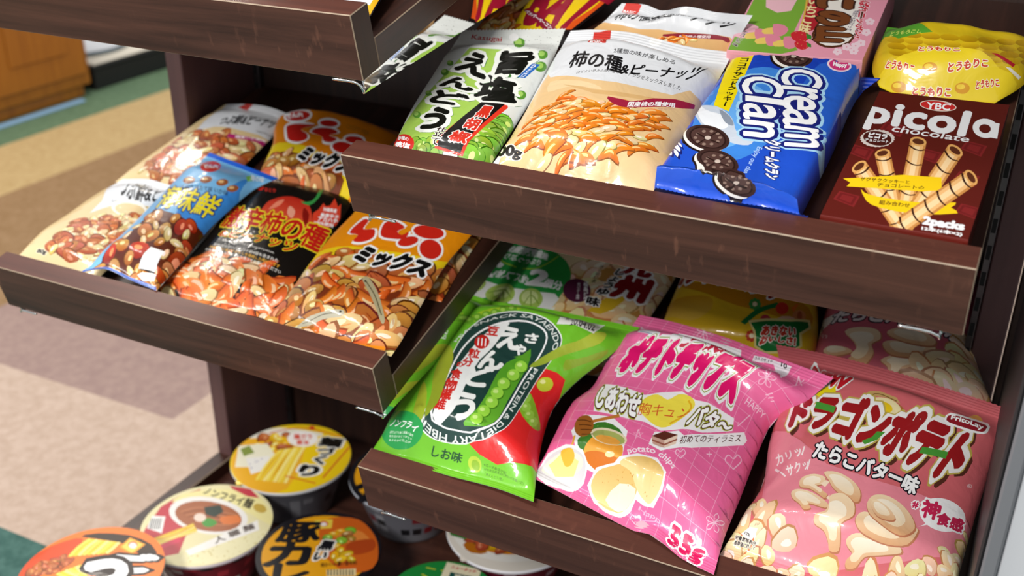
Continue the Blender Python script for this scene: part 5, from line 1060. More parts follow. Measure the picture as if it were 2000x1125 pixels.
snack_bag('snack_bag', 'pink potato chip bag with honey and butter pictures, middle of the lowest shelf', 'D', {'L':[[14.69,1.81,3],[14.72,4.39,2.7],[14.4,10.61,2.5],[15.33,12.94,2.6],[15.47,14.56,2.8],[15.74,17.66,3.6],[16.99,21.87,5.4]],'R':[[31.76,-2.25,3.2],[31.4,1.64,2.8],[31.37,6.21,2.6],[31.33,11.57,2.6],[31.73,14.79,3.2],[33.91,15.67,5.2],[35.74,17.86,6.8]],'B':[[14.69,1.81,3],[19.53,.71,3],[24.62,-.47,3.1],[26.44,-.78,3.6],[29,-1.64,3.1],[31.76,-2.25,3.2]],'T':[[16.99,21.87,5.4],[20.66,21.46,5.8],[25.67,20.94,5.8],[30.21,19.52,6.2],[35.74,17.86,6.8]],'H':3.4,'pu':.5,'s0':.045,'s1':.05,'r0':.14,'r1':.14,'rib':.035,'nrib':4,'pucker':.13,'npk':2.4,'und':.05,'seed':19,'folds':[(.62,.02,.56,.2,.03,-.3),(.12,.78,.3,.72,.03,-.25),(.8,.97,.88,.7,.04,.3),(.1,.1,.3,.25,.02,.15)]}, 184, 222, [
 ('grid','f5a3c6',13,17,.45),
 ('line','f7c4da',[454,326,488,291,440,302,484,319,461,280,454,326],.71,0),
 ('line','f7c4da',[872,957,933,911,876,927,903,952,925,887,872,957],.98,0),
 ('line','f7c4da',[940,405,894,411,898,443,923,443,935,474,957,466,940,405],.86,4),
 ('line','f7c4da',[709,282,676,291,678,310,696,307,704,325,720,317,709,282],.88,4),
 ('line','f7c4da',[858,808,857,838,870,843,877,821,858,808],.65,4),
 ('line','f7c4da',[858,808,885,806,897,792,882,788,858,808],.58,4),
 ('line','f7c4da',[858,808,871,781,861,770,849,786,858,808],.6,4),
 ('line','f7c4da',[858,808,832,799,807,813,821,821,858,808],.65,4),
 ('line','f7c4da',[858,808,821,837,737,941,837,844,858,808],.75,4),
 ('line','f7c4da',[340,993,357,1009,373,1003,367,992,340,993],.69,4),
 ('line','f7c4da',[340,993,368,978,377,961,358,968,340,993],.69,4),
 ('line','f7c4da',[340,993,343,968,330,962,323,979,340,993],.69,4),
 ('line','f7c4da',[340,993,312,992,299,1005,314,1010,340,993],.68,4),
 ('line','f7c4da',[340,993,324,1020,331,1035,343,1020,340,993],.76,4),
 ('line','f7c4da',[913,653,879,576,874,594],.81,0),
 ('line','f7c4da',[814,397,824,376],.84,0),
 ('line','f7c4da',[808,378,830,395],.84,0),
 ('poly','f3eef3',[117,825,49,939,220,847,235,804],0),
 ('line','7a8aa8',[129,830,184,818,225,811],1.27,0),
 ('poly','f4f1f4',[322,799,240,955,302,958,388,965,556,971,689,805,543,774,425,767],0),
 ('text','Calbee',[362,769,668,801,349,832,538,967],'c22a44',.045,((.05,'f6e8ee'),),'h'),
 ('text','ポテトチップス',[133,614,807,642,157,779,770,845],'e0176c',.11,((.14,'f3f2f6'),(.065,'93a53c'),(.035,'ffffff')),'h'),
 ('poly','f4f2f4',[191,352,145,462,118,530,258,519,377,501,439,538,541,581,637,566,704,581,849,596,867,545,748,446,647,406,559,364,466,371,374,357],0),
 ('poly','f4e24e',[403,423,393,488,431,524,496,517,530,562,594,574,642,543,635,484,604,422,554,379,484,383],3),
 ('line','e8b422',[596,553,631,525,620,469,583,414],1.8,4),
 ('text','しあわせ',[187,381,415,376,123,509,379,492],'ffffff',.05,((.11,'a8b23a'),(.06,'4a1a18')),'h'),
 ('text','胸キュン',[416,390,643,465,393,456,635,528],'d8502c',0,(),'h'),
 ('text','バタ～',[661,436,850,519,654,547,860,586],'ffffff',.05,((.11,'a8b23a'),(.06,'4a1a18')),'h'),
 ('poly','f2f0f2',[122,228,147,326,302,342,408,300,444,156,336,106,237,109,189,147],0),
 ('poly','3f7a2c',[185,178,216,272,280,307,366,295,405,260,341,265,273,219,234,150,213,152],2),
 ('dots','6aa83e',[185,178,216,272,280,307,366,295,405,260,341,265,273,219,234,150,213,152],40,.9,4),
 ('poly','e8922c',[261,214,313,240,407,232,436,178,404,135,321,118,244,128,233,150],3,{'col2':'f4b850'}),
 ('poly','d8741c',[239,141,302,160,391,164,431,163,395,131,312,114],3),
 ('poly','fbe2a8',[398,172,398,168,396,164,390,161,383,158,375,156,367,155,360,155,355,157,352,160,352,163,354,167,359,171,366,175,374,177,382,178,389,178,395,176],2),
 ('poly','e9d9b8',[427,253,425,239,411,225,388,213,358,204,325,199,292,201,265,207,245,218,233,236,236,251,251,263,276,272,307,279,341,281,373,280,400,274,419,265],2),
 ('poly','a8b060',[418,248,416,237,403,225,383,215,357,207,327,203,298,205,274,209,258,216,248,230,250,243,263,254,285,262,313,268,342,271,371,270,394,265,411,258],2),
 ('poly','e8a244',[400,232,398,225,388,218,372,211,352,206,330,203,308,203,289,206,277,210,272,216,275,222,285,230,301,237,321,242,343,244,365,245,382,242,395,238],2),
 ('line','c07a34',[207,291,272,324,334,359],3.82,4),
 ('poly','9a5a22',[236,251,234,230,226,213,212,203,193,202,173,208,153,220,137,238,126,260,122,281,124,301,134,315,150,323,169,325,189,319,207,307,222,291,232,271],2),
 ('line','5e3212',[127,292,168,296,207,291],1.26,4),
 ('line','5e3212',[149,266,189,271,221,270],1.2,4),
 ('line','5e3212',[170,241,209,247,235,250],1.24,4),
 ('line','5e3212',[190,217,230,222,251,227],1.39,4),
 ('line','e8a838',[155,204,165,154,147,135],2.08,4),
 ('poly','f0eef0',[5,20,29,124,125,157,228,152,274,119,269,74,224,25,93,-1],0),
 ('poly','d9d6d8',[18,32,42,110,132,144,222,142,262,115,255,77,207,43,89,22],3),
 ('poly','f2ecd2',[31,54,58,102,136,135,221,134,245,115,210,87,102,52],3),
 ('poly','f6e68e',[57,83,125,134,219,120,208,80,111,55],0),
 ('poly','e9b838',[108,134,164,145,191,129,181,105,154,95,126,109],3),
 ('poly','f2eef0',[289,74,320,120,408,148,427,172,502,221,601,241,675,191,680,132,649,89,595,93,551,94,535,62,495,24,421,16,347,32],0),
 ('poly','dcae5c',[308,77,332,114,402,139,472,161,531,141,550,117,529,80,476,41,411,33,351,48],3,{'col2':'f0d692'}),
 ('poly','e2b866',[434,156,508,209,593,227,662,186,665,133,631,98,593,104,546,116,498,147],3,{'col2':'f4e0a8'}),
 ('poly','f6ebcc',[397,61,455,110,542,115,527,79,475,45],2),
 ('dots','c8923e',[317,79,343,112,474,156,645,169,623,106,453,113],60,.5,8),
 ('poly','f4f2f3',[533,283,533,347,642,396,678,384,919,575,946,556,939,525,734,353,602,278],0),
 ('poly','5e2c22',[530,324,577,372,648,375,596,330],0),
 ('poly','caa090',[530,324,596,330,613,296,551,292],0),
 ('poly','e8cdb8',[596,330,648,375,659,331,613,296],0),
 ('poly','9a5a4a',[537,311,604,314,653,357,657,349,608,306,541,303],0),
 ('text','初めてのティラミス',[673,334,920,527,668,374,912,561],'5a2a26',.015,(),'h'),
 ('arc','potato chips',[460,201,515,235,576,253,639,242,695,219],6.01,'fbe6f0',.02,()),
 ('text','HAPPY',[864,673,971,677,867,703,971,705],'f9d3e4',0,(),'h'),
 ('poly','efe6ee',[626,970,664,981,809,984,869,866,734,967,639,946],0),
 ('text','20.04.10',[641,957,722,970,635,969,716,982],'4a4448',.01,(),'h',{'res':1}),
 ('text','10',[769,970,799,967,754,990,786,985],'2a2428',.03,(),'h'),
 ('line','f4d2e2',[918,761,923,782],.9,0),
 ('line','f7c4da',[916,758,925,784],.9,0),
 ('line','f7c4da',[933,756,941,775],.89,0),
 ('line','f7c4da',[950,754,956,766],.86,0),
 ('line','f7c4da',[950,161,972,190,986,198,978,176,950,161],.63,4),
 ('line','f7c4da',[950,161,973,159,972,144,957,141,950,161],.58,4),
 ('line','f7c4da',[950,161,940,136,923,128,925,140,950,161],.56,4),
 ('line','f7c4da',[950,161,921,150,911,157,928,167,950,161],.57,4),
 ('line','f7c4da',[950,161,941,181,950,200,960,192,950,161],.61,4),
 ('line','f7c4da',[579,31,544,44,549,58,568,55,580,67,594,61,579,31],.77,4),
 ('text','55g',[760,2,920,9,761,79,937,84],'dc1a5e',.06,((.09,'ffffff'),),'h',{'sp':1.12}),
 ('text','Happy',[569,75,721,50,577,88,729,66],'f6b0cc',.01,(),'h')], 'ea6a9e', nu=46, nv=58, back='d8b8c4')
snack_bag('snack_bag', 'salmon pink bag of twisted puffs leaning nearest the right end of the lowest shelf', 'D', {'L':[[31.38,.04,2.2],[32.02,4.46,2.2],[32.59,8.32,2.4],[31.96,12.43,2.6],[31.62,16.63,2.8],[30.87,20.95,2.4],[29.38,24.26,3.4]],'R':[[47.95,1.45,2.6],[48.26,7.3,2.4],[48.7,13.33,2.6],[49.22,17.7,3.2],[49.6,21.54,4.4]],'B':[[31.38,.04,2.2],[35.33,-.24,2.6],[39.87,-.3,2.8],[47.95,1.45,2.6]],'T':[[29.38,24.26,3.4],[34.32,23.57,4.2],[40.17,22.56,4.8],[45.7,21.74,4.8],[49.6,21.54,4.4]],'H':3.3,'pu':.48,'s0':.05,'s1':.06,'r0':.14,'r1':.16,'rib':.035,'nrib':5,'pucker':.09,'npk':2.6,'und':.05,'seed':21,'folds':[(.05,.25,.2,.5,.03,.25),(.08,.4,.16,.6,.02,-.15)]}, 185, 227, [
 ('poly','e98a98',[-35,575,302,382,811,378,1035,374,1038,196,466,66,143,58],2),
 ('pile',['puff'],[-36,41,17,218,111,195,205,129,267,123,354,104,455,84,555,59,520,-61,-22,-25],26,10.21,81),
 ('pile',['puff'],[581,52,616,88,745,116,870,146,971,252,1015,367,1016,135,869,-10],22,8.4,82),
 ('poly','f2e01c',[268,727,268,708,263,691,251,678,236,670,218,668,199,672,183,683,170,699,163,718,163,738,169,756,181,769,197,777,215,777,233,772,249,761,261,745],2),
 ('text','NEW',[131,767,299,730,165,920,330,804],'c8202c',.08,((.08,'ffffff'),),'h'),
 ('poly','b06a34',[600,682,596,664,584,648,565,635,541,628,516,626,492,631,473,641,460,655,456,673,460,691,473,708,493,721,516,729,541,731,564,726,583,715,596,700],2,{'col2':'d49a54'}),
 ('poly','e9a83a',[471,642,578,645,570,617,515,606],2),
 ('poly','f2e4b0',[572,702,568,688,556,675,536,665,513,659,488,658,464,661,444,669,432,680,427,694,432,708,445,720,464,730,488,736,513,738,537,734,555,726,568,715],2),
 ('poly','f0cc1e',[538,692,535,683,527,674,513,667,497,663,479,662,463,664,449,670,440,678,437,687,441,696,449,705,463,712,480,716,497,717,514,715,527,709,535,701],2),
 ('poly','caa468',[384,708,421,750,468,762,542,756,564,732,497,740,433,729,400,690],0),
 ('line','7a5a2c',[406,701,455,746,546,739],1.03,4),
 ('text','ドラゴンポテト',[108,522,867,470,114,652,947,748],'5a3024',.16,(),'h'),
 ('text','ドラゴンポテト',[88,542,845,481,96,670,929,747],'a01e22',.075,((.16,'c4b054'),(.115,'f6f4f2')),'h'),
 ('poly','4c9a3a',[189,651,286,637,283,608,189,619],0),
 ('poly','4c9a3a',[705,579,816,608,813,573,698,547],0),
 ('poly','4c9a3a',[443,520,482,548,498,578,535,587,508,543,459,508],0),
 ('text','たらこバター味',[227,400,719,362,246,473,735,437],'ffffff',.05,((.09,'1c1a22'),),'h'),
 ('poly','f0d020',[910,841,909,818,904,801,896,788,887,781,877,777,867,776,858,780,853,788,851,801,852,821,857,858,865,899,875,913,885,915,894,909,902,894,907,869],2),
 ('poly','ffffff',[758,747,776,787,850,819,931,873,941,818,928,779,867,746,776,729],2),
 ('poly','96202c',[767,753,782,780,852,804,925,843,930,813,920,783,864,756,782,739],2),
 ('text','FritoLay',[785,751,918,785,784,779,917,823],'ffffff',.03,(),'h'),
 ('poly','ffffff',[964,366,957,335,939,304,912,278,880,261,845,255,812,260,785,274,767,294,760,318,767,344,786,368,814,388,848,403,884,411,916,411,943,404,959,389],2),
 ('poly','ffffff',[799,254,781,237,827,270,813,285],0),
 ('text','#',[727,306,751,309,723,335,748,338],'d02a58',.04,((.14,'ffffff'),),'h'),
 ('text','神',[776,284,850,298,767,360,846,377],'d02a58',.05,((.12,'ffffff'),),'h'),
 ('text','食感',[845,279,962,308,842,334,961,368],'c82a54',.05,((.12,'ffffff'),),'h'),
 ('text','カリッ',[59,365,176,399,41,417,159,435],'f8e6e6',.03,(),'h'),
 ('text','サクッ',[133,311,222,354,104,350,202,390],'f8e6e6',.03,(),'h'),
 ('line','f8e6e6',[175,402,183,438],1.31,0),
 ('line','f8e6e6',[215,347,218,390],1.35,0),
 ('line','f8e6e6',[53,355,79,333],1.84,0),
 ('line','f8e6e6',[87,330,122,312],1.34,0),
 ('text','®',[931,510,952,523,930,528,950,541],'f8e6e6',0,(),'h'),
 ('poly','c07a58',[203,288,212,313,260,329,317,323,321,296,294,278,358,259,357,238,319,251,265,266,225,266],3),
 ('poly','f4dab4',[201,293,210,316,256,332,311,326,314,299,288,283,350,264,349,244,312,256,261,271,222,271],3,{'col2':'dfa878'}),
 ('poly','fbefd9',[218,296,224,312,255,323,292,318,295,300,277,290,320,276,319,262,294,271,258,282,232,281],3,{'col2':'f2d8b2'}),
 ('poly','c07a58',[299,344,362,358,439,341,493,304,505,257,459,255,375,284,333,314],3),
 ('poly','f4dab4',[299,347,360,360,434,344,485,308,497,263,453,261,371,289,331,319],3,{'col2':'dfa878'}),
 ('poly','fbefd9',[325,340,366,350,416,339,451,315,459,284,429,283,374,301,347,321],3,{'col2':'f2d8b2'}),
 ('poly','c07a58',[192,245,217,259,293,253,384,223,382,202,303,206,321,189,292,179,259,199,215,218],3),
 ('poly','f4dab4',[190,249,214,263,287,256,375,227,374,207,297,211,315,194,287,184,255,204,212,223],3,{'col2':'dfa878'}),
 ('poly','fbefd9',[211,245,227,255,277,250,338,229,337,216,284,219,296,208,278,201,255,215,226,228],3,{'col2':'f2d8b2'}),
 ('poly','c07a58',[371,260,422,281,489,251,510,198,472,165,485,137,495,107,457,103,437,120,405,140,356,150,347,173,382,194,382,226],3),
 ('poly','f4dab4',[369,261,418,281,482,252,503,201,467,168,479,140,489,111,452,107,434,124,402,143,355,153,346,176,380,197,379,228],3,{'col2':'dfa878'}),
 ('poly','fbefd9',[382,235,415,248,458,229,473,195,449,172,457,152,465,130,440,128,427,140,405,154,373,161,366,178,389,192,389,213],3,{'col2':'f2d8b2'}),
 ('poly','f6dcc0',[302,297,319,316,338,312,329,287],0),
 ('poly','f6dcc0',[356,246,364,263,373,242],0),
 ('poly','c07a58',[510,134,540,151,612,154,728,149,753,132,673,117,607,107,581,82,544,77,531,92,550,108,522,120],3),
 ('poly','f4dab4',[509,136,539,152,608,154,719,150,744,134,666,119,603,109,578,86,543,81,530,95,548,111,521,122],3,{'col2':'dfa878'}),
 ('poly','fbefd9',[530,133,550,144,597,145,673,142,690,131,637,122,594,115,577,99,553,96,544,106,556,116,538,124],3,{'col2':'f2d8b2'}),
 ('poly','c07a58',[517,193,542,226,653,219,775,230,793,202,770,156,688,141,587,148,537,165],3),
 ('poly','f4dab4',[518,196,542,229,649,222,766,232,784,205,762,159,683,144,586,152,538,168],3,{'col2':'dfa878'}),
 ('poly','fbefd9',[554,195,570,218,643,213,722,218,735,201,720,168,667,158,600,163,568,175],3,{'col2':'f2d8b2'}),
 ('poly','c07a58',[536,264,550,301,604,316,679,303,744,266,778,219,744,175,678,176,591,206,555,231],3),
 ('poly','f4dab4',[536,268,549,303,602,318,673,305,736,270,769,224,737,180,673,181,589,212,554,236],3,{'col2':'dfa878'}),
 ('poly','fbefd9',[563,266,572,290,608,300,656,291,699,267,722,236,701,205,657,207,599,228,576,244],3,{'col2':'f2d8b2'}),
 ('poly','c07a58',[554,264,571,284,633,269,681,233,664,215,604,218],3),
 ('poly','f4dab4',[552,267,568,288,628,272,675,238,658,220,600,223],3,{'col2':'dfa878'}),
 ('poly','fbefd9',[565,267,576,281,616,270,648,247,637,235,597,237],3,{'col2':'f2d8b2'}),
 ('poly','e9e6e2',[44,101,73,121,114,119,113,101,99,83],0),
 ('text','1袋(50g)当り',[94,122,117,128,92,132,116,135],'3a2a24',0,(),'h',{'res':1}),
 ('text','12%',[61,101,89,96,60,108,89,103],'2a2220',.02,(),'h'),
 ('text','栄養素等表示',[25,83,130,76,23,96,129,86],'2a2220',.03,((.1,'f2e6d8'),),'h',{'res':1}),
 ('text','基準値に対して',[33,66,134,64,28,80,131,75],'2a2220',.03,((.1,'f2e6d8'),),'h',{'res':1})], 'd66a70', nu=44, nv=56, zz=(0,48), zd=.005, back='c8a0a4')
snack_bag('snack_bag', 'salmon pink puff bag standing behind the front twisted puff bag, partly under the lip', 'D', {'L':[[33.04,21.4,.8],[32.54,26.64,1.2],[32.14,32.38,1.6],[31.85,42.06,2.2]],'R':[[48.9,24.36,.6],[47.48,27,1],[45.52,31.91,1.8],[45.4,34.93,3.2],[45.18,39.83,4.4]],'H':2.8,'pu':.5,'s1':.06,'rib':.03,'pucker':.08,'npk':3,'und':.05,'seed':22}, 149, 188, [
 ('poly','ece4da',[-61,344,-51,493,97,451,83,405,32,377,-4,352],0),
 ('text','小麦',[-15,399,27,351,-17,435,26,388],'4a4448',.02,(),'h',{'res':1}),
 ('poly','7a2238',[892,950,1027,1118,1087,613,971,527,940,705],0),
 ('text','たらこバター味',[70,384,860,374,83,461,931,527],'e9dcdc',.05,((.08,'2a1e28'),),'h'),
 ('poly','c07a58',[53,210,94,227,195,198,229,167,147,149,81,170],3),
 ('poly','f4dab4',[52,219,91,235,188,206,222,175,142,159,79,180],3,{'col2':'dfa878'}),
 ('poly','fbefd9',[69,221,95,233,162,212,185,190,131,182,87,196],3,{'col2':'f2d8b2'}),
 ('poly','c07a58',[165,310,254,337,370,326,393,267,338,225,350,166,310,99,251,86,196,110,244,171,229,232],3),
 ('poly','f4dab4',[165,314,251,340,363,329,385,272,333,232,345,175,305,106,248,92,196,120,242,181,227,239],3,{'col2':'dfa878'}),
 ('poly','fbefd9',[195,290,253,309,328,301,344,263,309,235,317,197,291,148,251,131,215,159,247,201,236,240],3,{'col2':'f2d8b2'}),
 ('poly','c07a58',[382,126,468,172,595,182,678,171,608,125,514,95,476,67,427,67,423,95],3),
 ('poly','f4dab4',[384,133,467,177,589,187,669,176,602,131,511,99,474,71,426,71,423,100],3,{'col2':'dfa878'}),
 ('poly','fbefd9',[417,136,473,166,556,171,610,163,565,134,502,109,476,86,443,86,442,110],3,{'col2':'f2d8b2'}),
 ('poly','c07a58',[393,231,448,262,581,261,717,281,683,210,571,166,445,165],3),
 ('poly','f4dab4',[396,238,449,268,577,268,708,287,676,218,568,176,446,175],3,{'col2':'dfa878'}),
 ('poly','fbefd9',[438,244,474,264,561,265,650,277,629,231,555,202,472,200],3,{'col2':'f2d8b2'}),
 ('poly','c07a58',[421,310,485,352,615,375,725,332,704,274,580,258,470,274],3),
 ('poly','f4dab4',[423,318,485,358,611,381,717,339,697,284,577,268,471,283],3,{'col2':'dfa878'}),
 ('poly','fbefd9',[464,326,506,355,591,370,664,341,652,304,569,293,496,302],3,{'col2':'f2d8b2'}),
 ('pile',['puff'],[551,71,579,107,674,206,769,269,980,465,1013,417,1021,231,1020,62,585,-5],20,14.39,91),
 ('text','カリッ',[-4,328,66,290,-18,362,54,324],'f2d8d8',.03,(),'h')], 'cc6474', nu=34, nv=36, back='a85060')
snack_bag('snack_bag', 'white and yellow bag on the topmost shelf, only its black corner showing', 'A', {'L':[[-6.11,1.61,1],[-7.8,8.16,1.2],[-11.3,20.23,1.4]],'R':[[.47,1,.8],[-.75,6.2,1],[-3.97,19.51,1.2]],'H':.9,'pu':.6,'r0':.2,'r1':.2,'seed':23}, 70, 192, [
 ('poly','f2b21c',[80,-207,94,18,716,78,926,97,959,330,1210,-54],0),
 ('poly','e8e4e0',[70,38,762,106,940,176,947,646,-210,539],0),
 ('poly','b9c0cc',[352,66,821,134,813,267,374,192],2),
 ('poly','15131a',[999,-27,986,78,979,344,1026,1066,1266,1120,1176,113],0)], 'dfe3ea', nu=16, nv=20, back='15131a')
carton('pink and green mushroom shaped chocolate box behind the blue cookie pack', 'C', {'L':[[22.79,21.18,3],[22.43,25.27,3],[21.7,36.88,3]],'R':[[33.42,21.97,3],[33.35,26.47,3],[33.12,38.17,3]]}, 111, 160, 3, [
 ('poly','7fb03c',[-38,-52,8,5,15,302,10,633,42,1049,428,1184,426,671,429,280,440,151,520,56,358,-24],0),
 ('poly','f3b6c4',[2,166,22,325,155,294,127,158],2),
 ('poly','f6c2cc',[87,893,292,961,333,519,133,547],2),
 ('poly','f2cf6a',[76,194,147,231,206,215,207,168,105,143],2),
 ('poly','e88aa0',[136,267,218,265,269,209,243,137,180,141],2),
 ('poly','f2cf6a',[173,142,244,178,302,163,303,116,201,92],2),
 ('poly','e88aa0',[234,214,315,212,365,158,338,87,276,90],2),
 ('poly','f2cf6a',[191,265,262,301,320,285,321,237,221,213],2),
 ('poly','e88aa0',[250,338,332,336,383,279,357,206,296,210],2),
 ('poly','f2cf6a',[313,126,383,162,441,147,441,101,341,77],2),
 ('poly','e88aa0',[373,197,454,196,502,142,476,72,415,75],2),
 ('poly','b3242e',[318,1069,496,1081,551,682,587,475,568,306,471,230,444,461,412,670],0),
 ('poly','e0b84a',[305,1068,327,1069,420,671,455,450,474,241,465,240,441,461,404,669],0),
 ('text','薫るいちご味',[459,261,545,249,387,969,501,951],'f6e6a8',.03,(),'v'),
 ('poly','5a3018',[421,1156,755,1180,832,755,877,393,864,179,754,109,643,133,564,251,574,474,538,730],2),
 ('poly','f8f2e8',[442,1131,747,1152,816,754,862,403,848,198,748,133,650,155,580,264,593,476,555,731],2),
 ('text','きのこの山',[373,1126,614,182,730,1072,841,193],'7a4420',.07,((.05,'3a1c10'),),'h'),
 ('text','がんばれニッポン!',[772,847,869,253,866,831,918,238],'d02a40',.05,((.06,'fbeef0'),),'h'),
 ('text','明治チョコスナック',[788,564,797,331,832,568,836,320],'2a1c3a',.02,((.05,'fbeef0'),),'h'),
 ('poly','d02a34',[412,247,473,276,553,240,551,173,510,146,448,172],3),
 ('dots','f6d88a',[409,258,543,273,574,165,440,149],12,.4,752),
 ('poly','3c8a34',[520,259,569,231,581,188,545,194],0),
 ('poly','d02a34',[469,144,518,167,581,139,579,87,547,65,497,85],3),
 ('dots','f6d88a',[466,152,574,165,598,80,491,67],12,.4,762),
 ('poly','3c8a34',[555,154,594,132,604,98,575,103],0),
 ('text','チョコ・いちご味',[22,60,64,40,52,238,97,225],'2a1a14',.03,((.06,'f8e8ea'),),'v'),
 ('poly','f8dce4',[886,137,884,122,872,117,860,125,855,141,863,152,876,150],2),
 ('poly','f8dce4',[878,112,877,98,865,93,852,101,848,117,855,128,869,126],2),
 ('poly','f8dce4',[854,118,852,104,840,99,827,107,823,123,831,134,844,132],2),
 ('poly','f8dce4',[846,146,844,132,832,127,820,135,815,151,823,162,836,160],2),
 ('poly','f8dce4',[866,158,864,143,852,138,840,147,835,162,843,173,856,171],2),
 ('poly','f8dce4',[944,76,943,62,931,57,918,65,914,81,921,91,935,89],2),
 ('poly','f8dce4',[921,75,919,61,907,56,895,64,890,79,898,90,911,88],2),
 ('poly','f8dce4',[907,101,906,87,894,82,881,90,877,105,884,116,898,114],2),
 ('poly','f8dce4',[923,118,921,104,909,99,897,107,892,123,900,134,913,132],2),
 ('poly','f8dce4',[946,103,944,89,932,84,920,92,915,107,923,118,936,116],2),
 ('poly','f8dce4',[951,167,949,152,937,147,925,156,920,171,928,182,941,180],2),
 ('poly','f8dce4',[933,190,931,175,919,170,907,179,902,195,910,206,923,204],2),
 ('poly','f8dce4',[943,213,941,198,929,193,917,202,912,217,920,228,933,226],2),
 ('poly','f8dce4',[967,203,965,189,954,184,941,192,937,208,944,219,958,217],2),
 ('poly','f8dce4',[972,175,970,160,959,155,946,164,942,179,949,190,963,188],2),
 ('poly','f8dce4',[799,70,797,56,786,51,773,59,768,74,776,85,790,83],2),
 ('poly','f8dce4',[803,96,801,81,790,76,777,85,772,100,780,111,794,109],2),
 ('poly','f8dce4',[828,94,826,79,814,74,801,83,797,98,805,109,818,107],2),
 ('poly','f8dce4',[839,67,837,52,825,48,812,56,808,71,816,82,829,80],2),
 ('poly','f8dce4',[821,52,819,38,808,33,795,41,790,56,798,67,812,65],2),
 ('poly','f8dce4',[940,333,938,318,926,313,914,322,909,338,917,350,931,347],2),
 ('poly','f8dce4',[963,338,961,323,949,318,936,327,932,343,940,355,953,352],2),
 ('poly','f8dce4',[979,312,977,297,965,292,953,301,948,317,956,328,969,326],2),
 ('poly','f8dce4',[966,291,964,276,953,271,940,280,936,296,943,307,957,305],2),
 ('poly','f8dce4',[942,304,940,289,929,284,916,293,912,309,919,320,933,318],2),
 ('poly','f8dce4',[924,179,922,164,910,159,897,168,893,183,901,194,914,192],2),
 ('poly','f8dce4',[944,158,942,144,930,139,918,147,913,163,921,174,934,172],2),
 ('poly','f8dce4',[937,134,935,119,924,114,911,123,907,138,914,149,928,147],2),
 ('poly','f8dce4',[912,139,911,124,899,120,886,128,882,143,889,154,903,152],2),
 ('poly','f8dce4',[904,167,902,152,891,147,878,156,874,172,881,182,895,180],2),
 ('poly','f8dce4',[968,454,966,438,954,433,941,443,937,460,945,471,959,469],2),
 ('poly','f8dce4',[967,425,965,409,954,404,941,414,936,430,944,442,958,439],2),
 ('poly','f8dce4',[943,423,942,408,930,403,917,412,913,429,920,440,934,438],2),
 ('poly','f8dce4',[929,452,928,436,916,431,903,440,899,457,906,469,920,466],2),
 ('poly','f8dce4',[945,471,943,455,931,450,918,459,914,476,921,488,935,485],2)], 'f0a0b4', 'e8a2ae')
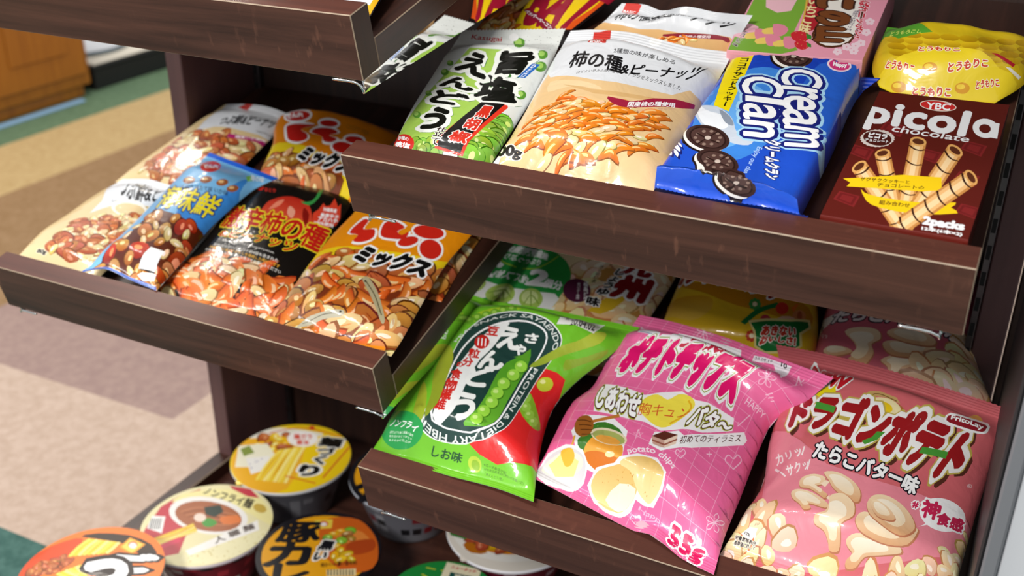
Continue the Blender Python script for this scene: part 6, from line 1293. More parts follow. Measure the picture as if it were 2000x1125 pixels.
carton('dark red brown wafer roll biscuit box with white lettering, right end of upper right shelf', 'C', {'L':[[35.28,.19,3],[35.45,7.99,3],[35.63,17.35,3]],'R':[[44.12,.2,3],[44.4,8.53,3],[44.58,17.67,3]]}, 89, 173, 3, [
 ('poly','7d2222',[-22,462,-5,530,159,510,149,423],0),
 ('poly','6a1a1a',[-3,466,10,520,141,504,133,434],0),
 ('poly','7d2222',[20,470,29,508,119,497,114,449],0),
 ('poly','7d2222',[131,677,150,749,316,725,303,633],0),
 ('poly','6a1a1a',[150,681,165,738,298,720,288,646],0),
 ('poly','7d2222',[173,685,184,725,275,712,268,661],0),
 ('poly','7d2222',[751,603,776,671,929,649,909,563],0),
 ('poly','6a1a1a',[769,607,789,661,911,644,895,574],0),
 ('poly','7d2222',[792,611,806,648,889,637,879,589],0),
 ('poly','7d2222',[774,375,797,438,944,420,927,340],0),
 ('poly','6a1a1a',[792,378,810,429,928,415,914,350],0),
 ('poly','7d2222',[813,383,826,417,907,408,897,363],0),
 ('poly','7d2222',[463,505,484,572,640,552,624,466],0),
 ('poly','6a1a1a',[481,508,498,562,623,546,610,477],0),
 ('poly','7d2222',[504,513,516,550,601,539,592,492],0),
 ('poly','7d2222',[33,115,50,177,204,162,195,84],0),
 ('poly','6a1a1a',[51,119,64,168,188,157,180,94],0),
 ('poly','7d2222',[73,124,82,157,167,150,162,107],0),
 ('poly','7d2222',[859,161,881,219,1023,205,1006,130],0),
 ('poly','6a1a1a',[876,164,894,211,1007,200,993,140],0),
 ('poly','7d2222',[897,169,909,201,987,193,977,152],0),
 ('poly','e8d8c8',[624,928,622,916,610,905,590,896,563,888,530,883,494,881,458,883,422,887,391,894,366,903,349,915,341,927,343,939,354,950,375,960,402,967,436,972,472,974,509,973,545,968,575,961,600,951,616,940],0),
 ('poly','cf2a2a',[616,928,613,918,602,909,583,901,557,895,526,891,492,889,458,890,425,894,396,899,372,907,357,917,349,927,351,937,362,946,382,954,408,961,440,965,474,966,509,965,542,961,571,955,594,947,609,938],0),
 ('text','YBC',[406,892,580,900,396,948,573,955],'ffffff',.03,(),'h'),
 ('text','picol',[14,670,743,644,-23,908,735,900],'ececec',.04,(),'h',{'sp':1.06}),
 ('poly','ececec',[971,783,971,763,964,745,952,730,934,718,913,711,890,709,866,712,842,720,821,733,804,749,792,768,785,788,785,808,792,827,804,843,822,855,843,862,867,864,892,861,916,852,937,839,954,822,966,803],0),
 ('poly','5c1a13',[918,781,918,770,913,760,905,753,894,748,881,746,868,749,855,754,844,762,837,772,833,783,833,794,838,804,846,812,857,817,870,818,884,816,897,811,907,803,915,792],0),
 ('poly','ececec',[912,841,968,836,981,715,924,719],0),
 ('text','chocolate',[219,671,789,660,226,724,794,706],'ececec',.012,(),'h'),
 ('poly','d8ccc4',[261,617,271,609,264,600,269,590,258,582,259,572,245,566,242,556,225,552,217,543,200,542,188,534,171,535,156,530,140,533,123,530,109,535,92,535,81,542,63,544,56,553,40,557,38,567,24,574,26,584,16,592,23,601,17,611,28,619,27,629,41,636,45,646,61,650,69,659,87,661,99,669,117,667,132,673,149,669,166,673,180,667,198,667,209,659,226,657,233,648,248,644,251,634,264,627],0),
 ('poly','4a1812',[251,599,251,585,244,571,230,560,211,551,187,546,160,544,132,546,104,552,79,561,59,573,44,587,36,602,35,617,42,630,56,642,76,651,101,656,128,658,157,655,185,649,209,640,230,628,244,614],0),
 ('text','ピコラ',[74,601,209,601,70,641,206,642],'ececec',.06,(),'h'),
 ('text','チョコレート',[62,569,234,572,59,591,232,597],'ececec',.03,(),'h',{'res':1}),
 ('poly','c98a48',[178,472,274,511,593,-3,506,-38],0),
 ('poly','ecb878',[190,477,260,505,580,-9,517,-34],0),
 ('poly','f6d4a0',[209,484,240,497,563,-16,534,-27],0),
 ('line','3a1a10',[200,438,243,435,278,445,300,468],1.4,4),
 ('line','3a1a10',[266,333,309,330,343,341,364,363],1.36,4),
 ('line','3a1a10',[330,232,372,230,406,240,427,262],1.3,4),
 ('line','3a1a10',[393,136,434,134,467,144,487,165],1.27,4),
 ('line','3a1a10',[453,43,493,41,525,51,546,71],1.26,4),
 ('poly','e2a860',[178,472,175,483,177,496,186,508,199,518,216,525,234,528,251,526,265,520,274,511,277,499,275,486,266,474,253,464,236,458,219,455,202,457,188,462],2),
 ('poly','5a2c18',[192,477,190,484,192,493,199,501,209,507,221,512,233,515,245,514,255,511,261,505,262,498,260,490,253,482,243,475,231,470,219,468,207,468,198,472],2),
 ('poly','c98a48',[381,621,503,611,607,1,497,5],0),
 ('poly','ecb878',[396,620,485,613,591,2,511,4],0),
 ('poly','f6d4a0',[421,618,461,615,569,2,533,4],0),
 ('line','3a1a10',[388,580,434,557,477,550,511,561],1.4,4),
 ('line','3a1a10',[409,465,454,443,496,437,529,447],1.4,4),
 ('line','3a1a10',[429,354,474,333,515,327,548,338],1.3,4),
 ('line','3a1a10',[450,247,493,227,534,222,566,232],1.26,4),
 ('line','3a1a10',[469,145,512,125,552,121,584,131],1.23,4),
 ('line','3a1a10',[489,46,531,27,570,23,601,33],1.21,4),
 ('poly','e2a860',[381,621,382,633,391,643,406,650,426,653,447,651,468,645,485,636,498,624,503,611,501,599,493,590,478,583,459,580,437,582,417,588,399,597,387,609],2),
 ('poly','5a2c18',[398,620,399,627,406,633,417,637,431,639,446,637,461,633,474,628,482,620,486,613,485,606,478,600,467,596,453,594,438,596,423,599,411,605,402,612],2),
 ('poly','c98a48',[76,326,138,410,594,41,532,-31],0),
 ('poly','ecb878',[83,337,129,397,585,30,540,-22],0),
 ('poly','f6d4a0',[96,353,116,380,573,16,553,-8],0),
 ('line','3a1a10',[105,303,141,320,166,347,175,379],1.36,4),
 ('line','3a1a10',[203,225,239,242,263,268,272,300],1.36,4),
 ('line','3a1a10',[298,151,334,167,357,192,367,223],1.26,4),
 ('line','3a1a10',[391,79,425,95,449,119,459,149],1.27,4),
 ('line','3a1a10',[480,9,514,25,538,49,548,78],1.22,4),
 ('poly','e2a860',[76,326,67,337,63,352,65,368,71,385,82,399,96,410,111,416,126,416,138,410,147,398,150,384,149,367,142,351,131,336,117,326,102,320,88,321],2),
 ('poly','5a2c18',[84,338,79,345,78,354,79,366,85,377,92,388,102,396,112,400,122,401,129,398,134,391,136,381,134,370,129,358,121,348,111,340,101,335,92,335],2),
 ('poly','c98a48',[658,613,779,556,631,-15,517,29],0),
 ('poly','ecb878',[674,606,761,564,614,-9,532,23],0),
 ('poly','f6d4a0',[698,594,737,576,592,0,555,14],0),
 ('line','3a1a10',[649,575,686,536,727,514,766,509],1.36,4),
 ('line','3a1a10',[623,473,661,435,701,414,740,410],1.33,4),
 ('line','3a1a10',[599,373,636,337,677,316,715,313],1.3,4),
 ('line','3a1a10',[576,277,613,242,653,222,691,219],1.29,4),
 ('line','3a1a10',[554,183,591,149,631,130,668,127],1.26,4),
 ('line','3a1a10',[532,91,569,59,608,41,645,38],1.21,4),
 ('poly','e2a860',[658,613,665,623,678,628,696,627,717,622,738,612,757,598,770,583,778,568,779,556,772,546,759,541,741,542,721,547,700,557,681,570,667,585,659,600],2),
 ('poly','5a2c18',[675,605,680,611,689,613,702,612,717,607,732,600,745,591,755,581,761,572,762,564,758,558,749,556,736,557,721,561,706,568,693,577,682,587,676,597],2),
 ('poly','f0c818',[34,267,165,294,436,356,584,366,693,376,725,287,599,259,319,236,84,215,96,246],0),
 ('text','サクサククッキーと',[157,269,497,295,152,295,490,321],'4a2a14',.02,(),'h',{'res':1}),
 ('text','チョコレートの',[289,247,606,273,284,273,603,299],'4a2a14',.02,(),'h',{'res':1}),
 ('poly','f0c818',[184,217,224,191,343,178,591,182,845,220,824,182,880,152,621,105,374,107,259,139],2),
 ('text','組み合わせ',[352,129,558,139,345,159,554,167],'4a2a14',.02,(),'h'),
 ('poly','c98a48',[840,450,935,361,611,-16,513,62],0),
 ('poly','ecb878',[852,439,921,374,596,-4,525,52],0),
 ('poly','f6d4a0',[871,421,902,392,577,11,545,36],0),
 ('line','3a1a10',[819,426,843,382,875,350,910,332],1.29,4),
 ('line','3a1a10',[757,352,781,310,813,278,849,260],1.29,4),
 ('line','3a1a10',[697,280,721,239,753,208,788,190],1.25,4),
 ('line','3a1a10',[637,209,662,168,694,138,729,122],1.23,4),
 ('line','3a1a10',[578,139,603,99,636,70,671,54],1.22,4),
 ('line','3a1a10',[520,70,545,31,578,2,613,-13],1.23,4),
 ('poly','e2a860',[840,450,850,455,864,454,881,448,899,436,916,420,929,403,937,386,939,371,935,361,925,356,911,357,894,363,877,375,860,390,847,407,838,424,836,439],2),
 ('poly','5a2c18',[853,437,860,440,869,439,881,433,894,425,906,413,915,401,922,390,924,380,922,373,916,370,906,372,894,377,882,386,870,397,860,409,854,421,851,430],2),
 ('text','2packs',[688,35,952,39,678,98,944,98],'ececec',.07,(),'h'),
 ('text','12本(6本×2)',[692,8,955,10,686,35,952,37],'ececec',.05,(),'h',{'res':1})], '5c1a13', '6e1f16')
noodle_bowl('yellow lidded noodle bowl at the back left of the bottom deck', [-.318,.288,-.555], .0782, [
 ('poly','f0b22a',[150,157,-8,489,66,712,306,803,536,645,740,127,483,-3],3),
 ('poly','e9e4d4',[-56,619,142,815,528,916,491,835,276,741,25,567],2),
 ('pile',['flake','corn'],[35,603,267,752,422,647,335,513,183,465],12,11.42,3),
 ('poly','f2ecd0',[-1,432,201,565,384,449,295,231,176,171],0),
 ('poly','8a9a4a',[48,396,81,474,190,409,143,327],0),
 ('poly','f2eee6',[173,313,331,422,454,312,359,151],0),
 ('dots','8a84a8',[293,188,190,292,339,412,431,329],14,1.3,3),
 ('poly','dfa41e',[354,538,519,681,696,185,432,106],0),
 ('line','f6dc5c',[363,545,387,336,447,110],4.07,4),
 ('line','f0cc3a',[382,561,432,329,476,119],4.1,4),
 ('line','fae98c',[400,577,464,351,505,128],4.13,4),
 ('line','f6dc5c',[418,593,466,367,535,137],4.15,4),
 ('line','f0cc3a',[436,609,523,355,564,146],4.15,4),
 ('line','fae98c',[455,625,516,400,593,154],4.09,4),
 ('line','f6dc5c',[473,641,557,373,623,163],4.15,4),
 ('line','f0cc3a',[491,657,559,431,652,172],4.09,4),
 ('line','fae98c',[510,673,586,435,681,181],4.12,4),
 ('poly','f6f0ea',[544,825,561,790,565,753,555,717,533,686,500,663,461,649,417,647,375,656,337,676,307,704,289,739,284,777,293,813,315,845,349,869,390,883,434,885,477,875,515,854],0),
 ('text','鶏ガラ',[364,724,502,794,314,792,453,862],'d8442a',.03,(),'h'),
 ('text','醤油',[434,668,523,714,393,724,483,769],'d8442a',.03,(),'h'),
 ('text','麺',[606,741,779,798,561,871,739,924],'17140f',.06,((.1,'f4f2ea'),),'h'),
 ('text','づ',[671,625,793,672,633,730,759,773],'17140f',.06,((.1,'f4f2ea'),),'h'),
 ('text','く',[721,505,802,531,686,617,767,644],'17140f',.06,((.1,'f4f2ea'),),'h'),
 ('text','り',[713,318,845,371,663,447,797,500],'17140f',.06,((.1,'f4f2ea'),),'h'),
 ('line','d8442a',[912,377,887,589,853,851],2.24,0),
 ('line','d8442a',[623,258,903,290],1.85,0),
 ('line','d8442a',[111,704,310,900,691,953],2.06,4),
 ('poly','d8442a',[417,955,422,944,424,934,423,925,418,918,410,914,401,913,390,917,380,923,372,932,366,942,364,952,366,962,370,969,378,973,388,973,398,970,408,964],2)], 'f2cc18', '63636a', marks=('8c8c92','2c2c30','6c6c72'), rim='d8d8da', seed=1)
noodle_bowl('red and cream lidded noodle bowl with soup picture, left front of the deck', [-.324,.131,-.555], .0774, [
 ('poly','c43a48',[208,46,113,258,38,495,68,666,157,818,321,588,552,128,461,38],0),
 ('poly','efe4a0',[82,569,77,697,261,871,550,964,796,879,986,701,728,743,355,759,148,680],2),
 ('poly','c43a48',[333,961,520,1002,659,940,555,913,390,936],0),
 ('text','ノンフライ麺',[222,776,681,790,177,860,642,905],'2a2218',.03,(),'h'),
 ('poly','c8a848',[810,833,814,817,810,804,798,794,780,788,758,789,734,794,712,805,694,819,683,835,679,851,683,865,695,875,714,880,736,880,760,874,782,863,799,849],2),
 ('poly','f0ece6',[767,661,789,610,788,556,764,505,720,459,658,420,581,392,496,376,407,374,320,385,240,409,174,445,126,490,99,542,96,597,118,651,163,700,228,741,309,770,399,785,492,786,580,773,659,746,723,708],0),
 ('poly','a8623c',[725,639,743,598,741,554,720,512,682,474,628,442,563,419,491,405,416,402,343,411,277,430,222,459,183,495,162,537,162,581,182,625,221,665,276,699,344,723,419,736,497,738,571,728,637,707,689,677],0),
 ('line','c8845a',[224,513,311,621,500,653,654,681],1.42,4),
 ('line','8a4a2a',[256,506,351,600,530,638,662,672],1.42,4),
 ('line','c8845a',[287,499,390,579,560,623,669,663],1.4,4),
 ('line','8a4a2a',[318,493,429,559,590,609,676,654],1.42,4),
 ('line','c8845a',[349,486,468,539,620,594,683,646],1.42,4),
 ('line','8a4a2a',[380,480,507,519,650,579,690,637],1.42,4),
 ('line','c8845a',[411,473,545,499,679,565,698,628],1.4,4),
 ('poly','2c3a30',[349,640,440,724,525,666,507,581,422,576],0),
 ('poly','4a9a3c',[450,502,477,554,570,539,563,474,506,458],2),
 ('poly','f0d8c8',[452,546,461,530,465,514,461,499,452,487,437,480,419,478,400,481,382,490,367,503,357,518,354,534,357,549,366,561,381,569,399,571,419,567,437,559],2),
 ('poly','e07a3a',[544,600,654,681,724,617,627,543],2),
 ('poly','eee6b8',[587,147,735,313,986,701,1082,512,981,323,811,125,607,67],0),
 ('dots','c8b45a',[587,147,735,313,986,701,1082,512,981,323,811,125,607,67],160,1.1,7),
 ('poly','dfa41e',[239,143,339,112,507,386,410,446],0),
 ('line','f6dc5c',[248,141,356,275,418,441],1.94,4),
 ('line','f0cc3a',[265,135,329,273,435,430],1.95,4),
 ('line','fae98c',[281,130,384,264,451,420],1.92,4),
 ('line','f6dc5c',[298,125,400,254,467,410],1.91,4),
 ('line','f0cc3a',[314,120,405,255,483,401],1.94,4),
 ('line','fae98c',[331,115,406,263,499,391],1.91,4),
 ('poly','f4f0ea',[572,173,827,706,915,617,640,146],0),
 ('text','人 職 麺',[725,335,874,615,665,375,814,658],'4a3a34',.03,(),'h'),
 ('poly','d83a5a',[277,104,397,107,471,237,423,272,361,146],0),
 ('poly','f2f0ec',[131,243,56,377,157,416,275,249],0),
 ('line','4a4a4a',[77,351,156,244],1.15,0),
 ('line','4a4a4a',[90,357,169,250],1.14,0),
 ('line','4a4a4a',[104,364,183,257],1.12,0),
 ('line','4a4a4a',[118,371,196,264],1.13,0),
 ('line','4a4a4a',[131,378,209,271],1.12,0),
 ('line','4a4a4a',[145,385,223,278],1.13,0)], 'e9dfae', '8a2634', marks=('c43a48','2a1a20','d8d0c8'), rim='d8ccd0', seed=2)
noodle_bowl('black and yellow curry noodle bowl in front of the yellow lidded bowl', [-.175,.15,-.555], .0718, [
 ('poly','efa818',[955,500,948,579,928,656,894,727,849,792,793,849,728,894,656,928,579,948,500,955,421,948,345,928,273,894,208,849,152,793,106,728,73,656,52,579,45,500,52,421,72,345,106,273,151,208,207,152,272,106,344,73,421,52,500,45,579,52,655,72,727,106,792,151,848,207,894,272,927,344,948,420],0),
 ('poly','d8661e',[336,736,347,900,562,983,798,866,946,691,1002,527,886,397,687,415,522,525],3),
 ('poly','e98a3a',[483,707,496,817,681,858,859,746,730,680],3),
 ('poly','b8481a',[690,610,665,698,810,821,890,712,791,588],3),
 ('pile',['bean','corn','pea'],[443,687,509,849,667,800,665,647,853,522,738,464,548,538],14,7.02,5),
 ('poly','f0d24a',[241,806,368,884,429,783,318,711],0),
 ('poly','d83a2a',[370,819,375,807,376,794,372,783,363,774,351,767,337,765,323,768,310,774,301,783,295,795,294,808,299,819,307,829,319,835,333,837,348,835,360,828],2),
 ('poly','f6f0e8',[363,807,367,799,367,791,364,783,358,776,350,772,341,771,331,772,322,776,315,783,312,791,311,800,314,808,320,814,329,818,338,820,348,818,357,814],2),
 ('text','豚',[125,436,431,579,34,675,306,804],'17161c',.05,(),'h'),
 ('text','カ',[219,154,522,331,119,421,386,543],'17161c',.05,(),'h'),
 ('text','レ',[405,28,609,165,294,216,548,320],'17161c',.05,(),'h'),
 ('text','黒い',[516,376,605,433,457,617,565,652],'17161c',.05,((.12,'f6f2ea'),),'v'),
 ('text','味わいの濃い香辛料',[636,341,870,496,605,385,841,540],'4a1a10',.03,(),'h',{'res':1}),
 ('poly','f0d8a0',[692,334,888,457,935,387,737,276],0),
 ('line','2a2018',[701,346,741,289],1.28,0),
 ('line','2a2018',[722,357,762,300],1.27,0),
 ('line','2a2018',[744,368,783,311],1.24,0),
 ('line','2a2018',[765,379,805,322],1.26,0),
 ('line','2a2018',[787,389,826,332],1.29,0),
 ('line','2a2018',[808,400,847,343],1.25,0),
 ('line','2a2018',[829,411,868,354],1.24,0),
 ('line','2a2018',[851,422,890,365],1.27,0),
 ('line','2a2018',[872,433,911,375],1.26,0)], '1c1a20', '302f36', marks=('5c5c64','d8a020'), rim='1c1c22', seed=3)
noodle_bowl('dark curry noodle bowl half hidden behind the lowest lip', [-.16,.327,-.555], .0771, [
 ('poly','efa818',[955,500,948,579,928,656,894,727,849,792,793,849,728,894,656,928,579,948,500,955,421,948,345,928,273,894,208,849,152,793,106,728,73,656,52,579,45,500,52,421,72,345,106,273,151,208,207,152,272,106,344,73,421,52,500,45,579,52,655,72,727,106,792,151,848,207,894,272,927,344,948,420],0),
 ('poly','d8661e',[334,783,346,973,569,1056,811,906,961,694,1015,501,895,360,691,391,523,528],3),
 ('poly','e98a3a',[484,740,499,867,690,904,873,762,738,694],3),
 ('poly','b8481a',[697,616,673,718,823,853,904,721,801,584],3),
 ('pile',['bean','corn','pea'],[443,719,513,904,675,837,671,660,862,505,744,445,550,541],14,8.16,5),
 ('poly','f0d24a',[235,870,367,953,430,832,315,755],0),
 ('poly','d83a2a',[369,877,374,863,375,848,370,835,361,825,349,818,335,817,320,820,307,828,297,840,291,854,291,868,295,882,304,892,317,898,331,900,346,896,359,888],2),
 ('poly','f6f0e8',[362,864,366,854,366,844,363,835,357,828,348,824,338,823,328,825,319,831,312,839,308,848,308,858,311,867,318,874,326,879,336,880,346,878,355,872],2),
 ('text','豚',[113,448,430,595,20,730,302,864],'17161c',.05,(),'h'),
 ('text','カ',[208,118,521,304,107,431,383,557],'17161c',.05,(),'h'),
 ('text','レ',[398,-37,609,109,286,185,547,290],'17161c',.05,(),'h'),
 ('text','黒い',[515,356,607,417,457,638,569,671],'17161c',.05,((.12,'f6f2ea'),),'v'),
 ('text','味わいの濃い香辛料',[638,309,880,473,606,361,850,526],'4a1a10',.03,(),'h',{'res':1}),
 ('poly','f0d8a0',[695,298,898,428,944,345,741,228],0),
 ('line','2a2018',[705,311,745,244],1.48,0),
 ('line','2a2018',[727,322,767,255],1.46,0),
 ('line','2a2018',[749,334,789,266],1.46,0),
 ('line','2a2018',[771,345,811,277],1.46,0),
 ('line','2a2018',[793,356,832,288],1.46,0),
 ('line','2a2018',[815,367,854,299],1.46,0),
 ('line','2a2018',[837,378,876,310],1.47,0),
 ('line','2a2018',[859,390,898,322],1.47,0),
 ('line','2a2018',[881,401,920,333],1.48,0)], '1c1a20', '7c7c84', marks=('b0b0b6','8a2028','1a1a1e'), rim='b8bcc4', seed=4)
noodle_bowl('orange lidded noodle bowl with noodles picture at the front left corner', [-.348,-.021,-.522], .0763, [
 ('poly','d84a1c',[50,230,0,470,74,657,170,741,237,590,216,357,207,204],2),
 ('pile',['flake'],[88,293,126,422,209,530,291,505,274,387,188,300],26,6.45,8),
 ('poly','3a2a20',[142,750,219,837,442,926,663,920,800,830,653,800,443,832],2),
 ('poly','dfa41e',[206,759,449,835,463,704,227,539],0),
 ('line','f6dc5c',[220,763,217,658,240,548],4.2,4),
 ('line','f0cc3a',[247,772,250,667,266,567],4.2,4),
 ('line','fae98c',[274,780,274,678,292,585],4.23,4),
 ('line','f6dc5c',[301,789,310,689,318,603],4.2,4),
 ('line','f0cc3a',[328,797,346,704,344,621],4.08,4),
 ('line','fae98c',[355,806,365,724,371,640],4.2,4),
 ('line','f6dc5c',[382,814,399,730,397,658],4.2,4),
 ('line','f0cc3a',[409,823,416,745,423,676],4.25,4),
 ('line','fae98c',[436,831,449,756,449,695],4.15,4),
 ('poly','dfa41e',[296,366,388,532,482,492,549,377],0),
 ('line','f6dc5c',[303,378,423,379,545,385],4.55,4),
 ('line','f0cc3a',[316,401,423,396,535,401],4.65,4),
 ('line','fae98c',[329,425,430,425,526,418],4.72,4),
 ('line','f6dc5c',[342,448,432,441,516,434],4.72,4),
 ('line','f0cc3a',[355,472,426,464,507,451],4.72,4),
 ('line','fae98c',[368,496,432,472,497,467],4.58,4),
 ('line','f6dc5c',[381,520,446,491,487,484],4.72,4),
 ('poly','f0a030',[479,787,467,909,627,902,622,768],0),
 ('poly','f6d060',[493,799,484,894,609,893,607,783],0),
 ('poly','d8442a',[576,871,584,860,587,849,585,839,578,830,568,825,555,824,541,826,527,831,516,840,509,851,506,862,508,872,514,880,525,886,538,887,552,885,565,879],2),
 ('poly','f6f0ea',[579,860,586,851,588,841,587,832,582,825,573,821,562,820,550,822,538,827,529,835,522,844,519,854,520,863,526,870,534,874,545,876,558,873,569,868],2),
 ('text','ご',[610,557,877,692,498,722,787,834],'ffffff',.1,((.12,'2a1c18'),(0,'ffffff')),'h'),
 ('text','つ',[572,389,795,501,400,571,643,683],'ffffff',.1,((.12,'2a1c18'),(0,'ffffff')),'h')], 'ea7a2c', 'c8c4c0', h=.105, marks=('d8562a',), rim='e4e2e0', seed=5)
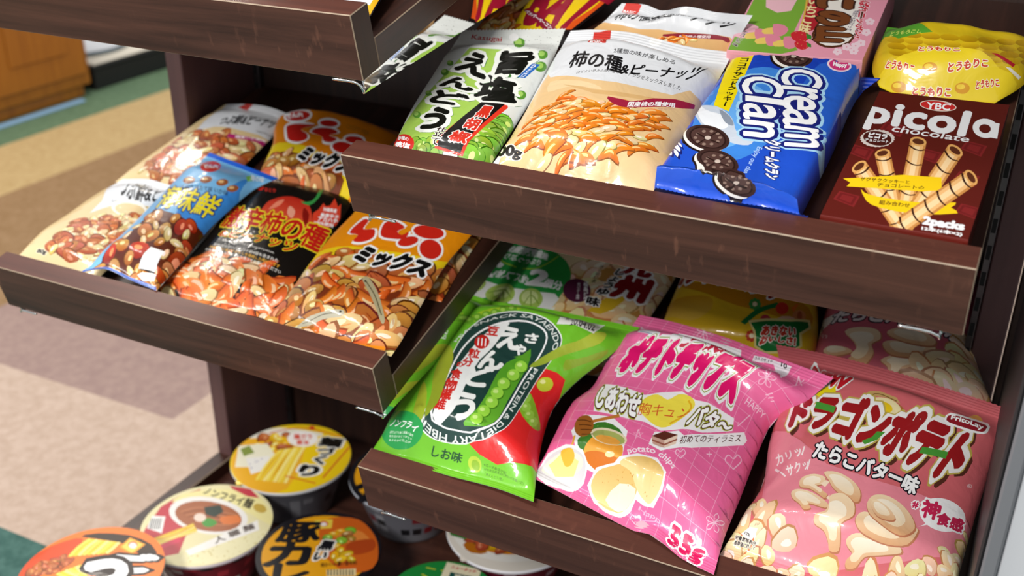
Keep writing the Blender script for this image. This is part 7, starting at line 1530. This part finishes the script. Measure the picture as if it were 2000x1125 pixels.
noodle_bowl('green lidded noodle bowl at the bottom edge beside the curry bowl', [-.009,.145,-.555], .0616, [
 ('poly','c9cf34',[501,512,515,525,529,519,517,507],2),
 ('poly','c9cf34',[518,504,532,517,546,511,534,499],2),
 ('poly','c9cf34',[535,496,549,509,563,503,551,491],2),
 ('poly','c9cf34',[552,487,566,500,580,494,568,482],2),
 ('poly','c9cf34',[569,479,583,492,597,486,585,474],2),
 ('poly','c9cf34',[389,564,403,577,417,571,405,559],2),
 ('poly','c9cf34',[406,558,420,571,434,565,422,553],2),
 ('poly','c9cf34',[423,553,437,566,451,560,439,548],2),
 ('poly','c9cf34',[440,548,454,561,468,555,456,543],2),
 ('poly','c9cf34',[457,542,471,555,485,549,473,537],2),
 ('poly','c9cf34',[461,374,475,387,489,381,477,369],2),
 ('poly','c9cf34',[478,380,492,393,506,387,494,375],2),
 ('poly','c9cf34',[495,386,509,399,523,393,511,381],2),
 ('poly','c9cf34',[512,392,526,405,540,399,528,387],2),
 ('poly','c9cf34',[529,398,543,411,557,405,545,393],2),
 ('poly','c9cf34',[531,595,545,608,559,602,547,590],2),
 ('poly','c9cf34',[548,597,562,610,576,604,564,592],2),
 ('poly','c9cf34',[565,599,579,612,593,606,581,594],2),
 ('poly','c9cf34',[582,600,596,613,610,607,598,595],2),
 ('poly','c9cf34',[599,602,613,615,627,609,615,597],2),
 ('poly','c9cf34',[306,486,320,499,334,493,322,481],2),
 ('poly','c9cf34',[323,478,337,491,351,485,339,473],2),
 ('poly','c9cf34',[340,470,354,483,368,477,356,465],2),
 ('poly','c9cf34',[357,461,371,474,385,468,373,456],2),
 ('poly','c9cf34',[374,453,388,466,402,460,390,448],2),
 ('poly','c9cf34',[589,411,603,424,617,418,605,406],2),
 ('poly','c9cf34',[606,409,620,422,634,416,622,404],2),
 ('poly','c9cf34',[623,408,637,421,651,415,639,403],2),
 ('poly','c9cf34',[640,407,654,420,668,414,656,402],2),
 ('poly','c9cf34',[657,405,671,418,685,412,673,400],2),
 ('poly','c9cf34',[405,668,419,681,433,675,421,663],2),
 ('poly','c9cf34',[422,667,436,680,450,674,438,662],2),
 ('poly','c9cf34',[439,667,453,680,467,674,455,662],2),
 ('poly','c9cf34',[456,666,470,679,484,673,472,661],2),
 ('poly','c9cf34',[473,666,487,679,501,673,489,661],2),
 ('poly','c9cf34',[364,340,378,353,392,347,380,335],2),
 ('poly','c9cf34',[381,333,395,346,409,340,397,328],2),
 ('poly','c9cf34',[398,326,412,339,426,333,414,321],2),
 ('poly','c9cf34',[415,319,429,332,443,326,431,314],2),
 ('poly','c9cf34',[432,313,446,326,460,320,448,308],2),
 ('poly','c9cf34',[642,556,656,569,670,563,658,551],2),
 ('poly','c9cf34',[659,560,673,573,687,567,675,555],2),
 ('poly','c9cf34',[676,565,690,578,704,572,692,560],2),
 ('poly','c9cf34',[693,570,707,583,721,577,709,565],2),
 ('poly','c9cf34',[710,575,724,588,738,582,726,570],2),
 ('poly','c9cf34',[253,593,267,606,281,600,269,588],2),
 ('poly','c9cf34',[270,585,284,598,298,592,286,580],2),
 ('poly','c9cf34',[287,577,301,590,315,584,303,572],2),
 ('poly','c9cf34',[304,569,318,582,332,576,320,564],2),
 ('poly','c9cf34',[321,561,335,574,349,568,337,556],2),
 ('poly','c9cf34',[547,296,561,309,575,303,563,291],2),
 ('poly','c9cf34',[564,294,578,307,592,301,580,289],2),
 ('poly','c9cf34',[581,291,595,304,609,298,597,286],2),
 ('poly','c9cf34',[598,289,612,302,626,296,614,284],2),
 ('poly','c9cf34',[615,287,629,300,643,294,631,282],2),
 ('poly','c9cf34',[522,720,536,733,550,727,538,715],2),
 ('poly','c9cf34',[539,720,553,733,567,727,555,715],2),
 ('poly','c9cf34',[556,721,570,734,584,728,572,716],2),
 ('poly','c9cf34',[573,721,587,734,601,728,589,716],2),
 ('poly','c9cf34',[590,721,604,734,618,728,606,716],2),
 ('poly','c9cf34',[239,375,253,388,267,382,255,370],2),
 ('poly','c9cf34',[256,373,270,386,284,380,272,368],2),
 ('poly','c9cf34',[273,372,287,385,301,379,289,367],2),
 ('poly','c9cf34',[290,371,304,384,318,378,306,366],2),
 ('poly','c9cf34',[307,369,321,382,335,376,323,364],2),
 ('poly','c9cf34',[701,437,715,450,729,444,717,432],2),
 ('poly','c9cf34',[718,439,732,452,746,446,734,434],2),
 ('poly','c9cf34',[735,441,749,454,763,448,751,436],2),
 ('poly','c9cf34',[752,443,766,456,780,450,768,438],2),
 ('poly','c9cf34',[769,444,783,457,797,451,785,439],2),
 ('poly','c9cf34',[299,702,313,715,327,709,315,697],2),
 ('poly','c9cf34',[316,707,330,720,344,714,332,702],2),
 ('poly','c9cf34',[333,712,347,725,361,719,349,707],2),
 ('poly','c9cf34',[350,717,364,730,378,724,366,712],2),
 ('poly','c9cf34',[367,722,381,735,395,729,383,717],2),
 ('poly','c9cf34',[416,205,430,218,444,212,432,200],2),
 ('poly','c9cf34',[433,215,447,228,461,222,449,210],2),
 ('poly','c9cf34',[450,224,464,237,478,231,466,219],2),
 ('poly','c9cf34',[467,233,481,246,495,240,483,228],2),
 ('poly','c9cf34',[484,242,498,255,512,249,500,237],2),
 ('poly','c9cf34',[667,687,681,700,695,694,683,682],2),
 ('poly','c9cf34',[684,682,698,695,712,689,700,677],2),
 ('poly','c9cf34',[701,678,715,691,729,685,717,673],2),
 ('poly','c9cf34',[718,673,732,686,746,680,734,668],2),
 ('poly','c9cf34',[735,669,749,682,763,676,751,664],2),
 ('poly','c9cf34',[161,501,175,514,189,508,177,496],2),
 ('poly','c9cf34',[178,504,192,517,206,511,194,499],2),
 ('poly','c9cf34',[195,507,209,520,223,514,211,502],2),
 ('poly','c9cf34',[212,510,226,523,240,517,228,505],2),
 ('poly','c9cf34',[229,513,243,526,257,520,245,508],2),
 ('poly','c9cf34',[664,277,678,290,692,284,680,272],2),
 ('poly','c9cf34',[681,281,695,294,709,288,697,276],2),
 ('poly','c9cf34',[698,285,712,298,726,292,714,280],2),
 ('poly','c9cf34',[715,289,729,302,743,296,731,284],2),
 ('poly','c9cf34',[732,293,746,306,760,300,748,288],2),
 ('poly','c9cf34',[437,811,451,824,465,818,453,806],2),
 ('poly','c9cf34',[454,807,468,820,482,814,470,802],2),
 ('poly','c9cf34',[471,802,485,815,499,809,487,797],2),
 ('poly','c9cf34',[488,798,502,811,516,805,504,793],2),
 ('poly','c9cf34',[505,794,519,807,533,801,521,789],2),
 ('poly','c9cf34',[250,274,264,287,278,281,266,269],2),
 ('poly','c9cf34',[267,264,281,277,295,271,283,259],2),
 ('poly','c9cf34',[284,254,298,267,312,261,300,249],2),
 ('poly','c9cf34',[301,243,315,256,329,250,317,238],2),
 ('poly','c9cf34',[318,233,332,246,346,240,334,228],2),
 ('poly','c9cf34',[771,519,785,532,799,526,787,514],2),
 ('poly','c9cf34',[788,529,802,542,816,536,804,524],2),
 ('poly','c9cf34',[805,539,819,552,833,546,821,534],2),
 ('poly','c9cf34',[822,548,836,561,850,555,838,543],2),
 ('poly','c9cf34',[839,558,853,571,867,565,855,553],2),
 ('poly','c9cf34',[180,692,194,705,208,699,196,687],2),
 ('poly','c9cf34',[197,688,211,701,225,695,213,683],2),
 ('poly','c9cf34',[214,684,228,697,242,691,230,679],2),
 ('poly','c9cf34',[231,680,245,693,259,687,247,675],2),
 ('poly','c9cf34',[248,676,262,689,276,683,264,671],2),
 ('poly','c9cf34',[526,174,540,187,554,181,542,169],2),
 ('poly','c9cf34',[543,170,557,183,571,177,559,165],2),
 ('poly','c9cf34',[560,167,574,180,588,174,576,162],2),
 ('poly','c9cf34',[577,163,591,176,605,170,593,158],2),
 ('poly','c9cf34',[594,159,608,172,622,166,610,154],2),
 ('poly','c9cf34',[622,778,636,791,650,785,638,773],2),
 ('poly','c9cf34',[639,786,653,799,667,793,655,781],2),
 ('poly','c9cf34',[656,794,670,807,684,801,672,789],2),
 ('poly','c9cf34',[673,802,687,815,701,809,689,797],2),
 ('poly','c9cf34',[690,810,704,823,718,817,706,805],2),
 ('poly','c9cf34',[117,385,131,398,145,392,133,380],2),
 ('poly','c9cf34',[134,387,148,400,162,394,150,382],2),
 ('poly','c9cf34',[151,388,165,401,179,395,167,383],2),
 ('poly','c9cf34',[168,390,182,403,196,397,184,385],2),
 ('poly','c9cf34',[185,392,199,405,213,399,201,387],2),
 ('poly','c9cf34',[777,347,791,360,805,354,793,342],2),
 ('poly','c9cf34',[794,346,808,359,822,353,810,341],2),
 ('poly','c9cf34',[811,346,825,359,839,353,827,341],2),
 ('poly','c9cf34',[828,345,842,358,856,352,844,340],2),
 ('poly','c9cf34',[845,344,859,357,873,351,861,339],2),
 ('poly','c9cf34',[310,821,324,834,338,828,326,816],2),
 ('poly','c9cf34',[327,826,341,839,355,833,343,821],2),
 ('poly','c9cf34',[344,832,358,845,372,839,360,827],2),
 ('poly','c9cf34',[361,837,375,850,389,844,377,832],2),
 ('poly','c9cf34',[378,843,392,856,406,850,394,838],2),
 ('poly','c9cf34',[326,165,340,178,354,172,342,160],2),
 ('poly','c9cf34',[343,155,357,168,371,162,359,150],2),
 ('poly','c9cf34',[360,146,374,159,388,153,376,141],2),
 ('poly','c9cf34',[377,136,391,149,405,143,393,131],2),
 ('poly','c9cf34',[394,127,408,140,422,134,410,122],2),
 ('poly','c9cf34',[786,663,800,676,814,670,802,658],2),
 ('poly','c9cf34',[803,667,817,680,831,674,819,662],2),
 ('poly','c9cf34',[820,672,834,685,848,679,836,667],2),
 ('poly','c9cf34',[837,676,851,689,865,683,853,671],2),
 ('poly','c9cf34',[854,680,868,693,882,687,870,675],2),
 ('poly','c9cf34',[80,598,94,611,108,605,96,593],2),
 ('poly','c9cf34',[97,596,111,609,125,603,113,591],2),
 ('poly','c9cf34',[114,593,128,606,142,600,130,588],2),
 ('poly','c9cf34',[131,590,145,603,159,597,147,585],2),
 ('poly','c9cf34',[148,588,162,601,176,595,164,583],2),
 ('poly','c9cf34',[663,184,677,197,691,191,679,179],2),
 ('poly','c9cf34',[680,176,694,189,708,183,696,171],2),
 ('poly','c9cf34',[697,167,711,180,725,174,713,162],2),
 ('poly','c9cf34',[714,159,728,172,742,166,730,154],2),
 ('poly','c9cf34',[731,151,745,164,759,158,747,146],2),
 ('poly','c9cf34',[518,880,532,893,546,887,534,875],2),
 ('poly','c9cf34',[535,883,549,896,563,890,551,878],2),
 ('poly','c9cf34',[552,886,566,899,580,893,568,881],2),
 ('poly','c9cf34',[569,890,583,903,597,897,585,885],2),
 ('poly','c9cf34',[586,893,600,906,614,900,602,888],2),
 ('poly','c9cf34',[133,231,147,244,161,238,149,226],2),
 ('poly','c9cf34',[150,240,164,253,178,247,166,235],2),
 ('poly','c9cf34',[167,249,181,262,195,256,183,244],2),
 ('poly','c9cf34',[184,257,198,270,212,264,200,252],2),
 ('poly','c9cf34',[201,266,215,279,229,273,217,261],2),
 ('poly','c9cf34',[859,474,873,487,887,481,875,469],2),
 ('poly','c9cf34',[876,468,890,481,904,475,892,463],2),
 ('poly','c9cf34',[893,462,907,475,921,469,909,457],2),
 ('poly','c9cf34',[910,456,924,469,938,463,926,451],2),
 ('poly','c9cf34',[927,450,941,463,955,457,943,445],2),
 ('poly','c9cf34',[170,794,184,807,198,801,186,789],2),
 ('poly','c9cf34',[187,797,201,810,215,804,203,792],2),
 ('poly','c9cf34',[204,799,218,812,232,806,220,794],2),
 ('poly','c9cf34',[221,802,235,815,249,809,237,797],2),
 ('poly','c9cf34',[238,805,252,818,266,812,254,800],2),
 ('poly','c9cf34',[454,83,468,96,482,90,470,78],2),
 ('poly','c9cf34',[471,79,485,92,499,86,487,74],2),
 ('poly','c9cf34',[488,75,502,88,516,82,504,70],2),
 ('poly','c9cf34',[505,71,519,84,533,78,521,66],2),
 ('poly','c9cf34',[522,67,536,80,550,74,538,62],2),
 ('poly','c9cf34',[737,802,751,815,765,809,753,797],2),
 ('poly','c9cf34',[754,806,768,819,782,813,770,801],2),
 ('poly','c9cf34',[771,811,785,824,799,818,787,806],2),
 ('poly','c9cf34',[788,816,802,829,816,823,804,811],2),
 ('poly','c9cf34',[805,821,819,834,833,828,821,816],2),
 ('poly','c9cf34',[22,446,36,459,50,453,38,441],2),
 ('poly','c9cf34',[39,451,53,464,67,458,55,446],2),
 ('poly','c9cf34',[56,455,70,468,84,462,72,450],2),
 ('poly','c9cf34',[73,460,87,473,101,467,89,455],2),
 ('poly','c9cf34',[90,464,104,477,118,471,106,459],2),
 ('poly','c9cf34',[800,243,814,256,828,250,816,238],2),
 ('poly','c9cf34',[817,237,831,250,845,244,833,232],2),
 ('poly','c9cf34',[834,232,848,245,862,239,850,227],2),
 ('poly','c9cf34',[851,226,865,239,879,233,867,221],2),
 ('poly','c9cf34',[868,220,882,233,896,227,884,215],2),
 ('poly','ece2c0',[307,952,641,1002,729,689,376,660],0),
 ('text','ニュータッチ',[379,893,614,934,371,936,608,974],'c83a3a',.05,(),'h'),
 ('poly','1c5048',[402,842,635,883,683,696,456,670],0),
 ('text','凄麺',[492,719,630,736,457,839,597,856],'e8e0c8',.05,(),'h')], '1f8a3c', 'e4e0d8', marks=('2a8a44',), rim='e8e8e8', seed=6)
noodle_bowl('dark red noodle bowl with crumpled white rim beneath the lowest shelf', [.006,.29,-.555], .0785, [
 ('poly','f0ece4',[918,712,943,629,949,541,935,454,903,369,855,291,792,223,717,167,634,124,544,98,453,88,362,95,276,120,199,161,133,218,82,288,49,369,35,457,41,549,68,640,116,726,181,802,262,865,353,912,451,939,551,947,648,934,736,902,813,852,874,788],0),
 ('poly','d8861e',[858,695,878,626,882,553,870,480,841,408,798,342,743,283,677,235,604,198,526,174,447,164,369,169,295,189,229,222,174,269,132,327,105,394,95,467,103,544,128,620,171,691,228,756,298,809,376,849,460,874,546,882,628,873,703,848,768,809,820,757],0),
 ('poly','d0541c',[325,263,400,354,597,269,489,214],3),
 ('poly','b86a14',[263,152,309,228,470,153,362,98],2),
 ('pile',['flake','corn'],[262,448,613,626,785,443,564,201,307,200],26,10.81,6),
 ('poly','3c7a34',[86,249,273,263,249,211,130,204],0)], 'e8e0d4', '7a1c34', marks=('9a3a50','c8a8b0'), rim='f0f0f4', seed=7)
# ---------------- the rest of the shop ----------------
ORANGE = wood('honey coloured wood', '9a5a10', 'b06c18', 'c27f26', .3, .4, axis=2)
BLACKP = plain('black plinth', '121212', .6)
WHITEP = plain('white enamel', 'dfe3e8', .35)
GREYB = plain('grey band', '56646c', .4)
cb = thing('wooden_cabinet', 'honey coloured wooden cabinet far behind the shelving at upper left', 'cabinet', (-2.6, 1.2, -.74))
def cpart(name, a, b, mat, bev=.004): o = bevbox(name, a, b, mat, cb, bev); o.matrix_parent_inverse = Matrix.Translation((2.6, -1.2, .74)); return o
cpart('carcass', (-2.85, .35, -.70), (-2.375, 1.9114, .2), ORANGE); cpart('plinth', (-2.85, .37, -.74), (-2.39, 1.89, -.70), ORANGE)
for k in range(4):
    y = .40+.375*k
    d = cpart('door', (-2.375, y, -.66), (-2.3635, y+.365, .16), ORANGE)
    p2 = bevbox('door_panel', (-2.3635, y+.07, -.58), (-2.359, y+.295, .09), ORANGE, None, .003); p2.parent = d
pl = thing('display_plinth', 'low black display plinth with white top on the green carpet beyond the wooden cabinet', 'plinth', (-2.7, 2.5, -.74))
def ppart(name, a, b, mat): o = bevbox(name, a, b, mat, pl, .003); o.matrix_parent_inverse = Matrix.Translation((2.7, -2.5, .74))
ppart('base', (-3.3, 1.955, -.74), (-2.405, 3.2, -.672), BLACKP); ppart('edge_band', (-3.3, 1.953, -.672), (-2.403, 3.2, -.658), BLACKP)
ppart('top_board', (-3.29, 1.965, -.658), (-2.412, 3.19, -.652), plain('cream board', 'e4ddcc', .5))
t = thing('round_tray', 'white round tray with grey rim lying on the low plinth', 'tray', (-2.66, 2.12, -.652))
V, F = lathe([(.0, .006), (.15, .006), (.165, .008)], 64); obj('tray_base', V, F, WHITEP, t, True)
V, F = lathe([(.165, .0), (.168, .012), (.18, .016), (.184, .01), (.182, .0)], 64); obj('tray_rim', V, F, GREYB, t, True)
tr = bevbox('skirting_strip', (-2.36, .35, -.74), (-2.335, 1.84, -.733), plain('pale blue strip', '8fb4d6', .5), None, .002); tr.name = 'trim_1'; tr['kind'] = 'structure'
# neighbouring display in the right foreground
ALU = plain('grey metal post', '77777b', .4)
nb = thing('display_stand', 'pale display stand with grey metal post at the right edge in the foreground', 'display stand', (.6, .0, -.74))
def npart(name, a, b, mat, bev=.0015): o = bevbox(name, a, b, mat, nb, bev); o.matrix_parent_inverse = Matrix.Translation((-.6, 0, .74)); return o
npart('side_board', (.4875, .0, -.74), (.4905, .30, .12), plain('dark board', '2c2a2c', .5))
npart('metal_post', (.4905, -.004, -.74), (.5, .018, .12), ALU)
npart('front_board', (.5002, .0, -.74), (.95, .02, .12), plain('glossy white board', 'cacace', .15))
